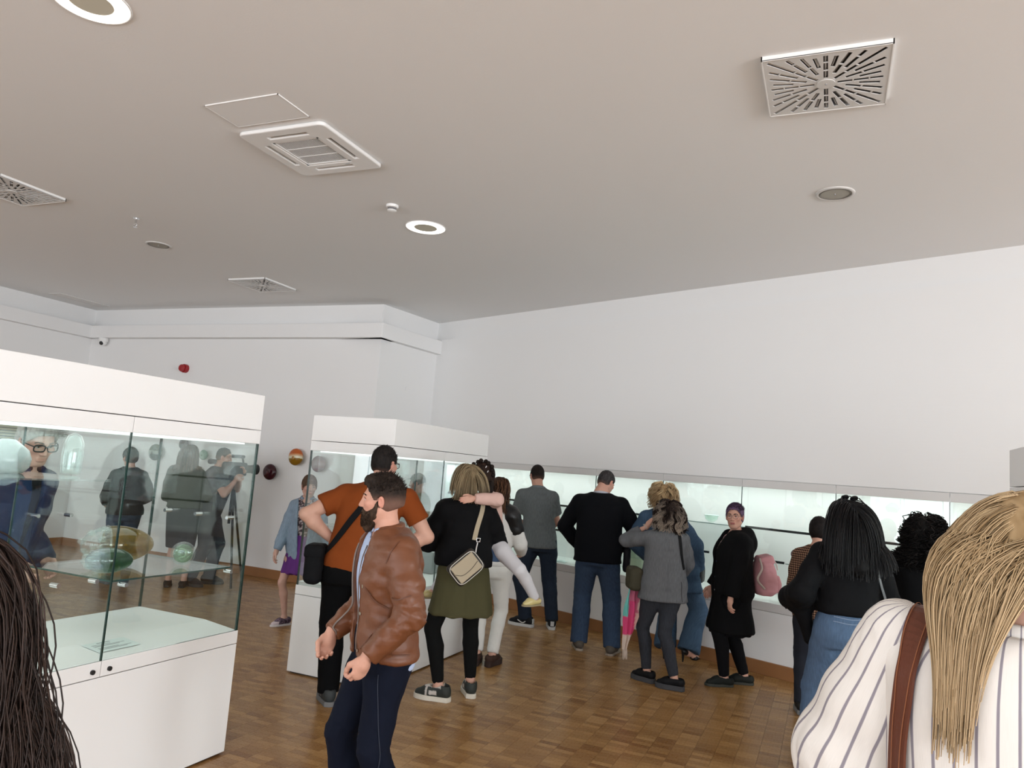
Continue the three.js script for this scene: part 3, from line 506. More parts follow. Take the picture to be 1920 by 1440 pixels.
function makePerson(o) {
  const H = o.H, s = H / 1.75, w = o.w ?? 1, fem = !!o.female, skin = o.skin ?? SKIN, hs = (o.headScale ?? 1) * 0.905 * Math.pow(s, 0.6);
  const grp = thing('person', o.label, 'person', [o.pos[0], 0, o.pos[1]], R(o.yaw));
  const J = {}, pel = o.pelvis ?? [0, 0, 0], lean = o.lean ?? [0, 0], tw = R(o.twist ?? 0);
  J.pelvis = V3(pel[0], 0.53 * H + pel[1], pel[2]);
  J.neck = V3(pel[0] + lean[0], 0.835 * H + pel[1] - 0.4 * Math.hypot(...lean) ** 2, pel[2] + lean[1]);
  const axis = (t) => V3(lerp(J.pelvis.x, J.neck.x, t), 0, lerp(J.pelvis.z, J.neck.z, t * t * 0.5 + t * 0.5));
  const yOf = (fr) => lerp(J.pelvis.y, J.neck.y, (fr - 0.53) / 0.305);
  const shW = (fem ? 0.148 : 0.172) * s * w * (o.shoulders ?? 1);
  const sides = [['L', 1], ['R', -1]];
  for (const [k, sg] of sides) {
    J['sh' + k] = V3(sg * shW * Math.cos(tw), -0.043 * H + (o.shrug?.[sg > 0 ? 0 : 1] ?? 0), -sg * shW * Math.sin(tw) - 0.008).add(J.neck);
    const tgt = V3(...(o.hands?.[k] ?? [sg * 0.26 * s, 0.46 * H, 0.04])), pole = V3(...(o.poles?.[k] ?? [sg * 0.35, 0, -1]));
    [J['el' + k], J['wr' + k]] = ik(J['sh' + k], tgt, 0.168 * H, 0.148 * H, pole);
    J['hip' + k] = V3(sg * 0.086 * s * (fem ? 1.02 : 1), -0.012 * H, 0).add(J.pelvis);
    const F = o.feet?.[k] ?? [sg * 0.11, 0, sg * 8, 0], ank = V3(F[0], 0.046 * H + (F[3] ?? 0), F[1]);
    [J['kn' + k], J['an' + k]] = ik(J['hip' + k], ank, 0.243 * H, 0.245 * H, V3(Math.sin(R(F[2])) + (F[4] ?? 0), 0, Math.cos(R(F[2]))));
  }
  const hd = o.head ?? [0, 0, 0], hq = new THREE.Quaternion().setFromEuler(new THREE.Euler(R(hd[1]), R(hd[0]), R(hd[2]), 'YXZ'));
  const nod = V3(0, 0.115, 0.03).applyQuaternion(hq).multiplyScalar(hs);
  J.head = V3(J.neck.x + lean[0] * 0.12, J.neck.y + 0.02 * H, J.neck.z + lean[1] * 0.12 + 0.012).add(nod);
  if (!o.keepHead) { const top = J.head.y + 0.13 * hs; J.head.y += (pel[1] === 0 ? (H - 0.012) - top : 0) * (o.headFix ?? 0.5); }
  const headM = new THREE.Matrix4().compose(J.head, hq, V3(hs, hs, hs));
  const secsOf = (off, y0, y1, extra) => { const T = TORSO[fem ? 'f' : 'm'], out = []; for (const [fr, a, b, zc] of T) { if (fr < y0 - 1e-6 || fr > y1 + 1e-6) continue; const c = axis(clamp((fr - 0.53) / 0.305, -0.3, 1.05)), be = (o.belly ?? 0) * Math.exp(-(((fr - 0.60) / 0.06) ** 2)); const tf = tw * clamp((fr - 0.55) / 0.25, 0, 1); out.push([yOf(fr), c.x, c.z + zc * s + be * 0.5, a * s * w + off + be * 0.4, b * s * (o.depth ?? 1) + off + be * 0.6, tf]); } return extra ? extra(out) : out; };
  const ctx = { o, grp, J, H, s, hs, headM, secsOf, yOf, axis, tw, fields: {}, w, fem, skin };

  // body: trunk, limbs, neck in one field; head and hands joined to it
  const b = new Field();
  b.loft(secsOf(-0.006, 0.455, 0.85), 0.03);
  b.rc(J.neck, J.head.clone().add(V3(0, -0.06 * hs, -0.02 * hs).applyQuaternion(hq)), (fem ? 0.05 : 0.06) * s, (fem ? 0.046 : 0.056) * s, 0.03);
  const armR = (o.arm ?? 1) * s * (fem ? 0.84 : 1), legR = (o.leg ?? 1) * s;
  for (const [k] of sides) {
    b.rc(V3(J.neck.x * 0.7 + J['sh' + k].x * 0.3, J.neck.y - 0.015 * H, J.neck.z * 0.7 + J['sh' + k].z * 0.3), J['sh' + k], 0.042 * s, 0.05 * armR, 0.05);
    b.chain([J['sh' + k], J['sh' + k].clone().lerp(J['el' + k], 0.45), J['el' + k]], [0.054 * armR, 0.05 * armR, 0.038 * armR], 0.03);
    b.chain([J['el' + k], J['el' + k].clone().lerp(J['wr' + k], 0.3), J['wr' + k]], [0.039 * armR, 0.043 * armR, 0.027 * armR], 0.02);
    b.chain([J['hip' + k], J['hip' + k].clone().lerp(J['kn' + k], 0.35), J['kn' + k]], [0.085 * legR, 0.08 * legR, 0.054 * legR], 0.03);
    const back = V3(0, 0, -0.014 * s).applyAxisAngle(V3(0, 1, 0), R(o.feet?.[k]?.[2] ?? 0));
    b.chain([J['kn' + k], J['kn' + k].clone().lerp(J['an' + k], 0.3).add(back), J['an' + k]], [0.052 * legR, 0.056 * legR, 0.036 * legR], 0.02);
    const fy = R(o.feet?.[k]?.[2] ?? 0), toe = V3(Math.sin(fy), 0, Math.cos(fy)), an = J['an' + k];
    if (o.bareFeet !== false) b.chain([an, an.clone().addScaledVector(toe, 0.06 * s).add(V3(0, -0.03 * s, 0)), an.clone().addScaledVector(toe, 0.13 * s).add(V3(0, -0.045 * s, 0))], [0.034 * s, 0.03 * s, 0.022 * s], 0.02);
  }
  ctx.fields.body = b;
  const tone = (x, y, z) => { const n = 1 + 0.06 * nz(x * 40, y * 40, z * 40); return [skin[0] * n, skin[1] * n, skin[2] * n]; };
  const parts = [b.mesh(o.bodyCell ?? 0.02, { color: tone })];
  const hg = headGeo({ ...o, skin }, o.headCell ?? (o.face ? 0.005 : 0.0068)); hg.applyMatrix4(headM); parts.push(hg);
  for (const [k, sg] of sides) {
    const hp = { curl: 0.45, spread: 0.3, thumb: 0.4, ...(o.handPose?.[k] ?? o.handPose ?? {}) }, g = handGeo(skin, o.handCell ?? 0.0068, hp.curl, hp.spread, hp.thumb);
    const y = hp.dir ? V3(...hp.dir).normalize() : J['wr' + k].clone().sub(J['el' + k]).normalize(); let z = V3(...(hp.palm ?? [-sg, 0, 0])); z.addScaledVector(y, -z.dot(y)).normalize(); const x = y.clone().cross(z);
    const m = new THREE.Matrix4().makeBasis(x.clone().multiplyScalar(s * 0.98), y.clone().multiplyScalar(s * 0.98), z.clone().multiplyScalar(s * 0.98)), mirror = new THREE.Matrix4();
    // thumb lies towards +x of the hand: mirrored where it should be on the other side
    const want = V3(...(hp.thumbTo ?? [0, 0.2, 1])); if (x.dot(want) < 0) { mirror.makeScale(-1, 1, 1); g.applyMatrix4(mirror); const ix = g.index.array; for (let i = 0; i < ix.length; i += 3) { const t = ix[i]; ix[i] = ix[i + 1]; ix[i + 1] = t; } }
    g.applyMatrix4(m.setPosition(J['wr' + k])); parts.push(g); J['hand' + k] = J['wr' + k].clone().addScaledVector(y, 0.08 * s);
  }
  mesh('body', joinIndexed(parts), skinMat, grp);
  if (o.face) { // eyes and brows
    const ew = mat('eyeWhite', [1, 1, 1], 0.2, { vertexColors: true }), br = o.brow ?? [0.03, 0.018, 0.012];
    for (const sg of [-1, 1]) {
      const e = paint(new THREE.SphereGeometry(0.0125, 20, 14), (x, y, z) => { const r = Math.hypot(x, y - 0.0005); return z > 0 && r < 0.0026 ? [0.004, 0.004, 0.004] : z > 0 && r < 0.0058 ? (o.iris ?? [0.06, 0.035, 0.02]) : [0.62, 0.56, 0.53]; });
      e.translate(sg * 0.031, 0.006, 0.0735).applyMatrix4(headM); mesh('eye', e, ew, grp);
      const lid = paint(tube([[sg * 0.045, 0.004, 0.076], [sg * 0.037, 0.0125, 0.0845], [sg * 0.029, 0.0135, 0.0865], [sg * 0.018, 0.006, 0.083]], 0.0028, 12, 6), () => [skin[0] * 0.55, skin[1] * 0.42, skin[2] * 0.4]).applyMatrix4(headM); mesh('eyelid', lid, skinMat, grp);
      const bw = paint(tube([[sg * 0.050, 0.024, 0.0745], [sg * 0.04, 0.031, 0.0855], [sg * 0.026, 0.0305, 0.0925], [sg * 0.012, 0.026, 0.0935]], 0.0036, 14, 6), () => br).applyMatrix4(headM); mesh('eyebrow', bw, hairMatt, grp);
    }
  }
  if (o.bottom) makeBottom(ctx, o.bottom);
  if (o.skirt) makeSkirt(ctx, o.skirt);
  if (o.under) makeTop(ctx, o.under);
  if (o.top) makeTop(ctx, o.top);
  if (o.shoes) makeShoes(ctx, o.shoes);
  if (o.hair) for (const h of [].concat(o.hair)) makeHair(ctx, h);
  if (o.glasses) makeGlasses(ctx, o.glasses);
  o.detail?.(ctx);
  return ctx;
}
// wrinkles: gentle ridged noise, denser where the cloth bends
const wrinkle = (amp, fx, fy, fz, sd = 0) => (x, y, z) => { const n = nz(x * fx + sd, y * fy + sd * 1.7, z * fz - sd), m = nz(x * fx * 2.3 + 9, y * fy * 2.1 - sd, z * fz * 2.3 + 4); return amp * (0.75 * (1 - 2 * Math.abs(n)) + 0.45 * m - 0.3); };
function makeTop(ctx, t) {
  const { J, H, s, o } = ctx, f = new Field(), off = t.off ?? 0.016, hem = t.hem ?? 0.47, sides = [['L', 1], ['R', -1]];
  const secs = ctx.secsOf(off, Math.max(hem, 0.455), 0.85, (S) => { const y = hem * H + J.pelvis.y - 0.53 * H, lo = S[0]; if (y < lo[0] - 0.01) S.unshift([y, lo[1], lo[2], lo[3] + (t.flare ?? 0.0), lo[4] + (t.flare ?? 0.0), 0]); else { lo[0] = Math.max(lo[0], y); lo[3] += t.flare ?? 0; lo[4] += t.flare ?? 0; } for (const q of S) { const fr = 0.53 + (q[0] - J.pelvis.y) / (J.neck.y - J.pelvis.y) * 0.305, blouse = (t.boxy ?? 0) * Math.exp(-(((fr - 0.6) / 0.07) ** 2)); q[3] += blouse; q[4] += blouse * 0.8; } return S; });
  f.loft(secs, 0.03, t.n ?? 2.3);
  const sr = t.sleeve ?? [0.075, 0.062, 0.05], kind = t.sleeves ?? 'long', cuts = [];
  for (const [k, sg] of sides) {
    const sh = J['sh' + k], el = J['el' + k], wr = J['wr' + k];
    f.rc(V3(J.neck.x * 0.72 + sh.x * 0.28, J.neck.y - 0.018 * H, J.neck.z * 0.72 + sh.z * 0.28), sh, (t.yoke ?? 0.05) * s, (t.cap ?? 0.066) * 0.93 * s, 0.05);
    if (t.splitSleeves || kind === 'none') continue;
    if (kind === 'short') { const e = sh.clone().lerp(el, t.length ?? 0.62); f.rc(sh, e, (t.cap ?? 0.07) * 0.93 * s, sr[1] * s, 0.025); cuts.push([e, e.clone().sub(sh)]); }
    else { f.chain([sh, sh.clone().lerp(el, 0.5), el], [(t.cap ?? 0.07) * 0.93 * s, sr[0] * s, sr[1] * s], 0.018); const e = el.clone().lerp(wr, t.length ?? 0.97); f.chain([el, el.clone().lerp(e, 0.6), e], [sr[1] * s, (sr[1] * 0.55 + sr[2] * 0.45) * s, sr[2] * s], 0.01); cuts.push([e, e.clone().sub(el)]); }
  }
  if (t.more) t.more(f, ctx);
  for (const [e, d] of cuts) f.endCut(e, d, 0.12);
  const nk = t.neck ?? 0.058;
  f.rc(J.neck.clone().add(V3(0, -0.012, t.neckFwd ?? 0.02)), J.neck.clone().add(V3(0, 0.14, 0.02)), nk * s, (nk + 0.02) * s, 0.012, 's');
  if (t.vneck) f.rc(J.neck.clone().add(V3(0, -t.vneck, 0.14)), J.neck.clone().add(V3(0, 0.03, 0.06)), 0.012, 0.05, 0.02, 's');
  if (t.open) { const c = J.neck.clone().lerp(J.pelvis, 0.5); f.add((x, y, z) => { const yy = (y - J.pelvis.y) / (J.neck.y - J.pelvis.y), half = t.open * (0.5 + 0.5 * clamp(yy, -0.3, 1.1)); return Math.max(Math.abs(x - c.x + (t.openX ?? 0)) - half, -(z - c.z - 0.02)); }, [c.x - 0.4, 0, c.z], [c.x + 0.4, 2, c.z + 0.5], 0.01, 's'); }
  if (t.cut) t.cut(f, ctx);
  ctx.fields[t.name] = f;
  const elbows = sides.map(([k]) => J['el' + k]), wr = wrinkle(t.fold ?? 0.005, ...(t.ff ?? [7, 5, 7]), t.seed ?? 1.3), fine = wrinkle((t.fold ?? 0.005) * 0.9, 16, 26, 16, 4.1);
  const g = f.mesh(t.cell ?? 0.0138, { move: (x, y, z) => { let e = 0; for (const p of elbows) { const d = Math.hypot(x - p.x, y - p.y, z - p.z); e = Math.max(e, Math.exp(-((d / 0.11) ** 2))); } return wr(x, y, z) + e * (t.elbowFold ?? 0.7) * fine(x, y, z); }, uv: t.uv ? (x, y, z) => t.uv(x, y, z, ctx) : (x, y, z) => [x + z * 0.6, y], color: t.vcolor ? (x, y, z) => t.vcolor(x, y, z, ctx) : undefined });
  const m = mesh(t.name, g, t.mat ?? fabric(t.color, t.rough), ctx.grp); ctx[t.name] = m;
  if (t.splitSleeves) t.splitSleeves(ctx, m);
  if (t.collar) { const cf = J.neck.clone(), ring = []; for (let i = 0; i <= 24; i++) { const a = lerp(t.collarGap ?? 0.5, 2 * Math.PI - (t.collarGap ?? 0.5), i / 24); ring.push(V3(cf.x + Math.sin(a) * 0.066 * s, cf.y + 0.018 + 0.014 * (-Math.cos(a)), cf.z + 0.006 + Math.cos(a) * 0.068 * s)); } const col = new Field(); for (let i = 0; i < 24; i++) col.rc(ring[i], ring[i + 1], t.collar * 0.5, t.collar * 0.5, 0.01); mesh('collar', col.mesh(0.007, { uv: t.uv ? (x, y, z) => t.uv(x, y, z, ctx) : undefined }), t.collarMat ?? t.mat ?? fabric(t.color, t.rough), m); }
  return m;
}
function makeBottom(ctx, t) {
  const { J, H, s, o } = ctx, f = new Field(), waist = t.waist ?? 0.585, r = t.r ?? [0.098, 0.072, 0.062], off = t.off ?? 0.012, legCuts = [];
  const S = ctx.secsOf(off, 0.455, 0.66).filter((q) => q[0] <= ctx.yOf(waist) + 0.03); S[S.length - 1][0] = ctx.yOf(waist); f.loft(S, 0.03);
  for (const [k, sg] of [['L', 1], ['R', -1]]) {
    const hip = J['hip' + k], kn = J['kn' + k], an = J['an' + k], e = kn.clone().lerp(an, t.length ?? 0.98);
    f.chain([hip.clone().add(V3(0, 0, -0.01)), hip.clone().lerp(kn, 0.3), kn], [r[0] * s, r[0] * 0.98 * s, r[1] * s], 0.03);
    const back = V3(0, 0, -0.012 * s).applyAxisAngle(V3(0, 1, 0), R(o.feet?.[k]?.[2] ?? 0));
    f.chain([kn, kn.clone().lerp(e, 0.33).add(back), e], [Math.max(r[1] * s, 0.053 * (o.leg ?? 1) * s + 0.006), Math.max(lerp(r[1], r[2], 0.3) * s, 0.057 * (o.leg ?? 1) * s + 0.006), r[2] * s], 0.012); legCuts.push([e, e.clone().sub(kn)]);
  }
  if (t.more) t.more(f, ctx);
  for (const [e, d] of legCuts) f.endCut(e, d, 0.17);
  const ks = ['L', 'R'].map((k) => J['kn' + k]), as = ['L', 'R'].map((k) => J['an' + k]), wr = wrinkle(t.fold ?? 0.004, 8, 5, 8, t.seed ?? 2.2), fine = wrinkle((t.fold ?? 0.004) * 1.2, 14, 30, 14, 7.7);
  ctx.fields.bottom = f; const name = t.name ?? 'trousers';
  const g = f.mesh(t.cell ?? 0.0145, { move: (x, y, z) => { let e = 0; for (const p of ks) e = Math.max(e, Math.exp(-((Math.hypot(x - p.x, y - p.y, z - p.z) / 0.1) ** 2))); for (const p of as) e = Math.max(e, 0.8 * Math.exp(-((Math.hypot(x - p.x, y - p.y - 0.05, z - p.z) / 0.08) ** 2))); return wr(x, y, z) + e * fine(x, y, z); }, uv: (x, y, z) => [x + z * 0.7, y], color: t.vcolor ? (x, y, z) => t.vcolor(x, y, z, ctx) : undefined });
  const m = mesh(name, g, t.mat ?? fabric(t.color, t.rough), ctx.grp); ctx[name] = m; return m;
}
function makeSkirt(ctx, t) {
  const { J, H, s } = ctx, f = new Field(), w = t.waist ?? 0.6, top = ctx.secsOf(t.off ?? 0.016, 0.455, 0.66).filter((q) => q[0] <= ctx.yOf(w) + 0.03); top[top.length - 1][0] = ctx.yOf(w);
  const c = t.centre ?? [J.pelvis.x, J.pelvis.z]; const y = t.hem * H + J.pelvis.y - 0.53 * H; top.shift(); top.unshift([y, c[0], c[1], t.a * s, t.b * s, 0]); const q0 = top[0], q1 = top[1]; for (const u of [0.33, 0.66]) top.push([lerp(q0[0], q1[0], u), lerp(q0[1], q1[1], u), lerp(q0[2], q1[2], u), lerp(q0[3], q1[3], u), lerp(q0[4], q1[4], u), 0]);
  f.loft(top, 0.02, 2.2); if (t.tilt) f.half(0, -1, 0, -y - 0.02); if (t.more) t.more(f, ctx);
  const pleat = t.pleat ?? 0, wr = wrinkle(t.fold ?? 0.006, 9, 3.5, 9, 3.3);
  const g = f.mesh(t.cell ?? 0.012, { move: (x, yy, z) => { const a = Math.atan2(x - c[0], z - c[1]), k = sstep(ctx.yOf(w), y, yy); return wr(x, yy, z) + pleat * k * Math.sin(a * (t.pleats ?? 9) + 2 * nz(a * 2, yy * 3, 1)); }, uv: (x, yy, z) => [x + z * 0.6, yy] });
  ctx.fields.skirt = f; ctx.skirt = mesh(t.name ?? 'skirt', g, t.mat ?? fabric(t.color, t.rough), ctx.grp); return ctx.skirt;
}
// ---- shoes
const outline = (L, W, grow = 0) => { const sh = new THREE.Shape(), P = [[-0.28, 0.62], [-0.33, 0.0], [-0.28, -0.62], [0.05, -0.70], [0.35, -0.95], [0.58, -0.75], [0.68, -0.1], [0.60, 0.6], [0.35, 0.95], [0.05, 0.78]].map(([z, x]) => new THREE.Vector2(x * W / 2 * (1 + grow), z * L * (1 + grow * 0.4))); sh.setFromPoints(new THREE.SplineCurve([...P, P[0]]).getPoints(44)); return sh; };
function makeShoes(ctx, t) {
  const { J, H, s, o } = ctx;
  for (const [k, sg] of [['L', 1], ['R', -1]]) {
    const F = o.feet?.[k] ?? [sg * 0.11, 0, sg * 8, 0], an = J['an' + k], L = (t.L ?? 0.27) * s, W = (t.W ?? 0.098) * s, g0 = new THREE.Group(); g0.name = 'shoe_frame';
    const sole = t.sole ?? 0.028, lift = F[3] ?? 0, pitch = F[5] ?? 0, heel = t.heel ?? 0;
    const m = new THREE.Matrix4().makeRotationFromEuler(new THREE.Euler(R(pitch), R(F[2]), 0, 'YXZ')).setPosition(an.x, 0, an.z);
    if (lift || pitch) { const down = V3(0, -an.y + lift * 0, 0); m.setPosition(an.x, Math.max(0, an.y - 0.046 * H), an.z); if (pitch) { const d = V3(0, 0, 0.62 * L).applyMatrix4(m); if (pitch > 0) m.setPosition(an.x, an.y - 0.046 * H, an.z); } }
    const up = new Field(), y0 = sole * 0.7;
    if (heel) { // pump: raised heel
      up.chain([[0, heel + 0.02, -0.2 * L], [0, heel * 0.75 + 0.015, 0.05 * L], [0, 0.018, 0.4 * L], [0, 0.014, 0.62 * L]], [0.03 * s, 0.026 * s, 0.03 * s, 0.014 * s], 0.02); up.rc([0, heel + 0.06, -0.1 * L], [0, heel * 0.6 + 0.07, 0.3 * L], 0.026 * s, 0.02 * s, 0.01, 's'); up.half(0, -1, 0, -0.004);
    } else {
      up.rc([0, y0 + 0.036 * s, -0.2 * L], [0, y0 + 0.032 * s, 0.3 * L], W * 0.40, W * 0.44, 0.02); up.rc([0, y0 + 0.03 * s, 0.25 * L], [0, y0 + 0.012 * s, 0.55 * L], W * 0.43, W * 0.32, 0.02);
      if ((t.collar ?? 0.06) > 0) up.chain([[0, y0 + 0.06 * s, 0.12 * L], [0, y0 + (t.collar ?? 0.06) * s, -0.14 * L]], [W * 0.32, W * 0.43], 0.03);
      up.half(0, -1, 0, -y0, 0.004); if (t.low) up.rc([0, y0 + 0.085 * s, -0.15 * L], [0, y0 + 0.08 * s, 0.12 * L], W * 0.34, W * 0.3, 0.01, 's');
    }
    const sg0 = up.mesh(0.0075, { color: t.vcolor ? (x, y, z) => t.vcolor(x, y, z / L, sg) : undefined }).applyMatrix4(m);
    const sm = mesh('shoe', sg0, t.vcolor ? mat('shoeV', [1, 1, 1], 0.7, { vertexColors: true }) : fabric(t.color, t.rough ?? 0.6), ctx.grp);
    if (heel) { mesh('heel', new THREE.CylinderGeometry(0.016, 0.006, heel + 0.01, 12).translate(0, (heel + 0.01) / 2, -0.26 * L).applyMatrix4(m), fabric(t.color, 0.5), sm); }
    else { const so = new THREE.ExtrudeGeometry(outline(L, W, 0.04), { depth: Math.max(sole - 0.008, 0.004), bevelEnabled: true, bevelThickness: 0.004, bevelSize: 0.004, bevelSegments: 2, curveSegments: 24 }).rotateX(Math.PI / 2).translate(0, sole - 0.004, 0); so.scale(1, 1, 1); mesh('sole', so.applyMatrix4(m), fabric(t.soleColor ?? [0.5, 0.5, 0.48], 0.6), sm); }
    if (t.tread) mesh('tread', new THREE.ExtrudeGeometry(outline(L, W, 0.02), { depth: 0.006, bevelEnabled: false }).rotateX(Math.PI / 2).translate(0, 0.0065, 0).applyMatrix4(m), fabric(t.tread, 0.7), sm);
    if (t.laces) { for (let i = 0; i < 4; i++) { const z = (0.12 + i * 0.07) * L, y = y0 + (0.083 - i * 0.011) * s; mesh('lace', tube([[-0.022 * s, y - 0.012, z], [0, y + 0.004, z + 0.006], [0.022 * s, y - 0.012, z]], 0.0028, 8, 5).applyMatrix4(m), fabric(t.laces, 0.8), sm); } }
    t.extra?.(m, sm, L, W, sg, s, y0);
  }
}
// ---- hair
const scalp = (th, ph, grow = 0) => V3(Math.sin(th) * Math.sin(ph) * (0.076 + grow), 0.03 + Math.cos(th) * (0.098 + grow), -0.012 + Math.sin(th) * Math.cos(ph) * (0.096 + grow));
function makeHair(ctx, h) {
  const { headM, hs } = ctx, c0 = h.color, c1 = h.light ?? h.color, varied = (x, y, z, q = 1) => { const n = clamp(0.5 + 0.55 * nz(x * (h.nf ?? 55), y * 22, z * (h.nf ?? 55)) + 0.4 * nz(x * 140, y * 60, z * 140), 0, 1); return [0, 1, 2].map((i) => lerp(c0[i], c1[i], n * q)); };
  if (h.kind === 'short' || h.cap) {
    const f = new Field(), t = h.t ?? 0.012;
    f.ell([0, 0.034, -0.014], [0.077 + t * 0.75, 0.098 + t, 0.097 + t], 0.02);
    f.ell([0, -0.02, -0.045], [0.066 + t * 0.5, 0.06, 0.06 + t * 0.5], 0.03);
    for (const sg of [-1, 1]) f.rc([sg * 0.07, 0.02, 0.028], [sg * 0.0705, h.burn ?? -0.022, 0.03], 0.012, 0.007, 0.015);
    if (h.quiff) f.ell([0, 0.105, 0.05], [0.058, 0.03, 0.045], 0.03);
    const line = h.line ?? 0.07;
    f.add((x, y, z) => { const a = x / 0.07, yl = line - 0.035 * a * a * a * a - 0.01 * a * a, front = z - (0.045 - 0.03 * Math.abs(a)); return Math.max(y - yl, -front); }, [-0.12, -0.2, 0.0], [0.12, line + 0.01, 0.15], 0.006, 's');
    f.half(0, -1, -0.35, (h.nape ?? 0.075), 0.01);
    for (const sg of [-1, 1]) f.ell([sg * 0.085, -0.006, -0.004], [0.022, 0.03, 0.02], 0.008, 's');
    const g = f.mesh(h.cell ?? 0.0056, { move: (x, y, z) => { const e = (h.rough ?? 0.004), k = sstep(-0.02, 0.08, y); return e * (0.35 + 0.65 * k) * (nz(x * 55, y * 26, z * 55) * 0.8 + 0.6 * nz(x * 120, y * 70, z * 120)); }, color: (x, y, z) => { const c = varied(x, y, z); if (h.fade) { const q = sstep(h.fade[0], h.fade[1], y); return c.map((v, i) => lerp(lerp(ctx.skin[i] * 0.42, v, 0.45), v, q)); } return c; } }).applyMatrix4(headM);
    ctx.hair = mesh(h.name ?? 'hair', g, hairMatt, ctx.grp);
  }
  if (h.tufts) { const paths = [], cols = []; for (let i = 0; i < h.tufts; i++) { const th = Math.acos(lerp(1, h.tuftLow ?? 0.15, rnd())), ph = rr(0, 2 * Math.PI); if (Math.sin(th) * Math.cos(ph) > 0.72 && th > 1.0) continue; const p = scalp(th, ph, (h.t ?? 0.012) * 0.6), n = p.clone().sub(V3(0, 0.03, -0.012)).normalize(), sw = V3(...(h.sweep ?? [0.2, 0.3, -0.6])), L = rr(0.5, 1) * (h.tuftLen ?? 0.025), q = [p.clone()]; for (let j = 1; j <= 4; j++) q.push(p.clone().addScaledVector(n, L * j / 4 * 0.55).addScaledVector(sw, L * (j / 4) ** 2 * 0.9).add(V3(rr(-1, 1), rr(-1, 1), rr(-1, 1)).multiplyScalar(0.0025))); paths.push(q.map((v) => v.applyMatrix4(headM))); cols.push(varied(p.x * 3 + i, p.y, p.z)); } mesh('hair_tufts', strandGeo(paths, 0.0022 * hs, 0.0006, cols), hairMatt, ctx.hair ?? ctx.grp); }
  if (h.kind === 'long') {
    // solid under-volume, then strands that fall over head, shoulders and back
    const inv = headM.clone().invert(), headF = new Field(); headF.ell([0, 0.03, -0.012], [0.078, 0.1, 0.098], 0.02); headF.ell([0, -0.035, 0.015], [0.062, 0.08, 0.07], 0.03);
    const solids = (h.over ?? []).map((n) => ctx.fields[n]).filter(Boolean), part = h.part ?? 0, tmp = V3();
    if (h.volume) { const f = new Field(); h.volume(f, ctx); mesh('hair_volume', f.mesh(h.vcell ?? 0.008, { move: (x, y, z) => 0.004 * nz(x * 60, y * 9, z * 60) + (h.vr ?? 0) * nz(x * 22, y * 22, z * 22), color: (x, y, z) => { const c = varied(x, y * 0.3, z, 0.5); return c; } }).applyMatrix4(headM), hairMatt, ctx.grp); }
    const paths = [], cols = [], sl = h.step ?? 0.016, clumps = [];
    for (let i = 0; i < h.n; i++) {
      const cl = h.clump ? i % h.clump : -1; let ph, th; if (cl >= 0 && clumps[cl]) { th = clumps[cl].th + rr(-0.09, 0.09); ph = clumps[cl].ph + rr(-0.11, 0.11) / Math.max(0.3, Math.sin(clumps[cl].th)); } else do { th = Math.acos(lerp(1, h.low ?? -0.25, rnd())); ph = rr(-Math.PI, Math.PI); } while (Math.cos(ph) > (h.faceCut ?? 0.35) && th > 0.95 - 0.35 * Math.abs(Math.sin(ph)) || (h.reject && h.reject(th, ph)));
      if (cl >= 0 && !clumps[cl]) clumps[cl] = { th, ph, a0: rr(0, 6.28), cf: rr(0.8, 1.2), cr: rr(0.7, 1.3), v: rnd(), lift: rnd() };
      const root = scalp(th, ph, 0.004); let p = root.clone().applyMatrix4(headM);
      const fanK = clamp(1.5 - th, 0.0, 1), away = V3(Math.sign(root.x - part) * (h.fan ?? 0.8) * fanK + root.x * 3, 0.15 * fanK - 0.3 * (1 - fanK), h.back ?? -0.5).normalize().applyQuaternion(new THREE.Quaternion().setFromRotationMatrix(new THREE.Matrix4().extractRotation(headM)));
      let dir = away.clone().add(V3(rr(-1, 1), rr(-1, 1), rr(-1, 1)).multiplyScalar(h.mess ?? 0.12)).normalize();
      const Ltot = h.len * rr(0.86, 1.04) - (h.lenByRoot ?? 0) * (th / 2), N = Math.max(6, Math.round(Ltot / sl)), q = [p.clone()], K = cl >= 0 ? clumps[cl] : null, a0 = K ? K.a0 + rr(-0.25, 0.25) : rr(0, 6.28), cr0 = (h.curlR ?? 0) * (K ? K.cr : rr(0.6, 1.25)), cf = (h.curlF ?? 60) * (K ? K.cf : rr(0.8, 1.2)), gather = h.gather;
      const lift = K ? lerp(h.lift0 ?? 0.006, h.lift1 ?? 0.02, clamp(K.lift + rr(-0.12, 0.12), 0, 1)) : rr(h.lift0 ?? 0.006, h.lift1 ?? 0.02);
      for (let j = 1; j < N; j++) {
        dir.lerp(V3(0, -1, 0), h.grav ?? 0.22).normalize(); p = p.clone().addScaledVector(dir, sl);
        if (gather) { const g = gather(j / N, p, root, i); if (g) p.lerp(g, h.pull ?? 0.08); }
        tmp.copy(p).applyMatrix4(inv); let d = headF.eval(tmp.x, tmp.y, tmp.z) * hs;
        if (d < lift) { const n = headF.grad(tmp).transformDirection(headM); p.addScaledVector(n, lift - d); dir.addScaledVector(n, -Math.min(0, dir.dot(n))).normalize(); }
        for (const F of solids) { const e = F.eval(p.x, p.y, p.z); if (e < lift * 0.8) { const n = F.grad(p); p.addScaledVector(n, Math.min(0.03, lift * 0.8 - e)); dir.addScaledVector(n, -Math.min(0, dir.dot(n))).normalize(); } }
        const cc = cr0 * Math.min(1, j / 4), out = p.clone().add(V3(Math.cos(a0 + cf * j * sl) * cc, Math.sin(a0 * 1.3 + cf * j * sl) * cc * 0.4, Math.sin(a0 + cf * j * sl) * cc)); q.push(out);
      }
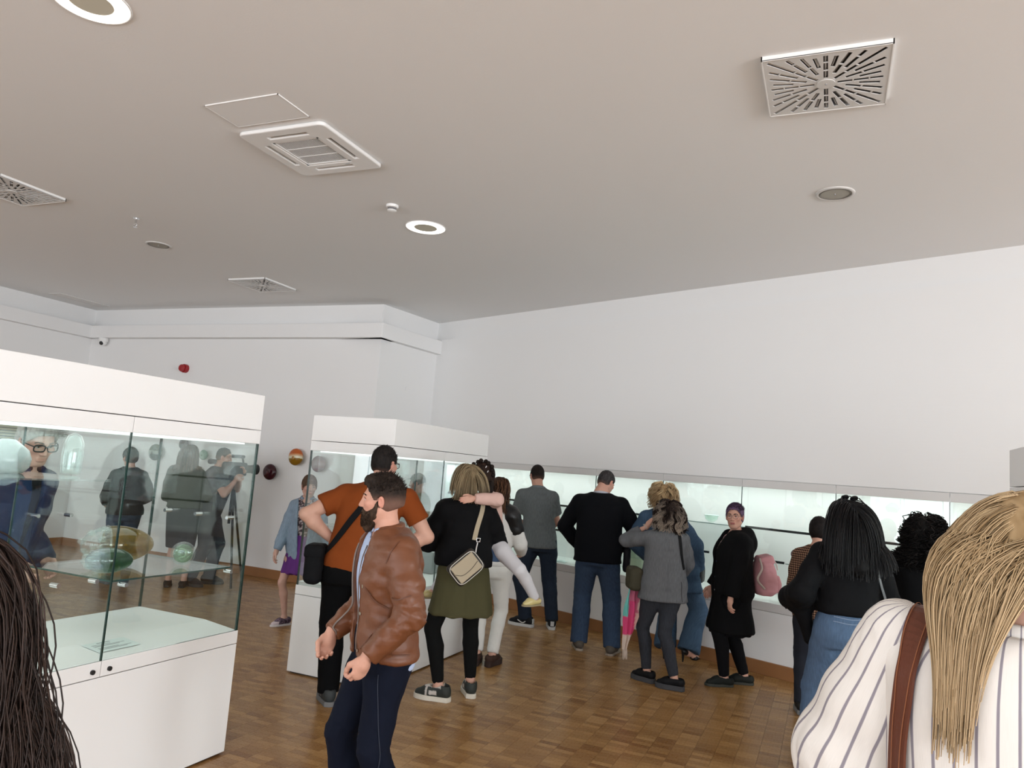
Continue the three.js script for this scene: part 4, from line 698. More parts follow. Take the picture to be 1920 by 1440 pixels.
      paths.push(q); const v = clamp((K ? lerp(rnd(), K.v, 0.6) : rnd()) * 1.15 - 0.05 + (h.tone ?? 0), 0, 1), k = [0, 1, 2].map((e) => lerp(c0[e], c1[e], v)); cols.push(h.tip && (!K || K.v > (h.tipFrom ?? 0)) ? [k, [0, 1, 2].map((e) => lerp(k[e], h.tip[e], 0.75))] : k);
    }
    mesh(h.name ?? 'hair', strandGeo(paths, h.r0 ?? 0.003, h.r1 ?? 0.0012, cols), h.matt ? hairMatt : hairMat, ctx.grp);
  }
  if (h.kind === 'beard') {
    const f = new Field(); f.ell([0, -0.075, 0.045], [0.056, 0.055, 0.05], 0.02); f.ell([0, -0.115 - h.drop * 0.5, 0.062], [0.036, 0.03 + h.drop, 0.032], 0.03); for (const sg of [-1, 1]) f.rc([sg * 0.071, -0.01, 0.012], [sg * 0.055, -0.075, 0.035], 0.008, 0.02, 0.02); f.rc([-0.026, -0.052, 0.088], [0.026, -0.052, 0.088], 0.008, 0.008, 0.008); for (const sg of [-1, 1]) f.rc([sg * 0.026, -0.052, 0.086], [sg * 0.034, -0.08, 0.078], 0.009, 0.012, 0.01);
    f.rc([-0.013, -0.0655, 0.105], [0.013, -0.0655, 0.105], 0.008, 0.008, 0.004, 's'); for (const sg of [-1, 1]) f.ell([sg * 0.045, -0.025, 0.09], [0.03, 0.03, 0.035], 0.012, 's');
    const g = f.mesh(0.0042, { move: (x, y, z) => 0.004 * nz(x * 60, y * 40, z * 60) + 0.004 * nz(x * 140, y * 90, z * 140), color: (x, y, z) => varied(x, y, z) }).applyMatrix4(headM); const bm = mesh('beard', g, hairMatt, ctx.grp);
    const paths = [], cols = []; for (let i = 0; i < 500; i++) { const a = rr(-1.25, 1.25), y = rr(-0.13, -0.02), p = f.project(V3(Math.sin(a) * 0.07, y, 0.02 + Math.cos(a) * 0.08), -0.003), n = f.grad(p), q = [p]; for (let j = 1; j < 4; j++) q.push(p.clone().addScaledVector(n, j * 0.0035).add(V3(0, -j * 0.004, 0))); if (y > -0.05 && Math.abs(a) < 0.8) continue; paths.push(q.map((v) => v.clone().applyMatrix4(headM))); cols.push(varied(p.x * 9, p.y * 3, p.z)); } mesh('beard_hair', strandGeo(paths, 0.0015, 0.0005, cols), hairMatt, bm);
  }
}
function makeGlasses(ctx, g) {
  const m = fabric(g.color ?? [0.02, 0.02, 0.022], 0.35), fr = new THREE.Group(), parts = [], z = 0.104, y = 0.004;
  for (const sg of [-1, 1]) { const pts = []; for (let i = 0; i < 24; i++) { const a = i / 24 * Math.PI * 2, c = Math.cos(a), q = Math.sin(a), e = g.round ? 2 : 3.4, rr2 = 1 / Math.pow(Math.pow(Math.abs(c), e) + Math.pow(Math.abs(q), e), 1 / e); pts.push(V3(sg * 0.033 + c * 0.027 * rr2, y + q * (g.h ?? 0.019) * rr2, z - 0.006 * ((sg * 0.033 + c * 0.027) / 0.06) ** 2)); } parts.push(tube(pts, g.r ?? 0.002, 40, 6, true)); parts.push(tube([[sg * 0.06, y + 0.008, z - 0.008], [sg * 0.079, y + 0.008, 0.055], [sg * 0.084, y + 0.006, -0.01], [sg * 0.083, y - 0.015, -0.03]], (g.r ?? 0.002) * 0.9, 20, 6)); }
  parts.push(tube([[-0.007, y + 0.006, z], [0, y + 0.009, z + 0.003], [0.007, y + 0.006, z]], g.r ?? 0.002, 8, 6));
  const o = mesh('glasses', merge(parts).applyMatrix4(ctx.headM), m, ctx.grp);
  if (!g.bare) for (const sg of [-1, 1]) mesh('lens', new THREE.CircleGeometry(0.024, 20).scale(1.1, (g.h ?? 0.019) / 0.024, 1).translate(sg * 0.033, y, z - 0.002).applyMatrix4(ctx.headM), M.pane, o);
}
// ---------------------------------------------------------------- the visitors
const C = { denim: [0.085, 0.13, 0.21], black: [0.006, 0.006, 0.007], navy: [0.009, 0.012, 0.026] };
const weave = dataTex(64, 64, (u, v, i, j) => { const n = 0.86 + 0.14 * (((i + j) % 4) < 2 ? 1 : 0) - 0.12 * Math.abs(nz(i * 0.9, j * 0.9, 2)); return [n, n, n]; }); weave.repeat.set(40, 40);
const slub = dataTex(128, 128, (u, v, i, j) => { const n = 0.8 + 0.2 * nz(i * 0.35, j * 0.06, 3) + 0.12 * nz(i * 0.8, j * 0.8, 1); return [n, n, n]; }); slub.repeat.set(3, 3);
const denimMat = (c) => fabric(c, 0.9, { map: slub });
const sneaker = (c, so, extra = {}) => ({ color: c, soleColor: so, sole: 0.034, L: 0.275, W: 0.1, collar: 0.07, low: true, ...extra });
const buttonGeo = new THREE.CylinderGeometry(0.0075, 0.0075, 0.003, 14);
function buttonsOn(ctx, fieldName, parent, pts, material) { for (const p of pts) { const f = ctx.fields[fieldName], q = f.project(V3(...p), 0.001), n = f.grad(q), m = mesh('button', buttonGeo, material, parent); m.position.copy(q); m.quaternion.setFromUnitVectors(V3(0, 1, 0), n); } }
const seam = (ctx, fieldName, pts, w, material, name, parent, th = 0.0025, off = 0.0005) => mesh(name, bandGeo(ctx.fields[fieldName], pts, w, th, off, 36), material, parent);

// 1 bearded man in a tan leather jacket
const pBeard = makePerson({
  label: 'bearded man in a tan leather jacket and dark jeans, looking sideways', pos: [-1.89, -3.02], yaw: -36, H: 1.675, w: 1.0, lean: [0, 0.03], pelvis: [0, 0, -0.04], head: [-27, 2, 0],
  hands: { L: [0.205, 0.885, 0.12], R: [-0.17, 0.905, 0.16] }, poles: { L: [0.7, 0, -1], R: [-0.5, 0, -1] }, feet: { L: [0.10, -0.12, 14], R: [-0.10, 0.02, -10] },
  handPose: { L: { curl: 0.75, palm: [-1, 0, 0.2], thumb: 0.8, dir: [-0.15, -1, 0.35], thumbTo: [0, 0, 1] }, R: { curl: 0.7, palm: [1, 0, 0.2], thumb: 0.8, dir: [0.1, -1, 0.3], thumbTo: [0, 0, 1] } },
  face: true, headCell: 0.004, bodyCell: 0.013, handCell: 0.0046, brow: [0.02, 0.012, 0.008], skin: [0.58, 0.31, 0.225],
  hair: [{ kind: 'short', t: 0.016, color: [0.010, 0.007, 0.006], light: [0.035, 0.024, 0.018], line: 0.078, quiff: true, rough: 0.006, nape: 0.07, fade: [-0.02, 0.045], cell: 0.0036, tufts: 700, tuftLen: 0.03, sweep: [0.1, 0.5, -0.3] }, { kind: 'beard', drop: 0.016, color: [0.016, 0.010, 0.007], light: [0.07, 0.042, 0.026] }],
  bottom: { color: [0.0045, 0.0065, 0.015], rough: 0.85, r: [0.096, 0.076, 0.068], length: 1.02, fold: 0.007, cell: 0.01 },
  under: { name: 'shirt', color: [0.42, 0.50, 0.68], off: 0.010, hem: 0.475, sleeves: 'none', cap: 0.05, collar: 0.022, collarGap: 0.35, fold: 0.003, neck: 0.06, cell: 0.01 },
  top: { name: 'leather_jacket', mat: fabric([0.15, 0.052, 0.021], 0.42, { bumpMap: plasterBump, bumpScale: 0.0012 }), off: 0.03, hem: 0.50, sleeve: [0.082, 0.07, 0.05], cap: 0.078, fold: 0.009, ff: [7, 12, 7], elbowFold: 1.5, boxy: 0.004, open: 0.07, openX: 0.03, neck: 0.066, collar: 0.03, collarGap: 0.75, cell: 0.009, length: 0.96 },
  shoes: sneaker([0.02, 0.015, 0.012], [0.05, 0.045, 0.04]),
  detail(c) { const f = 'leather_jacket', z = fabric([0.55, 0.5, 0.42], 0.3, { metalness: 1 }), dk = fabric([0.105, 0.036, 0.015], 0.5), j = c.leather_jacket;
    seam(c, f, [[0.085, 1.17, 0.16], [0.15, 1.12, 0.14], [0.20, 1.085, 0.08]], 0.009, dk, 'pocket_seam', j, 0.003); seam(c, f, [[0.083, 1.17, 0.165], [0.083, 1.15, 0.165]], 0.006, z, 'zip_pull', j, 0.004);
    for (const x of [0.035, -0.095]) seam(c, f, [[x, 1.36, 0.16], [x * 1.0, 1.1, 0.18], [x, 0.87, 0.18]], 0.008, fabric([0.16, 0.12, 0.10], 0.45), 'zip', j, 0.003);
    seam(c, f, [[0.30, 1.16, -0.02], [0.29, 1.14, 0.05], [0.24, 1.13, 0.08]], 0.006, dk, 'sleeve_seam', j, 0.002); seam(c, f, [[0.23, 0.885, -0.1], [0.2, 0.885, 0.05], [0.1, 0.885, 0.16]], 0.007, dk, 'hem_seam', j, 0.002); seam(c, f, [[0.19, 1.42, -0.05], [0.21, 1.3, 0.09], [0.19, 1.24, 0.09]], 0.006, dk, 'armhole_seam', j, 0.002);
    buttonsOn(c, f, j, [[0.05, 0.868, 0.18], [0.06, 1.03, 0.2]], z); seam(c, f, [[0.15, 1.03, 0.17], [0.165, 0.95, 0.17], [0.17, 0.92, 0.16]], 0.008, dk, 'pocket_seam', j, 0.003);
    seam(c, 'bottom', [[0.16, 0.80, 0.04], [0.165, 0.6, 0.02], [0.15, 0.35, 0.0], [0.14, 0.14, 0]], 0.004, fabric([0.03, 0.035, 0.05], 0.8), 'side_seam', c.trousers, 0.0015); }
});
// 2 man in the orange shirt
const pOrange = makePerson({
  label: 'tall man in an orange T-shirt with hands on hips, seen from behind', pos: [-3.06, -4.6], yaw: -154.4, H: 1.85, w: 1.12, depth: 1.12, belly: 0.03, shoulders: 1.06, pelvis: [0.05, 0, 0], lean: [-0.11, 0.03], head: [-34, 6, -4], headScale: 1.04,
  hands: { L: [0.225, 1.135, 0.02], R: [-0.20, 1.10, 0.04] }, poles: { L: [1, 0.25, -0.45], R: [-1, 0.35, -0.1] }, feet: { L: [0.154, 0.06, 22], R: [-0.138, -0.086, -12] }, arm: 1.12,
  handPose: { L: { curl: 0.5, palm: [-1, 0, -0.2], dir: [-0.35, -0.7, 0.55], thumbTo: [0, 0, -1] }, R: { curl: 0.5, palm: [1, 0, 0], dir: [0.4, -0.7, 0.5], thumbTo: [0, 0, -1] } }, bodyCell: 0.0105, handCell: 0.0045,
  hair: { kind: 'short', t: 0.012, color: [0.006, 0.005, 0.005], light: [0.02, 0.016, 0.014], nape: 0.085, rough: 0.006, fade: [-0.09, -0.03], tufts: 400, tuftLen: 0.022, sweep: [0.1, 0.5, 0.2] }, glasses: { r: 0.0026 }, face: true,
  bottom: { color: [0.0022, 0.0022, 0.0026], rough: 0.9, r: [0.108, 0.086, 0.074], length: 1.03, fold: 0.005 },
  top: { name: 't_shirt', color: [0.205, 0.046, 0.009], off: 0.02, hem: 0.505, sleeves: 'short', length: 0.6, sleeve: [0.08, 0.078, 0], cap: 0.082, fold: 0.006, ff: [5, 7, 5], boxy: 0.01, neck: 0.068, cell: 0.0105 },
  shoes: sneaker([0.022, 0.026, 0.026], [0.16, 0.16, 0.16], { vcolor: (x, y, z) => (Math.sin(z * 60 + y * 160) > 0.72 && y > 0.04 && z > 0.05) ? [0.4, 0.4, 0.4] : [0.022, 0.026, 0.027], laces: [0.08, 0.08, 0.08] }),
  detail(c) { seam(c, 't_shirt', [[-0.12, 1.60, 0.02], [-0.07, 1.615, -0.1], [-0.0, 1.60, -0.04]], 0.014, fabric([0.17, 0.037, 0.007], 0.9), 'neck_band', c.t_shirt, 0.002); }
});
// 3 woman in black jacket carrying a girl
const pMother = makePerson({
  label: 'blonde woman in a black jacket and olive skirt carrying a girl', pos: [-2.56, -5.2], yaw: -141.8, H: 1.765, female: true, w: 1.06, head: [14, 4, 5], lean: [0.02, -0.02], pelvis: [-0.02, 0, 0.02],
  hands: { L: [0.10, 1.12, 0.32], R: [-0.17, 1.10, 0.32] }, poles: { L: [1, -0.7, -0.6], R: [-1, -0.7, -0.6] }, feet: { L: [0.10, -0.02, 58], R: [-0.165, 0.10, -4] }, leg: 0.98,
  hair: { kind: 'long', clump: 90, n: 800, step: 0.022, len: 0.31, color: [0.10, 0.068, 0.035], light: [0.42, 0.32, 0.19], fan: 0.75, back: -0.35, part: 0.0, over: ['jacket'], r0: 0.0028, r1: 0.0014, low: -0.35, lift0: 0.008, lift1: 0.024, lenByRoot: 0.10, volume: (f) => { f.ell([0, 0.034, -0.02], [0.088, 0.108, 0.104], 0.02); f.rc([0, 0.0, -0.045], [0, -0.115, -0.05], 0.082, 0.068, 0.03); f.ell([0, -0.06, 0.095], [0.062, 0.11, 0.075], 0.01, 's'); } },
  bottom: { name: 'leggings', color: [0.005, 0.005, 0.005], rough: 0.9, r: [0.088, 0.060, 0.042], length: 0.90, fold: 0.0015, off: 0.004 },
  skirt: { color: [0.064, 0.058, 0.027], hem: 0.352, a: 0.245, b: 0.19, waist: 0.6, fold: 0.006, pleat: 0.004, centre: [-0.02, 0.0] },
  top: { name: 'jacket', color: [0.0035, 0.0035, 0.0042], rough: 0.8, off: 0.036, hem: 0.555, sleeve: [0.085, 0.085, 0.06], cap: 0.085, boxy: 0.04, flare: 0.02, fold: 0.008, ff: [6, 9, 6], elbowFold: 1.2, neck: 0.066, collar: 0.028, collarGap: 0.5 },
  shoes: { color: [0.016, 0.02, 0.017], soleColor: [0.62, 0.58, 0.50], sole: 0.036, L: 0.275, W: 0.105, collar: 0.075, low: true, tread: [0.16, 0.07, 0.04], laces: [0.5, 0.46, 0.4], vcolor: (x, y, z) => { const white = (z > 0.0 && z < 0.2 && y < 0.075 && y > 0.045 && Math.abs(x) > 0.02) || Math.abs(z - 0.3) < 0.03 || (y > 0.098 && z > -0.12); return white ? [0.5, 0.46, 0.42] : [0.017, 0.022, 0.019]; } }
});
const pChild = makePerson({
  label: 'girl with braided dark hair and white tights, carried in the arms', pos: [-2.452, -5.432], yaw: -35.7, H: 1.24, female: true, headScale: 1.16, pelvis: [-0.01, 0.50, -0.03], lean: [0.0, 0.08], head: [-52, 6, 6], keepHead: true,
  hands: { L: [0.245, 1.50, 0.30], R: [-0.12, 1.36, 0.24] }, poles: { L: [1, 0.1, -0.6], R: [-0.3, -1, 0] }, feet: { L: [0.24, -0.31, 10, 0.705, 5], R: [-0.22, 0.33, -20, 0.69] }, bodyCell: 0.011, bareFeet: true,
  handPose: { L: { curl: 0.2, palm: [-1, -0.4, 0], dir: [-0.1, -0.2, 1], thumbTo: [0, 1, 0] } },
  hair: [{ kind: 'short', t: 0.017, color: [0.010, 0.006, 0.005], light: [0.036, 0.02, 0.014], rough: 0.006, line: 0.075, nape: 0.11 }],
  bottom: { name: 'tights', color: [0.55, 0.53, 0.55], rough: 0.9, r: [0.094, 0.072, 0.052], length: 1.0, fold: 0.0015, off: 0.008, cell: 0.0105 },
  skirt: { mat: denimMat([0.06, 0.10, 0.18]), hem: 0.42, a: 0.235, b: 0.2, waist: 0.6, fold: 0.006, name: 'denim_skirt' },
  top: { name: 'sweater', color: [0.60, 0.40, 0.35], off: 0.016, hem: 0.56, sleeve: [0.082, 0.075, 0.055], cap: 0.08, fold: 0.006, elbowFold: 1.2, neck: 0.064 },
  shoes: { color: [0.55, 0.45, 0.2], soleColor: [0.3, 0.25, 0.15], sole: 0.014, L: 0.25, W: 0.095, collar: 0.0, low: true, rough: 0.25 },
  detail(c) { // plait over the crown with small white clips
    const k = []; for (let i = 0; i < 9; i++) { const a = lerp(-1.1, 1.75, i / 8); k.push([Math.sin(0.5) * 0.05 + 0.02, 0.035 + Math.cos(a) * 0.118, -0.015 - Math.sin(a) * 0.114]); }
    const f = new Field(); k.forEach((p, i) => f.ell([p[0] + (i % 2 ? 0.011 : -0.011), p[1], p[2]], [0.021, 0.02, 0.02], 0.008)); f.chain([[0.03, -0.06, -0.105], [0.045, -0.13, -0.10], [0.05, -0.2, -0.08]], [0.03, 0.026, 0.012], 0.02);
    mesh('plait', f.mesh(0.0055, { color: () => [0.014, 0.009, 0.007] }).applyMatrix4(c.headM), hairMatt, c.grp);
    for (const [x, y, z] of [[-0.02, 0.13, -0.05], [0.07, 0.09, -0.07], [0.075, 0.045, -0.09], [0.02, 0.06, -0.125], [-0.055, 0.11, -0.03]]) mesh('hair_clip', new THREE.CapsuleGeometry(0.005, 0.022, 4, 8).rotateZ(0.9).translate(x, y, z).applyMatrix4(c.headM), fabric([0.7, 0.66, 0.66], 0.4), c.grp);
  }
});
// 4 woman in white jeans
makePerson({
  label: 'woman in white jeans and white blouse half hidden behind the black jacket', pos: [-2.8, -6.3], yaw: -171, H: 1.67, female: true, head: [-30, 8, 0], hands: { L: [0.12, 1.0, 0.3], R: [-0.2, 0.98, 0.3] }, feet: { L: [0.06, -0.05, 10], R: [-0.075, -0.03, -12] },
  hair: { kind: 'long', n: 380, len: 0.4, color: [0.03, 0.014, 0.008], light: [0.13, 0.06, 0.03], fan: 0.7, over: ['blouse'], r0: 0.004, r1: 0.0018, curlR: 0.008, curlF: 40, lenByRoot: 0.14, volume: (f) => { f.ell([0, 0.034, -0.02], [0.088, 0.108, 0.104], 0.02); f.rc([0, 0, -0.045], [0, -0.17, -0.06], 0.08, 0.07, 0.03); f.ell([0, -0.06, 0.1], [0.066, 0.12, 0.08], 0.01, 's'); } },
  bottom: { name: 'jeans', color: [0.68, 0.67, 0.64], r: [0.092, 0.066, 0.056], length: 0.93, fold: 0.004 },
  top: { name: 'blouse', color: [0.70, 0.69, 0.67], off: 0.022, hem: 0.52, sleeve: [0.075, 0.07, 0.055], fold: 0.008, boxy: 0.02 },
  shoes: { color: [0.05, 0.028, 0.022], soleColor: [0.045, 0.03, 0.026], sole: 0.05, L: 0.25, W: 0.092, collar: 0.03, low: true, tread: [0.55, 0.5, 0.45] },
  detail(c) { const f = new Field(), { J, s } = c; for (const k of ['L', 'R']) f.rc(V3(J.neck.x * 0.6 + J['sh' + k].x * 0.4, J.neck.y - 0.005, J.neck.z - 0.01), J['sh' + k], 0.07, 0.088, 0.03); f.rc(J.shL, J.shL.clone().lerp(J.elL, 0.5), 0.088, 0.08, 0.03); f.rc(J.shR, J.shR.clone().lerp(J.elR, 0.5), 0.088, 0.08, 0.03); f.half(0, 0, 1, 0.09); mesh('draped_jacket', f.mesh(0.011, { move: wrinkle(0.006, 8, 9, 8, 2) }), fabric([0.007, 0.007, 0.008], 0.4), c.grp); }
});
// 5 man in the grey polo shirt
makePerson({
  label: 'man in a grey polo shirt and dark jeans facing the wall vitrine', pos: [-3.04, -8.14], yaw: -159.4, H: 1.84, w: 0.94, lean: [0.06, -0.01], pelvis: [0.0, 0, 0], head: [22, 10, 0], hands: { L: [0.12, 1.06, 0.24], R: [-0.02, 1.04, 0.26] }, poles: { L: [1, 0, -0.6], R: [-1, 0, -0.6] }, feet: { L: [0.10, -0.02, 65], R: [-0.20, -0.015, 3] },
  hair: { kind: 'short', t: 0.009, color: [0.008, 0.006, 0.005], light: [0.022, 0.016, 0.013], fade: [-0.07, 0.0], nape: 0.075, rough: 0.003 }, glasses: { r: 0.0018 }, face: true,
  bottom: { name: 'jeans', mat: denimMat([0.024, 0.034, 0.055]), r: [0.102, 0.080, 0.070], length: 1.02, fold: 0.006 },
  top: { name: 'polo_shirt', mat: fabric([0.155, 0.17, 0.175], 0.9, { map: slub }), off: 0.022, hem: 0.478, sleeves: 'short', length: 0.68, sleeve: [0.08, 0.074], cap: 0.078, fold: 0.005, boxy: 0.014, collar: 0.034, collarGap: 0.5, collarMat: fabric([0.17, 0.19, 0.20], 0.9) },
  shoes: sneaker([0.012, 0.013, 0.016], [0.62, 0.62, 0.62], { L: 0.29, extra(m, sm, L, W, sg, s, y0) { for (const q of [-1, 1]) mesh('side_mark', tube([[q * W * 0.36, y0 + 0.05, -0.12 * L], [q * W * 0.46, y0 + 0.022, 0.02 * L], [q * W * 0.45, y0 + 0.045, 0.24 * L]], 0.0065, 12, 5).applyMatrix4(m), fabric([0.7, 0.7, 0.7], 0.5), sm); mesh('heel_tab', new THREE.BoxGeometry(0.04, 0.05, 0.012).translate(0, y0 + 0.045, -0.325 * L).applyMatrix4(m), fabric([0.6, 0.6, 0.6], 0.5), sm); } })
});
// 6 man in the black blazer
const pBlazer = makePerson({
  label: 'tall man in a black blazer and blue jeans bending his head to the vitrine', pos: [-2.12, -7.47], yaw: -169.2, H: 1.85, w: 1.1, belly: 0.02, shoulders: 1.06, lean: [0.01, 0.05], pelvis: [0.03, 0, 0], head: [-38, 32, -6], headFix: 0.3, hands: { L: [0.25, 1.0, 0.22], R: [-0.19, 1.0, 0.24] }, poles: { L: [1, 0, -0.25], R: [-1, 0, -0.25] }, feet: { L: [0.17, 0.03, 14], R: [-0.166, -0.03, -10] },
  hair: { kind: 'short', t: 0.01, color: [0.012, 0.010, 0.010], light: [0.06, 0.055, 0.055], nape: 0.08, fade: [-0.08, -0.02] }, face: true,
  bottom: { name: 'jeans', mat: denimMat([0.045, 0.072, 0.125]), r: [0.112, 0.088, 0.083], length: 1.06, fold: 0.005 },
  under: { name: 'shirt', color: [0.45, 0.46, 0.52], off: 0.008, hem: 0.56, sleeves: 'none', collar: 0.03, collarGap: 0.3, neck: 0.06 },
  top: { name: 'blazer', color: [0.003, 0.0034, 0.0052], rough: 0.85, off: 0.034, hem: 0.475, sleeve: [0.082, 0.074, 0.058], cap: 0.083, fold: 0.004, ff: [4, 4, 4], boxy: 0.02, flare: 0.014, neck: 0.068, vneck: 0.2, n: 2.6 },
  shoes: { color: [0.09, 0.075, 0.06], soleColor: [0.3, 0.25, 0.2], sole: 0.022, L: 0.29, W: 0.1, collar: 0.055, low: true }
});
// 7 blonde woman in denim
const pDenim = makePerson({
  label: 'blonde woman in a long denim shirt and wide jeans on black heels', pos: [-1.43, -7.55], yaw: -180.9, H: 1.73, female: true, w: 1.08, lean: [0.16, 0], pelvis: [-0.06, 0, 0], head: [12, 10, 4], hands: { L: [0.26, 0.98, 0.24], R: [-0.235, 0.90, 0.06] }, poles: { L: [1, 0, -0.8], R: [-1, 0, -0.8] }, feet: { L: [-0.0, -0.05, 5, 0.05], R: [-0.22, -0.05, -32, 0.05] }, bareFeet: true,
  hair: { kind: 'long', clump: 50, n: 700, len: 0.25, color: [0.20, 0.115, 0.05], light: [0.66, 0.48, 0.27], fan: 0.8, over: [], r0: 0.0032, r1: 0.0018, curlR: 0.02, curlF: 45, low: -0.3, lenByRoot: 0.06, mess: 0.3, lift0: 0.008, lift1: 0.045, volume: (f) => { f.ell([0, 0.034, -0.02], [0.085, 0.104, 0.103], 0.02); f.rc([0, 0, -0.04], [0, -0.06, -0.045], 0.078, 0.055, 0.03); f.ell([0, -0.06, 0.1], [0.06, 0.11, 0.075], 0.01, 's'); } },
  bottom: { name: 'jeans', mat: denimMat([0.07, 0.12, 0.19]), r: [0.104, 0.09, 0.11], length: 0.97, fold: 0.006 },
  top: { name: 'denim_shirt', mat: denimMat([0.065, 0.115, 0.19]), off: 0.03, hem: 0.40, sleeve: [0.09, 0.09, 0.095], cap: 0.08, flare: 0.03, fold: 0.008, boxy: 0.05, collar: 0.024, length: 0.95 },
  shoes: { color: [0.008, 0.008, 0.009], rough: 0.35, heel: 0.075, L: 0.25, W: 0.085 }
});
// 8 woman in the grey shirt
const pGrey = makePerson({
  label: 'short woman in a grey shirt with curly streaked hair, hand raised to her face', pos: [-1.31, -6.65], yaw: -153.9, H: 1.565, female: true, w: 1.1, lean: [0.0, -0.01], head: [16, 0, 6], hands: { L: [0.135, 1.33, 0.14], R: [-0.20, 0.86, 0.26] }, poles: { L: [1, -1, -0.2], R: [-1, -0.2, -0.6] }, feet: { L: [0.08, 0.09, 40], R: [-0.11, -0.11, 62] }, leg: 0.98,
  handPose: { L: { curl: 0.5, palm: [-1, 0, 0.3], dir: [-0.5, 0.75, 0.25], thumbTo: [0, 0, 1] } },
  hair: { kind: 'long', clump: 60, tipFrom: 0.45, n: 900, len: 0.27, color: [0.012, 0.008, 0.007], light: [0.05, 0.032, 0.025], tip: [0.55, 0.45, 0.36], fan: 0.85, back: -0.25, over: ['shirt'], r0: 0.0034, r1: 0.0018, curlR: 0.014, curlF: 60, low: -0.35, mess: 0.2, lenByRoot: 0.10, lift0: 0.014, lift1: 0.05, matt: true, volume: (f) => { f.ell([0, 0.034, -0.02], [0.088, 0.106, 0.105], 0.02); f.rc([0, 0, -0.045], [0, -0.08, -0.05], 0.08, 0.07, 0.03); f.ell([0, -0.06, 0.1], [0.06, 0.11, 0.075], 0.01, 's'); } },
  bottom: { name: 'jeans', mat: denimMat([0.042, 0.045, 0.055]), r: [0.098, 0.066, 0.05], length: 0.9, fold: 0.005 },
  top: { name: 'shirt', mat: fabric([0.15, 0.155, 0.165], 0.88, { map: slub }), off: 0.026, hem: 0.452, sleeve: [0.076, 0.07, 0.052], cap: 0.075, flare: 0.035, fold: 0.008, ff: [6, 4, 6], boxy: 0.035, collar: 0.02 , length: 0.72 },
  shoes: { color: [0.008, 0.008, 0.009], soleColor: [0.06, 0.06, 0.065], sole: 0.042, L: 0.265, W: 0.1, collar: 0.06, low: true },
  detail(c) { seam(c, 'shirt', [[-0.14, 0.90, -0.17], [-0.15, 0.8, -0.18], [-0.155, 0.74, -0.18]], 0.006, fabric([0.05, 0.05, 0.055], 0.9), 'shirt_vent', c.shirt, 0.002); seam(c, 'shirt', [[0.0, 1.25, -0.15], [0.0, 1.0, -0.15], [0.0, 0.75, -0.18]], 0.005, fabric([0.11, 0.115, 0.125], 0.9), 'back_seam', c.shirt, 0.0015); const w = c.J.wrL, e = c.J.elL; for (const t of [0.06, 0.1]) { const p = w.clone().lerp(e, t), ax = w.clone().sub(e).normalize(); const g = new THREE.TorusGeometry(0.029, 0.003, 6, 24); g.applyQuaternion(new THREE.Quaternion().setFromUnitVectors(V3(0, 0, 1), ax)); mesh('bracelet', g.translate(p.x, p.y, p.z), fabric([0.5, 0.42, 0.35], 0.4), c.grp); } }
});
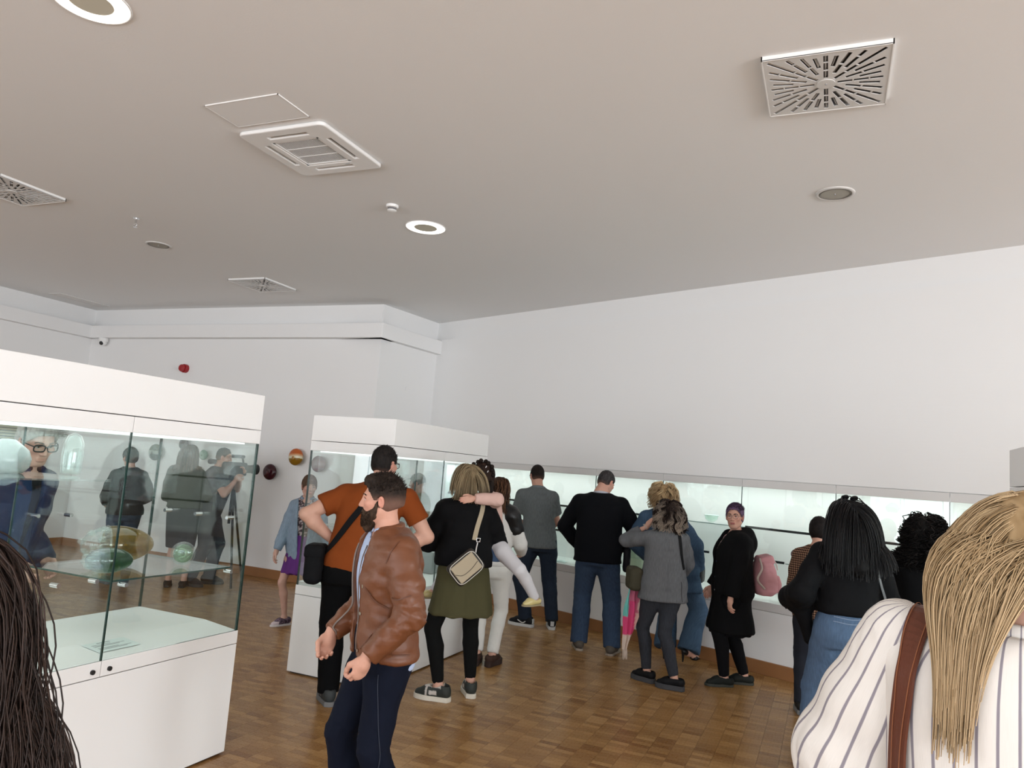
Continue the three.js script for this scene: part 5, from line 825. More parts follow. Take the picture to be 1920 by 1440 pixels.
// 9 woman with short purple hair
const pPurple = makePerson({
  label: 'woman with short purple hair, glasses and black coat turning to look back', pos: [-0.79, -7.13], yaw: -68.7, H: 1.59, female: true, w: 1.18, depth: 1.2, lean: [0.0, -0.02], head: [62, -2, 3], headScale: 1.04, hands: { L: [0.25, 0.735, 0.08], R: [-0.22, 0.8, 0.12] }, poles: { L: [0.6, 0, -1], R: [-0.6, 0, -1] }, feet: { L: [0.10, 0.06, 6], R: [-0.03, -0.15, -4] }, leg: 1.08, face: true, headCell: 0.0038, handCell: 0.0045,
  handPose: { L: { curl: 0.45, palm: [-0.2, 0, -1], dir: [0, -1, 0.1], thumbTo: [-1, 0, 0.2] } }, brow: [0.03, 0.015, 0.012], lip: [0.30, 0.085, 0.08],
  hair: { kind: 'short', t: 0.016, color: [0.012, 0.009, 0.013], light: [0.17, 0.10, 0.185], nf: 30, line: 0.074, nape: 0.08, rough: 0.008, cell: 0.0045, tufts: 900, tuftLen: 0.032, sweep: [0.45, 0.1, 0.4], tuftLow: 0.35 }, glasses: { r: 0.0015, round: true, bare: true, h: 0.022, color: [0.12, 0.1, 0.1] },
  bottom: { name: 'leggings', color: [0.004, 0.004, 0.005], r: [0.1, 0.074, 0.05], length: 0.97, fold: 0.002, off: 0.005 },
  skirt: { color: [0.004, 0.004, 0.005], hem: 0.27, a: 0.20, b: 0.20, fold: 0.005, pleat: 0.005, name: 'dress' },
  under: { name: 'blouse', color: [0.02, 0.016, 0.018], off: 0.012, hem: 0.5, sleeves: 'none', vcolor: (x, y, z) => { const n = nz(x * 30, y * 30, z * 30) + 0.6 * nz(x * 70, y * 70, z * 70); return n > 0.25 ? [0.5, 0.32, 0.34] : n > 0.1 ? [0.2, 0.18, 0.1] : [0.03, 0.022, 0.026]; }, mat: fabric([1, 1, 1], 0.8, { vertexColors: true }), neck: 0.07, neckFwd: 0.05 },
  top: { name: 'coat', color: [0.0045, 0.0045, 0.005], rough: 0.95, off: 0.042, hem: 0.29, sleeve: [0.088, 0.08, 0.07], cap: 0.088, flare: 0.04, fold: 0.006, boxy: 0.03, open: 0.06, openX: 0.0, neck: 0.07, more: (f, c) => { const n = c.J.neck; f.ell([n.x, n.y - 0.01, n.z - 0.085], [0.125, 0.065, 0.075], 0.03); f.ell([n.x, n.y - 0.09, n.z - 0.14], [0.105, 0.085, 0.05], 0.03); } },
  shoes: { color: [0.014, 0.016, 0.014], soleColor: [0.05, 0.052, 0.045], sole: 0.022, L: 0.27, W: 0.098, collar: 0.03, low: true },
  detail(c) { buttonsOn(c, 'coat', c.coat, [[0.075, 1.06, 0.22], [0.075, 0.93, 0.22], [0.075, 0.81, 0.22]], M.chrome); const h = c.J.handL; const g = new THREE.TorusGeometry(0.0105, 0.002, 6, 20).rotateX(Math.PI / 2).translate(h.x, h.y - 0.012, h.z - 0.0); mesh('ring', g, fabric([0.8, 0.6, 0.25], 0.2, { metalness: 1 }), c.grp); }
});
// 10 person in the checked shirt
const checks = dataTex(64, 64, (u, v, i, j) => { const a = (i % 16) < 7, b = (j % 16) < 7; return a && b ? [0.05, 0.04, 0.04] : a || b ? [0.33, 0.24, 0.2] : [0.62, 0.5, 0.42]; }, true); checks.repeat.set(14, 14);
makePerson({
  label: 'person with short black hair in a checked shirt beside the long-haired woman', pos: [-0.08, -6.62], yaw: -179.9, H: 1.55, female: true, w: 1.0, head: [-10, 12, 0], hands: { L: [0.1, 0.95, 0.26], R: [-0.1, 0.95, 0.26] }, feet: { L: [0.09, 0, 8], R: [-0.09, 0, -8] },
  hair: { kind: 'short', t: 0.018, color: [0.004, 0.003, 0.003], light: [0.014, 0.01, 0.009], nape: 0.1, rough: 0.005 },
  bottom: { color: [0.02, 0.022, 0.03], length: 1.0 }, top: { name: 'shirt', mat: fabric([0.9, 0.85, 0.8], 0.85, { map: checks }), off: 0.022, hem: 0.48, fold: 0.005, boxy: 0.01, sleeve: [0.074, 0.066, 0.052] }, shoes: sneaker([0.02, 0.02, 0.02], [0.2, 0.2, 0.2])
});
// 11 woman with long black hair
const pBlack = makePerson({
  label: 'woman with long straight black hair, black wide-sleeved top and blue jeans', pos: [0.115, -5.3], yaw: 188.5, H: 1.715, female: true, w: 1.06, lean: [0.0, -0.01], head: [24, 4, 2], hands: { L: [0.25, 1.03, 0.14], R: [-0.12, 1.05, 0.28] }, poles: { L: [0.35, -0.2, -1], R: [-0.6, 0, -0.8] }, feet: { L: [0.17, 0.10, 25], R: [-0.10, -0.04, -10] }, handPose: { L: { curl: 0.6 } },
  hair: { kind: 'long', n: 760, step: 0.03, len: 0.56, color: [0.0028, 0.0026, 0.0028], light: [0.012, 0.011, 0.012], fan: 0.7, back: -0.45, over: ['top'], r0: 0.0034, r1: 0.0018, low: -0.3, lenByRoot: 0.16, lift0: 0.008, lift1: 0.03, volume: (f) => { f.ell([0, 0.034, -0.02], [0.088, 0.108, 0.106], 0.02); f.chain([[0, 0.0, -0.045], [0, -0.14, -0.075], [0, -0.32, -0.14]], [0.084, 0.09, 0.085], 0.03); f.ell([0, -0.06, 0.1], [0.064, 0.12, 0.08], 0.01, 's'); } },
  bottom: { name: 'jeans', mat: denimMat([0.105, 0.165, 0.27]), waist: 0.60, r: [0.1, 0.08, 0.095], length: 1.04, fold: 0.005 },
  top: { name: 'top', color: [0.005, 0.005, 0.006], rough: 0.8, off: 0.024, hem: 0.575, sleeve: [0.074, 0.08, 0.105], cap: 0.074, fold: 0.008, boxy: 0.025, neck: 0.07, length: 0.95, more: (f, c) => { const w = c.J.wrL; f.rc(c.J.elL, w.clone().add(V3(0.06, 0.0, 0.02)), 0.075, 0.085, 0.03); f.rc(c.J.elL.clone().lerp(w, 0.5).add(V3(0.0, -0.05, 0.02)), V3(0.20, 0.80, 0.08), 0.055, 0.04, 0.04); } },
  shoes: { color: [0.006, 0.006, 0.006], soleColor: [0.01, 0.01, 0.01], sole: 0.03, L: 0.25, W: 0.09, collar: 0.03, low: true },
  detail(c) { for (const k of [0, 1]) seam(c, 'bottom', [[0.10, 0.99 - 0.03 * k, -0.13], [0.0, 0.985 - 0.03 * k, -0.16], [-0.1, 0.99 - 0.03 * k, -0.13]], 0.004, fabric([0.25, 0.3, 0.4], 0.9), 'waistband_seam', c.jeans, 0.0015); }
});
// 12 woman with curly black hair
makePerson({
  label: 'woman with a mass of black curls and a black T-shirt, arms folded', pos: [0.59, -5.75], yaw: 174.1, H: 1.63, female: true, w: 1.05, head: [-6, 6, 0], hands: { L: [-0.02, 1.13, 0.24], R: [0.04, 1.09, 0.26] }, poles: { L: [1, -0.5, -0.4], R: [-1, -0.5, -0.4] }, feet: { L: [0.09, 0, 8], R: [-0.09, 0, -8] }, bodyCell: 0.011,
  hair: { kind: 'long', clump: 130, n: 720, len: 0.34, color: [0.004, 0.0035, 0.0035], light: [0.02, 0.016, 0.015], fan: 0.12, back: -0.12, over: ['t_shirt'], r0: 0.0036, r1: 0.0022, curlR: 0.022, curlF: 105, step: 0.0165, grav: 0.32, low: -0.35, mess: 0.5, lenByRoot: 0.08, lift0: 0.015, lift1: 0.06, matt: true, volume: (f) => { f.ell([0, 0.03, -0.03], [0.115, 0.125, 0.125], 0.02); f.ell([0, -0.09, -0.06], [0.115, 0.1, 0.085], 0.04); f.ell([0, -0.07, 0.11], [0.058, 0.11, 0.08], 0.01, 's'); }, vr: 0.012 },
  bottom: { color: [0.01, 0.01, 0.012], r: [0.096, 0.07, 0.06] }, top: { name: 't_shirt', color: [0.006, 0.006, 0.007], off: 0.018, hem: 0.47, sleeves: 'short', length: 0.5, sleeve: [0.07, 0.068], fold: 0.005, boxy: 0.012 }, shoes: sneaker([0.02, 0.02, 0.02], [0.3, 0.3, 0.3])
});

// 13 woman in the striped shirt
const stripes = dataTex(128, 64, (u, v, i, j) => { const d = Math.abs(u - 0.5) + 0.012 * nz(j * 0.7, i * 0.2, 4), k = 1 - sstep(0.05, 0.10, d), n = 0.97 + 0.05 * nz(i * 0.8, j * 0.8, 1); return [lerp(0.93, 0.58, k) * n, lerp(0.91, 0.555, k) * n, lerp(0.885, 0.59, k) * n]; }, true);
const stripeMat = fabric([1, 1, 1], 0.85, { map: stripes });
const STRIPE = 0.038, around = (x, z, cx, cz, r) => Math.atan2(x - cx, -(z - cz)) * r / STRIPE;
const pStriped = makePerson({
  label: 'blonde woman in a white shirt with thin grey stripes, seen from behind', pos: [0.315, -1.68], yaw: 161.7, shrug: [0.06, 0.05], H: 1.765, female: true, w: 1.1, shoulders: 1.24, lean: [-0.02, -0.02], head: [-10, 6, 0], hands: { L: [0.24, 1.17, 0.28], R: [-0.18, 1.15, 0.3] }, poles: { L: [0.55, -1, -0.4], R: [-0.55, -1, -0.4] }, feet: { L: [0.1, 0, 8], R: [-0.1, 0.02, -8] }, bodyCell: 0.012, headCell: 0.0045, skin: [0.50, 0.29, 0.215],
  hair: { kind: 'long', n: 2600, clump: 220, len: 0.405, color: [0.25, 0.16, 0.075], light: [0.60, 0.44, 0.26], fan: 0.75, back: -0.5, part: -0.02, over: ['striped_shirt'], r0: 0.0014, r1: 0.0009, step: 0.024, low: -0.3, lenByRoot: 0.04, lift0: 0.006, lift1: 0.02, mess: 0.05, pull: 0.3,
    reject: (th, ph) => th > 1.45 && Math.abs(Math.sin(ph)) < 0.35 && Math.cos(ph) < 0,
    gather: (t, p, root, i) => { const y = p.y; if (root.x > -0.035) { const u = clamp((1.66 - y) / 0.36, 0, 1); if (u <= 0) return null; const j = ((i * 7919) % 101) / 101 - 0.5, k = ((i * 104729) % 97) / 97 - 0.5, wd = lerp(0.14, 0.055, sstep(0.0, 0.6, u)); return V3(lerp(0.045, 0.058, u) + j * wd, y, lerp(-0.14, -0.215, u) + k * 0.016); } const u = clamp((1.66 - y) / 0.3, 0, 1); if (u <= 0) return null; return V3(-0.11 - 0.02 * u, y, lerp(-0.08, 0.10, u)); },
    volume: (f) => { f.ell([0, 0.034, -0.02], [0.088, 0.109, 0.107], 0.02); f.ell([0.045, -0.06, -0.07], [0.05, 0.08, 0.045], 0.03); f.ell([-0.05, -0.06, -0.04], [0.045, 0.08, 0.05], 0.03); f.ell([0, -0.06, 0.1], [0.064, 0.12, 0.08], 0.01, 's'); f.ell([-0.005, -0.125, -0.11], [0.03, 0.07, 0.06], 0.02, 's'); }, vcell: 0.006 },
  bottom: { name: 'jeans', mat: denimMat([0.06, 0.09, 0.15]), length: 1 },
  top: { name: 'striped_shirt', mat: stripeMat, off: 0.052, hem: 0.46, cap: 0.066, yoke: 0.05, fold: 0.005, ff: [8, 3, 8], boxy: 0.02, collar: 0.026, collarGap: 0.45, cell: 0.009, neck: 0.06, uv: (x, y, z, c) => [around(x, z, c.J.neck.x, c.J.neck.z, 0.19), y],
    splitSleeves: (c, m) => { for (const k of ['L', 'R']) { const { J } = c, f = new Field(), sh = J['sh' + k], el = J['el' + k], wr = J['wr' + k], ax = el.clone().sub(sh).normalize(), mid = sh.clone().lerp(el, 0.55); f.rc(sh, mid, 0.070, 0.088, 0.03); f.rc(mid, el, 0.088, 0.102, 0.03); f.chain([el, el.clone().lerp(wr, 0.4), wr], [0.1, 0.08, 0.05], 0.04); f.endCut(wr, wr.clone().sub(el), 0.12); const ref = V3(0, 0, -1), q1 = ref.clone().addScaledVector(ax, -ref.dot(ax)).normalize(), q2 = ax.clone().cross(q1); const bunch = wrinkle(0.007, 20, 9, 20, 5);
      mesh('sleeve', f.mesh(0.009, { move: (x, y, z) => { const t = clamp(V3(x, y, z).sub(sh).dot(ax) / 0.3, 0, 1), d = Math.hypot(x - sh.x, y - sh.y, z - sh.z); return wrinkle(0.005, 6, 6, 6, 2)(x, y, z) + bunch(x, y, z) * (Math.exp(-((d / 0.1) ** 2)) * 0.6 + 0.9 * sstep(0.7, 1, t)); }, uv: (x, y, z) => { const p = V3(x, y, z).sub(sh); return [Math.atan2(p.dot(q2), p.dot(q1)) * 0.095 / STRIPE, p.dot(ax)]; } }), stripeMat, m); } } },
  shoes: sneaker([0.4, 0.4, 0.4], [0.6, 0.6, 0.6])
});
// 14 woman with long dark hair close to the first case
makePerson({
  label: 'woman with very long wavy dark brown hair in front of the glass egg case', pos: [-1.20, -0.64], yaw: -118, H: 1.60, female: true, head: [0, 5, 0], hands: { L: [0.1, 1.0, 0.3], R: [-0.1, 1.0, 0.3] }, feet: { L: [0.1, 0, 8], R: [-0.1, 0, -8] },
  hair: { kind: 'long', n: 1600, clump: 180, len: 0.78, color: [0.016, 0.009, 0.007], light: [0.042, 0.024, 0.018], fan: 0.75, back: -0.5, over: ['top'], r0: 0.0016, r1: 0.0009, step: 0.03, curlR: 0.009, curlF: 22, low: -0.35, lenByRoot: 0.12, lift0: 0.008, lift1: 0.05, mess: 0.2, volume: (f) => { f.ell([0, 0.034, -0.02], [0.092, 0.112, 0.108], 0.02); f.chain([[0, 0, -0.05], [0, -0.16, -0.09], [0, -0.4, -0.16]], [0.09, 0.1, 0.095], 0.03); f.ell([0, -0.06, 0.1], [0.064, 0.12, 0.08], 0.01, 's'); } },
  bottom: { color: [0.01, 0.01, 0.012] }, top: { name: 'top', color: [0.01, 0.009, 0.01], off: 0.02, hem: 0.5 }, shoes: sneaker([0.02, 0.02, 0.02], [0.3, 0.3, 0.3]),
  detail(c) { mesh('hair_clip', tube([[-0.075, -0.045, -0.095], [-0.1, -0.06, -0.085], [-0.118, -0.075, -0.055]], 0.007, 12, 6).applyMatrix4(c.headM), M.chrome, c.grp); }
});
// 15 girl in the denim jacket
makePerson({
  label: 'girl in a pale denim jacket and purple skirt walking behind the case', pos: [-4.93, -6.32], yaw: 30, H: 1.53, female: true, w: 0.9, headScale: 1.05, head: [20, 4, 0], face: true, lean: [0.0, 0.02], hands: { L: [0.27, 0.66, -0.02], R: [-0.245, 0.72, 0.10] }, feet: { L: [0.10, 0.10, 5], R: [-0.11, -0.04, -48] }, leg: 0.84, skin: [0.5, 0.3, 0.235],
  hair: [{ kind: 'short', t: 0.014, color: [0.045, 0.026, 0.016], light: [0.11, 0.065, 0.04], line: 0.04, nape: 0.09 }],
  skirt: { color: [0.105, 0.03, 0.16], hem: 0.345, a: 0.21, b: 0.165, fold: 0.008, pleat: 0.007, pleats: 11 },
  under: { name: 'blouse', off: 0.01, hem: 0.52, sleeves: 'none', vcolor: (x, y, z) => nz(x * 60, y * 60, z * 60) > 0.05 ? [0.4, 0.33, 0.33] : [0.04, 0.025, 0.03], mat: fabric([1, 1, 1], 0.8, { vertexColors: true }), color: [1, 1, 1] },
  top: { name: 'denim_jacket', mat: denimMat([0.24, 0.31, 0.39]), off: 0.026, hem: 0.44, sleeve: [0.072, 0.064, 0.052], fold: 0.007, boxy: 0.03, open: 0.075, collar: 0.022, collarGap: 0.7 },
  shoes: { color: [0.06, 0.03, 0.055], soleColor: [0.6, 0.55, 0.55], sole: 0.02, L: 0.25, W: 0.085, collar: 0.055, low: true, vcolor: (x, y, z) => z > 0.35 && y < 0.05 ? [0.6, 0.5, 0.52] : nz(x * 120, y * 120, z * 40) > 0.1 ? [0.22, 0.14, 0.2] : [0.025, 0.015, 0.028], laces: [0.02, 0.015, 0.02] }
});
// 16 older man behind the first case
makePerson({
  label: 'older grey-haired man with dark glasses and navy jacket behind the glass', pos: [-4.30, -2.80], yaw: 108, H: 1.83, w: 1.06, headScale: 1.14, lean: [0.0, 0.10], head: [-24, 20, 3], headFix: 1, face: true, headCell: 0.004, skin: [0.60, 0.36, 0.29], hands: { L: [0.14, 1.0, 0.22], R: [-0.14, 1.0, 0.22] }, feet: { L: [0.1, -0.05, 8], R: [-0.1, -0.05, -8] }, brow: [0.2, 0.18, 0.16],
  hair: { kind: 'short', t: 0.018, color: [0.22, 0.20, 0.18], light: [0.48, 0.46, 0.43], line: 0.07, rough: 0.004, quiff: true, tufts: 500, tuftLen: 0.05, sweep: [0.9, 0, 0.3] }, glasses: { r: 0.0036, h: 0.018, color: [0.02, 0.025, 0.026] },
  bottom: { color: [0.01, 0.011, 0.015] }, under: { name: 'sweater', color: [0.012, 0.012, 0.014], off: 0.012, hem: 0.5, sleeves: 'none', collar: 0.03 }, top: { name: 'jacket', color: [0.010, 0.024, 0.065], rough: 0.6, off: 0.034, hem: 0.46, fold: 0.007, boxy: 0.02, open: 0.05, collar: 0.034, collarGap: 0.6, cap: 0.082, sleeve: [0.084, 0.076, 0.058] }, shoes: sneaker([0.02, 0.018, 0.016], [0.04, 0.04, 0.04])
});
// 17 to 19 people beyond the first case
makePerson({
  label: 'woman in a dark jacket with a black handbag behind the amber egg case', pos: [-7.98, -6.72], yaw: -121.7, H: 1.66, female: true, w: 1.08, head: [25, 6, 0], hands: { L: [0.2, 0.95, 0.2], R: [-0.2, 0.98, 0.16] }, feet: { L: [0.1, 0, 8], R: [-0.1, 0, -8] },
  hair: { kind: 'short', t: 0.024, color: [0.02, 0.013, 0.01], light: [0.055, 0.036, 0.028], nape: 0.12, rough: 0.006 }, bottom: { name: 'jeans', mat: denimMat([0.05, 0.07, 0.11]) }, top: { name: 'jacket', color: [0.022, 0.020, 0.021], off: 0.032, hem: 0.5, boxy: 0.015, fold: 0.006, rough: 0.7 }, shoes: sneaker([0.02, 0.02, 0.02], [0.1, 0.1, 0.1])
});
makePerson({
  label: 'woman in a green jacket and black skirt behind the amber egg case', pos: [-7.36, -7.06], yaw: -143.8, H: 1.76, female: true, w: 1.05, lean: [0.03, 0], head: [-14, 8, 0], hands: { L: [0.14, 1.05, 0.24], R: [-0.2, 1.0, 0.24] }, feet: { L: [0.09, 0, 6], R: [-0.09, 0, -6] }, leg: 0.92,
  hair: { kind: 'long', n: 420, len: 0.40, color: [0.035, 0.02, 0.012], light: [0.14, 0.085, 0.05], fan: 0.7, over: ['jacket'], r0: 0.0038, r1: 0.0018, lenByRoot: 0.13, volume: (f) => { f.ell([0, 0.034, -0.02], [0.088, 0.108, 0.106], 0.02); f.chain([[0, 0, -0.045], [0, -0.14, -0.065]], [0.084, 0.08], 0.03); f.ell([0, -0.06, 0.1], [0.064, 0.12, 0.08], 0.01, 's'); } },
  skirt: { color: [0.005, 0.005, 0.006], hem: 0.27, a: 0.165, b: 0.14, fold: 0.003 }, top: { name: 'jacket', color: [0.036, 0.042, 0.024], off: 0.03, hem: 0.545, boxy: 0.02, fold: 0.007, sleeve: [0.08, 0.075, 0.06] }, shoes: { color: [0.008, 0.008, 0.008], soleColor: [0.02, 0.02, 0.02], sole: 0.02, L: 0.25, W: 0.09, collar: 0.03, low: true }
});
const pCamera = makePerson({
  label: 'cameraman in a grey T-shirt and dark jeans leaning to a video camera', pos: [-7.28, -7.38], yaw: 118, H: 1.76, w: 1.04, belly: 0.02, lean: [0, 0.05], head: [0, 8, 0], face: true, hands: { L: [0.16, 1.42, 0.30], R: [-0.04, 1.34, 0.30] }, poles: { L: [0.6, -1, 0], R: [-0.6, -1, 0] }, feet: { L: [0.12, 0.06, 8], R: [-0.12, -0.1, -14] },
  hair: { kind: 'short', t: 0.006, color: [0.03, 0.022, 0.018], light: [0.07, 0.055, 0.045], fade: [-0.06, 0.06], rough: 0.002 }, bottom: { name: 'jeans', mat: denimMat([0.05, 0.055, 0.065]), r: [0.104, 0.084, 0.074], length: 1.02 }, top: { name: 't_shirt', color: [0.04, 0.044, 0.05], off: 0.022, hem: 0.49, sleeves: 'short', length: 0.7, sleeve: [0.08, 0.078], cap: 0.08, fold: 0.006, boxy: 0.012 }, shoes: sneaker([0.02, 0.02, 0.022], [0.05, 0.05, 0.05])
});
// 20 man with the cap beyond the second case
makePerson({
  label: 'man in an olive T-shirt and cap seen through the second glass case', pos: [-4.55, -7.95], yaw: -70, H: 1.62, head: [0, 6, 0], face: true, hands: { L: [0.18, 0.9, 0.18], R: [-0.18, 0.9, 0.18] }, skin: [0.36, 0.22, 0.17],
  hair: { kind: 'short', t: 0.014, color: [0.09, 0.088, 0.08], light: [0.13, 0.125, 0.115], line: 0.055, rough: 0.001, name: 'cap', nape: 0.03 }, bottom: { color: [0.03, 0.032, 0.04] }, top: { name: 't_shirt', color: [0.20, 0.19, 0.125], off: 0.022, hem: 0.48, sleeves: 'short', sleeve: [0.078, 0.074], fold: 0.006 }, shoes: sneaker([0.03, 0.03, 0.03], [0.2, 0.2, 0.2]),
  detail(c) { mesh('cap_peak', new THREE.SphereGeometry(0.07, 24, 8, 0, Math.PI * 2, 0, 0.9).scale(1, 0.25, 1.1).translate(0, 0.052, 0.1).applyMatrix4(c.headM), fabric([0.09, 0.088, 0.08], 0.9), c.grp); }
});
// ---------------------------------------------------------------- glass works and labels
const tint = (key, c, rough = 0.0, through = 0.8) => mat(key, c, rough, { transmission: through, thickness: 0, ior: 1.5 });
tint('clear', [0.90, 0.94, 0.93], 0, 0.94); tint('amber', [0.50, 0.37, 0.09], 0, 0.88); tint('amberDeep', [0.80, 0.70, 0.36], 0, 0.95); tint('green', [0.13, 0.28, 0.12], 0, 0.86); tint('icy', [0.74, 0.80, 0.83], 0.02, 0.9); tint('leaf', [0.14, 0.42, 0.13], 0, 0.82); tint('rose', [0.68, 0.50, 0.53]); tint('smoke', [0.25, 0.19, 0.21]); tint('mint', [0.88, 0.95, 0.91]); tint('celadon', [0.72, 0.80, 0.66], 0.1);
const egg = (rx, ry, seg = 40) => { const p = []; for (let i = 0; i <= 28; i++) { const a = i / 28 * Math.PI, k = 1 + 0.10 * Math.cos(a); p.push(new THREE.Vector2(Math.max(1e-4, Math.sin(a) * ry * k), -Math.cos(a) * rx)); } return new THREE.LatheGeometry(p, seg).rotateZ(-Math.PI / 2); };
const half = (g, keep) => { const q = g.index ? g.toNonIndexed() : g, P = q.attributes.position, N = q.attributes.normal, pos = [], nor = []; for (let i = 0; i < P.count; i += 3) { const x = (P.getX(i) + P.getX(i + 1) + P.getX(i + 2)) / 3; if (keep(x)) for (let j = 0; j < 3; j++) { pos.push(P.getX(i + j), P.getY(i + j), P.getZ(i + j)); nor.push(N.getX(i + j), N.getY(i + j), N.getZ(i + j)); } } const o = new THREE.BufferGeometry(); o.setAttribute('position', new THREE.Float32BufferAttribute(pos, 3)); o.setAttribute('normal', new THREE.Float32BufferAttribute(nor, 3)); return o; };
// shelf and pins are parts of the first case
{
  const cx = -3.54, cz = -2.63, add = (n, g, m) => mesh(n, g.translate(-cx, 0, -cz), m, case1);
  add('glass_shelf', box(-3.86, -3.2, 1.037, 1.045, -3.46, -2.67), M.caseGlass);
  add('shelf_edge', merge([box(-3.202, -3.198, 1.037, 1.045, -3.46, -2.67), box(-3.86, -3.2, 1.037, 1.045, -2.672, -2.668), box(-3.86, -3.2, 1.037, 1.045, -3.462, -3.458)]), mat('shelfEdge', [0.03, 0.07, 0.06], 0.15));
  const pin = (x, y, z, alongX) => { const g = new THREE.CylinderGeometry(0.011, 0.011, 0.05, 16); alongX ? g.rotateZ(Math.PI / 2) : g.rotateX(Math.PI / 2); add('shelf_pin', g.translate(x, y, z), M.chrome); };
  for (const z of [-2.72, -3.42]) for (const x of [-3.175, -3.905]) pin(x, 1.025, z, true);
  for (const x of [-3.27, -3.52, -3.77]) pin(x, 1.32, -3.485, false);
  for (const z of [-2.36, -2.55]) pin(-3.17, 1.06, z, true); for (const z of [-2.74, -2.93]) pin(-3.91, 1.29, z, true);
  add('glass_shelf', box(-3.86, -3.2, 1.522, 1.53, -2.6, -1.8), M.caseGlass);
}
function prunts(o, rx, ry, n, m, xr) { for (let i = 0; i < n; i++) { const x = -rx * rr(...xr), r = ry * 1.02 * Math.sqrt(Math.max(0.02, 1 - (x / rx) ** 2)) * 0.95, a = rr(0, 6.28); const d = mesh('glass_knob', new THREE.SphereGeometry(rr(0.012, 0.02), 14, 10), m, o); d.position.set(x, Math.cos(a) * r, Math.sin(a) * r); d.scale.set(1.2, 0.9, 0.9); } }
{
  const o = thing('glass_sculpture', 'large amber and clear blown glass egg lying on the shelf', 'glass art', [-3.60, 1.047, -3.018], R(66)); const g = new THREE.Group(); g.name = 'egg'; o.add(g); g.position.y = 0.108; const e = egg(0.185, 0.102);
  mesh('amber_end', half(e.clone(), (x) => x > -0.06), M.amber, g); mesh('clear_end', half(e.clone(), (x) => x <= -0.06), M.clear, g); mesh('inner_bubble', egg(0.12, 0.07).translate(0.03, 0, 0), M.amberDeep, g); prunts(g, 0.185, 0.102, 20, M.clear, [0.35, 0.98]); mesh('band', new THREE.TorusGeometry(0.098, 0.006, 10, 48).rotateY(Math.PI / 2).translate(-0.06, 0, 0), M.clear, g);
}
{
  const o = thing('glass_sculpture', 'smaller green and icy clear glass egg in front of the amber one', 'glass art', [-3.362, 1.047, -2.78], R(66)); const g = new THREE.Group(); g.name = 'egg'; o.add(g); g.position.y = 0.068; const e = egg(0.112, 0.064);
  mesh('green_end', half(e.clone(), (x) => x > -0.01), M.green, g); mesh('icy_end', half(e.clone(), (x) => x <= -0.01), M.icy, g); mesh('core', egg(0.07, 0.035).translate(0.025, 0, 0), M.leaf, g); mesh('icy_core', new THREE.SphereGeometry(0.045, 24, 16).translate(-0.045, 0, 0), M.icy, g); prunts(g, 0.112, 0.064, 12, M.clear, [0.6, 1.0]);
}
{
  const o = thing('glass_sculpture', 'round green glass disc standing on edge on the shelf', 'glass art', [-3.384, 1.047, -3.274], R(40)); const g = new THREE.Group(); g.name = 'disc'; o.add(g); g.position.y = 0.066; g.rotation.z = 0.12;
  mesh('clear_rim', new THREE.SphereGeometry(0.066, 36, 24).scale(1, 1, 0.45), M.clear, g); mesh('green_core', new THREE.SphereGeometry(0.052, 32, 20).scale(1, 1, 0.4), M.leaf, g); mesh('swirl', tube([[-0.03, 0.01, 0.02], [-0.01, 0.03, 0.026], [0.02, 0.015, 0.026], [0.01, -0.015, 0.026], [-0.02, -0.02, 0.022], [0.0, -0.038, 0.016], [0.035, -0.015, 0.015]], 0.004, 40, 6), tint('swirl', [0.75, 0.9, 0.72]), g); mesh('bubble', new THREE.SphereGeometry(0.018, 20, 14).translate(0.0, 0.012, 0.012), M.icy, g);
}
{
  const o = thing('glass_sculpture', 'pale milky glass dome on the upper shelf beside the grey-haired man', 'glass art', [-3.60, 1.532, -2.335]);
  mesh('dome', new THREE.LatheGeometry([[0.0001, 0.16], [0.03, 0.158], [0.06, 0.135], [0.09, 0.11], [0.105, 0.07], [0.1, 0.03], [0.075, 0.0], [0.0001, 0.0]].map((p) => new THREE.Vector2(...p)), 40), mat('milky', [0.36, 0.42, 0.41], 0.25, { transmission: 0.4, thickness: 0 }), o);
}
{
  const o = thing('glass_sculpture', 'tall clear glass bullet-shaped vase on the upper shelf', 'glass art', [-3.60, 1.532, -2.672]); const c = [[0.045, 0], [0.05, 0.02], [0.052, 0.1], [0.048, 0.16], [0.03, 0.2], [0.0001, 0.215]].map((p) => new THREE.Vector2(...p));
  mesh('vase', new THREE.LatheGeometry(c, 32), M.clear, o); mesh('inner_wall', new THREE.LatheGeometry(c.map((p) => new THREE.Vector2(p.x * 0.8, p.y * 0.92 + 0.006)), 32), M.clear, o);
}
function printTex(w, h, rows) { const cv = document.createElement('canvas'); cv.width = w; cv.height = h; const x = cv.getContext('2d'); x.fillStyle = '#dfe7e4'; x.fillRect(0, 0, w, h); x.fillStyle = '#70777a'; for (const [a, y, b, t] of rows) x.fillRect(a * w, y * h, (b - a) * w, t * h); const t = new THREE.CanvasTexture(cv); t.colorSpace = THREE.SRGBColorSpace; return t; }
const cardTex = printTex(256, 160, [[0.28, 0.12, 0.6, 0.055], ...[0.28, 0.38, 0.46, 0.64, 0.72, 0.80].map((y, i) => [0.1, y, [0.55, 0.85, 0.7, 0.6, 0.88, 0.75][i], 0.035])]);
mat('card', [1, 1, 1], 0.5, { map: cardTex });
{
  const o = thing('label_card', 'clear printed label card below the glass eggs', 'label', [-3.29, 0.7065, -2.80], R(90)); o.rotation.set(0, R(90), 0); const g = mesh('card', new THREE.BoxGeometry(0.235, 0.002, 0.13), [M.card, M.card, M.card, M.card, M.card, M.card][0], o); g.rotation.x = 0.105;
}
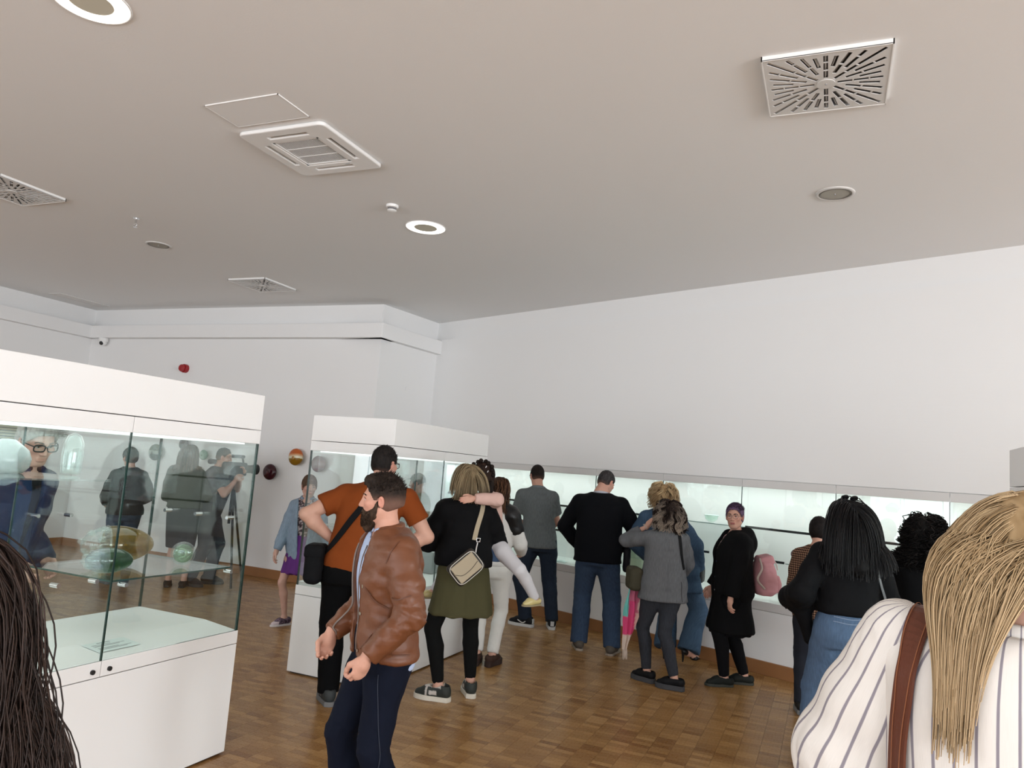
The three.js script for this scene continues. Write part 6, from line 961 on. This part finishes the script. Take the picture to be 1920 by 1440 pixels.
for (const [s, lb] of [[-4.25, 'printed label card in the vitrine beside the woman in denim'], [-3.1, 'printed label card in the vitrine under the heart-shaped glass'], [-6.03, 'printed label card in the vitrine beside the man in the grey polo']]) { const p = onWall(s, -0.08), o = thing('label_card', lb, 'label', [p[0], SILL + 0.0185, p[1]], -WA); const g = mesh('card', new THREE.BoxGeometry(0.2, 0.002, 0.08), M.card, o); g.rotation.x = 0.215; }
{ const p = onWall(-5.05, -0.25), o = thing('glass_sculpture', 'pale green glass disc leaning in the vitrine beside the woman in denim', 'glass art', [p[0], SILL + 0.032, p[1]], -WA + 0.5); const g = mesh('disc', new THREE.SphereGeometry(0.15, 36, 24).scale(0.75, 1, 0.3), mat('celadonSolid', [0.42, 0.48, 0.36], 0.2, { transmission: 0.4, thickness: 0 }), o); g.position.y = 0.148; g.rotation.z = 0.18; mesh('rim', new THREE.TorusGeometry(0.15, 0.012, 10, 48).scale(0.75, 1, 1), M.celadon, g); }
{ const p = onWall(-4.106, -0.24), o = thing('glass_sculpture', 'clear glass bowl on the upper vitrine shelf beside the purple-haired woman', 'glass art', [p[0], 1.35, p[1]], -WA); const pr = [[0.0001, 0.0], [0.03, 0.004], [0.06, 0.025], [0.074, 0.07], [0.07, 0.075], [0.055, 0.03], [0.0001, 0.014]].map((q) => new THREE.Vector2(...q)); mesh('bowl', new THREE.LatheGeometry(pr, 40), M.mint, o); mesh('rim', new THREE.TorusGeometry(0.072, 0.004, 8, 48).rotateX(Math.PI / 2).translate(0, 0.073, 0), mat('frost', [0.8, 0.88, 0.84], 0.3), o); }
{ const p = onWall(-3.14, -0.24), o = thing('glass_sculpture', 'smoky pink heart-shaped glass on the lower vitrine shelf', 'glass art', [p[0], 1.05, p[1]], -WA); const f = new Field(); f.ell([-0.035, 0.085, 0], [0.055, 0.05, 0.04], 0.03); f.ell([0.045, 0.095, 0], [0.055, 0.055, 0.04], 0.03); f.ell([0, 0.04, 0], [0.05, 0.045, 0.035], 0.04); mesh('heart', f.mesh(0.006), mat('roseGlass', [0.34, 0.24, 0.26], 0.06, { transmission: 0.65, thickness: 0 }), o); const q = new Field(); q.ell([0.005, 0.04, 0.0], [0.03, 0.026, 0.024], 0.01); q.ell([0.03, 0.055, 0.0], [0.02, 0.02, 0.02], 0.01); mesh('dark_core', q.mesh(0.005), mat('core', [0.03, 0.025, 0.027], 0.1), o); }
{ const p = onWall(-6.9, -0.22), o = thing('glass_sculpture', 'small clear glass bottle in the vitrine beside the man in grey polo', 'glass art', [p[0], SILL + 0.031, p[1]], -WA); const c = [[0.0001, 0], [0.045, 0.004], [0.055, 0.06], [0.05, 0.13], [0.025, 0.17], [0.02, 0.21], [0.03, 0.215]].map((q) => new THREE.Vector2(...q)); mesh('bottle', new THREE.LatheGeometry(c, 32), M.clear, o); }
{ // second case: shelf with a clear bowl and a grey tray
  const cx = -3.54, cz = -5.886, add = (n, g, m) => mesh(n, g.translate(-cx, 0, -cz), m, case2);
  add('glass_shelf', box(-3.86, -3.2, 1.037, 1.045, -6.7, -5.93), M.caseGlass); add('shelf_edge', box(-3.202, -3.198, 1.037, 1.045, -6.7, -5.93), M.shelfEdge); add('glass_shelf', box(-3.86, -3.2, 1.162, 1.17, -5.85, -5.08), M.caseGlass);
  for (const z of [-6.0, -6.62]) for (const x of [-3.175, -3.905]) add('shelf_pin', new THREE.CylinderGeometry(0.011, 0.011, 0.05, 14).rotateZ(Math.PI / 2).translate(x, 1.025, z), M.chrome);
  const b = thing('glass_sculpture', 'clear glass bowl inside the case next to the bearded man', 'glass art', [-3.5, 1.047, -6.22]); mesh('bowl', new THREE.LatheGeometry([[0.0001, 0], [0.06, 0.006], [0.12, 0.05], [0.14, 0.1], [0.13, 0.1], [0.1, 0.055], [0.0001, 0.02]].map((p) => new THREE.Vector2(...p)), 40), M.clear, b);
  const t = thing('glass_sculpture', 'grey smoked glass block on the floor of the second case', 'glass art', [-3.5, 0.714, -6.36]); mesh('block', rbox(-0.11, 0.11, 0, 0.2, -0.1, 0.1, 0.012, 3), mat('greyGlass', [0.20, 0.22, 0.22], 0.15), t);
}
// glass discs on the back wall
const discPrint = (fn) => mat('disc' + Math.floor(rnd() * 1e6), [1, 1, 1], 0.12, { map: dataTex(64, 64, fn, true) });
function wallDisc(label, x, y, r, material, part) { const o = thing('wall_disc', label, 'glass art', [x, y, BACK_Z], 0, 'blown glass discs on the back wall'); mesh('disc', new THREE.SphereGeometry(r, 40, 28).scale(1, 1, 0.5).translate(0, 0, 0.085), material, o); mesh('centre', new THREE.SphereGeometry(r * 0.22, 20, 14).scale(1, 1, 0.5).translate(0, -r * 0.1, 0.085 + r * 0.45), part ?? material, o); mesh('mount', new THREE.CylinderGeometry(0.02, 0.02, 0.06, 12).rotateX(Math.PI / 2).translate(0, 0, 0.03), M.chrome, o); }
const maroon = mat('maroon', [0.045, 0.008, 0.014], 0.08), maroonPale = mat('maroonPale', [0.10, 0.03, 0.035], 0.1);
wallDisc('dark maroon glass disc on the back wall below the amber banded one', -7.21, 1.454, 0.112, maroon, maroonPale);
wallDisc('glass disc with orange, white and ochre bands on the back wall', -6.787, 1.69, 0.118, discPrint((u, v) => { const w = v + 0.02 * Math.sin(u * 14); return w > 0.62 ? [0.72, 0.36, 0.16] : w > 0.5 ? lerp3([0.86, 0.82, 0.72], [0.75, 0.45, 0.25], (w - 0.5) / 0.12) : w > 0.44 ? [0.85, 0.82, 0.7] : [0.52, 0.38, 0.10]; }), maroonPale.clone ? mat('ochre', [0.42, 0.22, 0.07], 0.1) : maroon);
wallDisc('maroon and grey glass disc on the back wall above the girl', -6.398, 1.62, 0.112, discPrint((u, v) => u > 0.3 && u < 0.6 ? [0.55, 0.5, 0.5] : [0.34, 0.1, 0.14]), maroonPale);
wallDisc('grey and olive banded glass disc on the back wall beside the woman in green', -9.433, 1.596, 0.125, discPrint((u, v) => v > 0.55 ? [0.32, 0.33, 0.26] : v > 0.42 ? [0.6, 0.62, 0.58] : [0.2, 0.22, 0.22]), mat('olive', [0.1, 0.1, 0.07], 0.1));
wallDisc('small pale green glass disc on the back wall beside the cameraman', -8.467, 1.615, 0.075, mat('paleGreen', [0.30, 0.42, 0.34], 0.1), mat('midGreen', [0.14, 0.26, 0.17], 0.1));
wallDisc('black glass disc on the back wall above the woman in green', -8.881, 1.749, 0.085, mat('blackGlass', [0.02, 0.02, 0.022], 0.08));
function lerp3(a, b, t) { return [0, 1, 2].map((i) => lerp(a[i], b[i], t)); }
{ // text panel on the left wall, seen through the first case
  const o = thing('text_panel', 'beige text panel on the left wall behind the older man', 'sign', [LEFT_X + 0.004, 1.55, -7.4], R(90)); mesh('board', rbox(-0.35, 0.35, -0.55, 0.55, 0, 0.02, 0.003), mat('beige', [0.42, 0.36, 0.22], 0.7), o);
  const t = printTex(256, 400, Array.from({ length: 20 }, (_, i) => [0.1, 0.08 + i * 0.042, rr(0.6, 0.9), 0.016])); mesh('print', new THREE.PlaneGeometry(0.62, 1.0).translate(0, 0, 0.0215), mat('panelPrint', [0.62, 0.53, 0.36], 0.7, { map: t }), o);
}
// ---------------------------------------------------------------- bags and other things carried
function worn(ctx, name, label, category, base = [0, 0, 0]) { const a = R(ctx.o.yaw), c = Math.cos(a), s = Math.sin(a); const o = thing(name, label, category, [ctx.o.pos[0] + c * base[0] + s * base[2], base[1], ctx.o.pos[1] - s * base[0] + c * base[2]], a); o.userData.base = undefined; delete o.userData.base; o.shift = (g) => g.translate(-base[0], -base[1], -base[2]); o.add2 = (n, g, m, parent) => mesh(n, o.shift(g), m, parent ?? o); return o; }
const softBox = (w, h, d, r, cell = 0.008) => { const f = new Field(); f.add((x, y, z) => { const qx = Math.abs(x) - w / 2 + r, qy = Math.abs(y) - h / 2 + r, qz = Math.abs(z) - d / 2 + r; return Math.hypot(Math.max(qx, 0), Math.max(qy, 0), Math.max(qz, 0)) + Math.min(Math.max(qx, qy, qz), 0) - r; }, [-w / 2, -h / 2, -d / 2], [w / 2, h / 2, d / 2], 0, 'u'); return f.mesh(cell, { move: wrinkle(0.004, 14, 14, 14, 2.7) }); };
{ // black sling bag of the man in orange
  const o = worn(pOrange, 'sling_bag', 'black sling bag on the hip of the man in orange', 'bag', [0.30, 0.97, -0.06]), bk = fabric([0.006, 0.006, 0.007], 0.8);
  o.add2('bag_body', softBox(0.13, 0.27, 0.2, 0.05).translate(0.315, 0.97, -0.06), bk); o.add2('flap', softBox(0.135, 0.1, 0.205, 0.03).translate(0.316, 1.06, -0.06), bk);
  o.add2('strap', bandGeo(pOrange.fields.t_shirt, [[-0.17, 1.60, 0.06], [-0.16, 1.625, -0.04], [-0.10, 1.55, -0.16], [0.0, 1.42, -0.19], [0.10, 1.29, -0.19], [0.20, 1.16, -0.15], [0.28, 1.06, -0.08]], 0.045, 0.004, 0.006, 48), bk);
}
{ // camera bag of the mother
  const o = worn(pMother, 'crossbody_bag', 'beige crossbody bag with dark edges on the black jacket', 'bag', [-0.03, 1.0, -0.24]), be = fabric([0.40, 0.33, 0.235], 0.6), dk = fabric([0.03, 0.024, 0.02], 0.5), wh = fabric([0.6, 0.56, 0.5], 0.5), tilt = (g) => g.scale(1.15, 1.15, 1).rotateZ(R(-42)).translate(0.025, 1.005, -0.262);
  o.add2('bag_body', tilt(rbox(-0.105, 0.105, -0.078, 0.078, -0.035, 0.03, 0.024, 4)), dk); o.add2('front_panel', tilt(rbox(-0.085, 0.085, -0.06, 0.06, -0.04, -0.028, 0.005, 2)), be); o.add2('flap_line', tilt(tube([[-0.08, -0.01, -0.0405], [-0.02, -0.024, -0.041], [0.05, -0.02, -0.041], [0.082, 0.01, -0.0405]], 0.0018, 20, 5)), dk);
  const loop = []; for (let i = 0; i < 28; i++) { const a = i / 28 * 6.2832, c = Math.cos(a), q = Math.sin(a), r = 1 / Math.pow(Math.abs(c) ** 5 + Math.abs(q) ** 5, 0.2); loop.push([c * r * 0.098, q * r * 0.071, -0.036]); } o.add2('piping', tilt(tube(loop, 0.0028, 60, 5, true)), wh);
  o.add2('zip_pull', rbox(-0.006, 0.006, -0.02, 0.02, -0.004, 0.004, 0.002).translate(0.11, 0.945, -0.27), M.chrome);
  o.add2('strap', bandGeo(pMother.fields.jacket, [[-0.10, 1.46, 0.02], [-0.105, 1.47, -0.07], [-0.095, 1.37, -0.16], [-0.075, 1.27, -0.2], [-0.06, 1.19, -0.2]], 0.038, 0.003, 0.005, 30), be); o.add2('buckle', new THREE.TorusGeometry(0.018, 0.004, 6, 4, 6.2832).rotateZ(R(45)).translate(-0.062, 1.2, -0.225), M.chrome); o.add2('clip', tube([[-0.058, 1.18, -0.225], [-0.05, 1.145, -0.235], [-0.045, 1.11, -0.245]], 0.006, 12, 6), M.chrome);
}
{ // grey woman: strap, olive bag, scarf
  const o = worn(pGrey, 'shoulder_bag', 'small olive shoulder bag at the hip of the woman in grey', 'bag', [0.23, 0.88, 0.06]); o.add2('bag_body', softBox(0.12, 0.2, 0.22, 0.04).translate(0.245, 0.875, 0.07), fabric([0.055, 0.05, 0.032], 0.7));
  o.add2('strap', bandGeo(pGrey.fields.shirt, [[-0.09, 1.31, 0.05], [-0.085, 1.32, -0.05], [-0.10, 1.24, -0.13], [-0.14, 1.12, -0.15], [-0.17, 1.0, -0.12]], 0.028, 0.003, 0.004, 30), fabric([0.008, 0.008, 0.009], 0.6)); o.add2('strap_front', bandGeo(pGrey.fields.shirt, [[-0.02, 1.2, 0.17], [0.08, 1.05, 0.18], [0.18, 0.95, 0.12]], 0.028, 0.003, 0.004, 20), fabric([0.008, 0.008, 0.009], 0.6));
  const sc = worn(pGrey, 'scarf', 'fringed scarf in pink, teal and cream hanging from the olive bag', 'scarf', [0.2, 0.5, 0.06]); const g = new THREE.PlaneGeometry(0.16, 0.52, 28, 40), P = g.attributes.position; for (let i = 0; i < P.count; i++) { const x = P.getX(i), y = P.getY(i), v = (y + 0.26) / 0.52, w = lerp(0.25, 1, Math.min(1, v * 1.6)) * lerp(1, 0.7, sstep(0.7, 1, v)); P.setXYZ(i, x * w - 0.06 * (1 - v) ** 2 , y, 0.018 * Math.sin(x * 90 + y * 6) + 0.01 * nz(x * 30, y * 10, 2)); } g.computeVertexNormals();
  paint(g, (x, y, z) => { const t = x * 7 + 0.5 + 0.15 * nz(x * 20, y * 8, 3), v = (y + 0.26) / 0.52; if (t > 0.9 || v < 0.24) return [0.62, 0.5, 0.42]; if (t < 0.32 && v > 0.55) return [0.12, 0.42, 0.38]; if (t < 0.75 && v < 0.8) return [0.58, 0.05, 0.16]; return v > 0.6 ? [0.5, 0.12, 0.2] : [0.6, 0.4, 0.34]; }); sc.add2('cloth', g.rotateY(R(200)).translate(0.245, 0.53, 0.06), mat('scarf', [1, 1, 1], 0.9, { vertexColors: true, side: THREE.DoubleSide }));
  const fr = [], fc = []; for (let i = 0; i < 40; i++) { const x = 0.30 + rr(-0.02, 0.02); fr.push([V3(x, 0.29, 0.05 + rr(-0.01, 0.01)), V3(x - 0.006, 0.25, 0.05), V3(x - 0.01, 0.2 + rr(-0.02, 0.02), 0.055)]); fc.push([0.6, 0.5, 0.43]); } sc.add2('fringe', strandGeo(fr, 0.0022, 0.001, fc), mat('fringe', [1, 1, 1], 0.9, { vertexColors: true }));
}
{ // pink backpack
  const o = worn(pPurple, 'backpack', 'pink backpack worn over the black coat', 'backpack', [0.03, 0.97, -0.27]), pk = fabric([0.47, 0.23, 0.245], 0.75), f = new Field(); f.loft([[0.80, 0.03, -0.27, 0.12, 0.075], [0.84, 0.03, -0.285, 0.14, 0.10], [0.95, 0.03, -0.28, 0.14, 0.105], [1.07, 0.03, -0.265, 0.12, 0.08], [1.14, 0.03, -0.25, 0.07, 0.05]], 0.02, 2.6); o.add2('bag_body', f.mesh(0.008, { move: wrinkle(0.006, 9, 12, 9, 3) }), pk); const q = new Field(); q.loft([[0.83, 0.03, -0.37, 0.09, 0.03], [0.9, 0.03, -0.38, 0.1, 0.035], [0.98, 0.03, -0.365, 0.09, 0.03]], 0.01, 3); o.add2('pocket', q.mesh(0.008), pk); o.add2('flap', softBox(0.2, 0.09, 0.14, 0.03).rotateX(0.35).translate(0.03, 1.10, -0.27), pk);
  o.add2('strap', tube([[0.13, 1.12, -0.2], [0.2, 1.04, -0.2], [0.225, 0.95, -0.16], [0.2, 0.87, -0.23]], 0.01, 24, 6), fabric([0.42, 0.34, 0.3], 0.8)); o.add2('cord', tube([[0.05, 1.12, -0.34], [0.09, 1.08, -0.36], [0.1, 1.03, -0.37]], 0.006, 12, 6), fabric([0.5, 0.42, 0.38], 0.8));
}
{ const o = worn(pBlazer, 'pouch_bag', 'black pouch hanging at the side of the man in the blazer', 'bag', [-0.24, 0.93, 0.05]); o.add2('bag_body', softBox(0.07, 0.24, 0.16, 0.03).translate(-0.26, 0.92, 0.06), fabric([0.008, 0.008, 0.010], 0.6)); o.add2('strap', tube([[-0.25, 1.03, 0.02], [-0.22, 1.12, 0.1], [-0.24, 1.03, 0.11]], 0.006, 16, 6), fabric([0.01, 0.01, 0.01], 0.6)); }
{ const o = worn(pDenim, 'handbag', 'black handbag hanging from the arm of the woman in denim', 'bag', [-0.25, 0.86, 0.1]); o.add2('bag_body', softBox(0.09, 0.15, 0.2, 0.03).translate(-0.265, 0.85, 0.12), fabric([0.008, 0.008, 0.009], 0.5)); o.add2('handle', tube([[-0.265, 0.92, 0.05], [-0.245, 0.99, 0.07], [-0.245, 0.99, 0.16], [-0.265, 0.92, 0.19]], 0.007, 20, 6), fabric([0.01, 0.01, 0.01], 0.5)); }
{ const o = worn(pBlack, 'shoulder_bag', 'thin grey strap bag of the woman with long black hair', 'bag', [-0.25, 0.95, 0.08]); o.add2('bag_body', softBox(0.08, 0.17, 0.22, 0.03).translate(-0.27, 0.93, 0.12), fabric([0.05, 0.05, 0.055], 0.5)); o.add2('strap', bandGeo(pBlack.fields.top, [[-0.13, 1.45, 0.06], [-0.135, 1.46, -0.03], [-0.17, 1.35, -0.12], [-0.20, 1.2, -0.1], [-0.23, 1.05, 0.0]], 0.014, 0.004, 0.006, 30), fabric([0.2, 0.21, 0.22], 0.4));
  const s = worn(pBlack, 'sunglasses', 'black sunglasses pushed up on the long black hair', 'sunglasses', [0, 1.66, 0]), hm = pBlack.headM.clone(), m = fabric([0.006, 0.006, 0.007], 0.2), L = []; for (const q of [-1, 1]) { L.push(new THREE.SphereGeometry(0.031, 20, 12).scale(1, 0.85, 0.25).translate(q * 0.036, 0.1, 0.088)); L.push(tube([[q * 0.066, 0.112, 0.085], [q * 0.095, 0.1, 0.02], [q * 0.097, 0.06, -0.04]], 0.005, 16, 6)); } L.push(tube([[-0.012, 0.108, 0.092], [0, 0.111, 0.094], [0.012, 0.108, 0.092]], 0.004, 8, 6)); const g = merge(L).rotateX(-0.75).translate(0, 0.02, -0.035); s.add2('frame', g.applyMatrix4(hm), m); }
{ const o = worn(pStriped, 'shoulder_bag', 'brown leather shoulder bag worn over the striped shirt', 'bag', [0.26, 0.9, -0.05]), lt = fabric([0.115, 0.032, 0.015], 0.45, { bumpMap: plasterBump, bumpScale: 0.0004 }); o.add2('bag_body', softBox(0.1, 0.26, 0.32, 0.03).translate(0.30, 0.86, -0.02), lt); const P = [[0.13, 1.50, 0.07], [0.135, 1.515, -0.02], [0.145, 1.45, -0.13], [0.165, 1.38, -0.17], [0.187, 1.28, -0.17], [0.205, 1.18, -0.17], [0.25, 1.05, -0.14], [0.285, 0.98, -0.1]]; o.add2('strap', bandGeo(pStriped.fields.striped_shirt, P, 0.045, 0.004, 0.007, 60), lt); for (const e of [-0.018, 0.018]) o.add2('stitching', bandGeo(pStriped.fields.striped_shirt, P.map(([x, y, z]) => [x + e, y, z]), 0.0016, 0.001, 0.0125, 60), fabric([0.3, 0.12, 0.06], 0.8)); }
{ // video camera on a tripod
  const o = thing('tripod', 'black camera tripod beside the cameraman', 'tripod', [-7.12, 0, -7.58]), bk = fabric([0.008, 0.008, 0.009], 0.5); mesh('centre_column', new THREE.CylinderGeometry(0.018, 0.018, 0.55, 12).translate(0, 1.05, 0), bk, o); mesh('head', new THREE.CylinderGeometry(0.045, 0.055, 0.09, 16).translate(0, 1.35, 0), bk, o); for (let i = 0; i < 3; i++) { const a = i * 2.0944 + 0.5; mesh('leg', tube([[Math.cos(a) * 0.03, 1.2, Math.sin(a) * 0.03], [Math.cos(a) * 0.2, 0.6, Math.sin(a) * 0.2], [Math.cos(a) * 0.37, 0.012, Math.sin(a) * 0.37]], 0.015, 12, 8), bk, o); } mesh('pan_handle', tube([[0, 1.33, 0], [-0.12, 1.27, 0.12], [-0.22, 1.2, 0.22]], 0.009, 12, 6), bk, o);
  const c = thing('video_camera', 'black video camera mounted on the tripod', 'camera', [-7.12, 1.395, -7.58], R(165)); mesh('camera_body', rbox(-0.065, 0.065, 0.0, 0.17, -0.2, 0.14, 0.02, 3), bk, c); mesh('lens_barrel', new THREE.CylinderGeometry(0.055, 0.05, 0.13, 24).rotateX(Math.PI / 2).translate(0, 0.09, 0.2), bk, c); mesh('lens_hood', new THREE.CylinderGeometry(0.068, 0.06, 0.06, 24, 1, true).rotateX(Math.PI / 2).translate(0, 0.09, 0.29), mat('hoodMat', [0.01, 0.01, 0.011], 0.5, { side: THREE.DoubleSide }), c); mesh('front_glass', new THREE.CircleGeometry(0.05, 24).translate(0, 0.09, 0.266), mat('lensGlass', [0.02, 0.02, 0.03], 0.05), c); mesh('top_handle', tube([[0, 0.17, -0.12], [0, 0.235, -0.1], [0, 0.235, 0.08], [0, 0.17, 0.11]], 0.013, 24, 8), bk, c); mesh('microphone', new THREE.CapsuleGeometry(0.022, 0.16, 4, 12).rotateX(Math.PI / 2).translate(0.06, 0.245, 0.06), fabric([0.03, 0.03, 0.032], 0.9), c); mesh('viewfinder', rbox(0.05, 0.1, 0.13, 0.19, -0.3, -0.12, 0.012, 2), bk, c); mesh('eyecup', new THREE.SphereGeometry(0.036, 16, 12).translate(0.075, 0.16, -0.31), bk, c); mesh('screen', rbox(0.066, 0.075, 0.05, 0.12, -0.1, 0.03, 0.003), mat('lcd', [0.35, 0.37, 0.38], 0.3), c);
}
renderer.render(scene, camera);
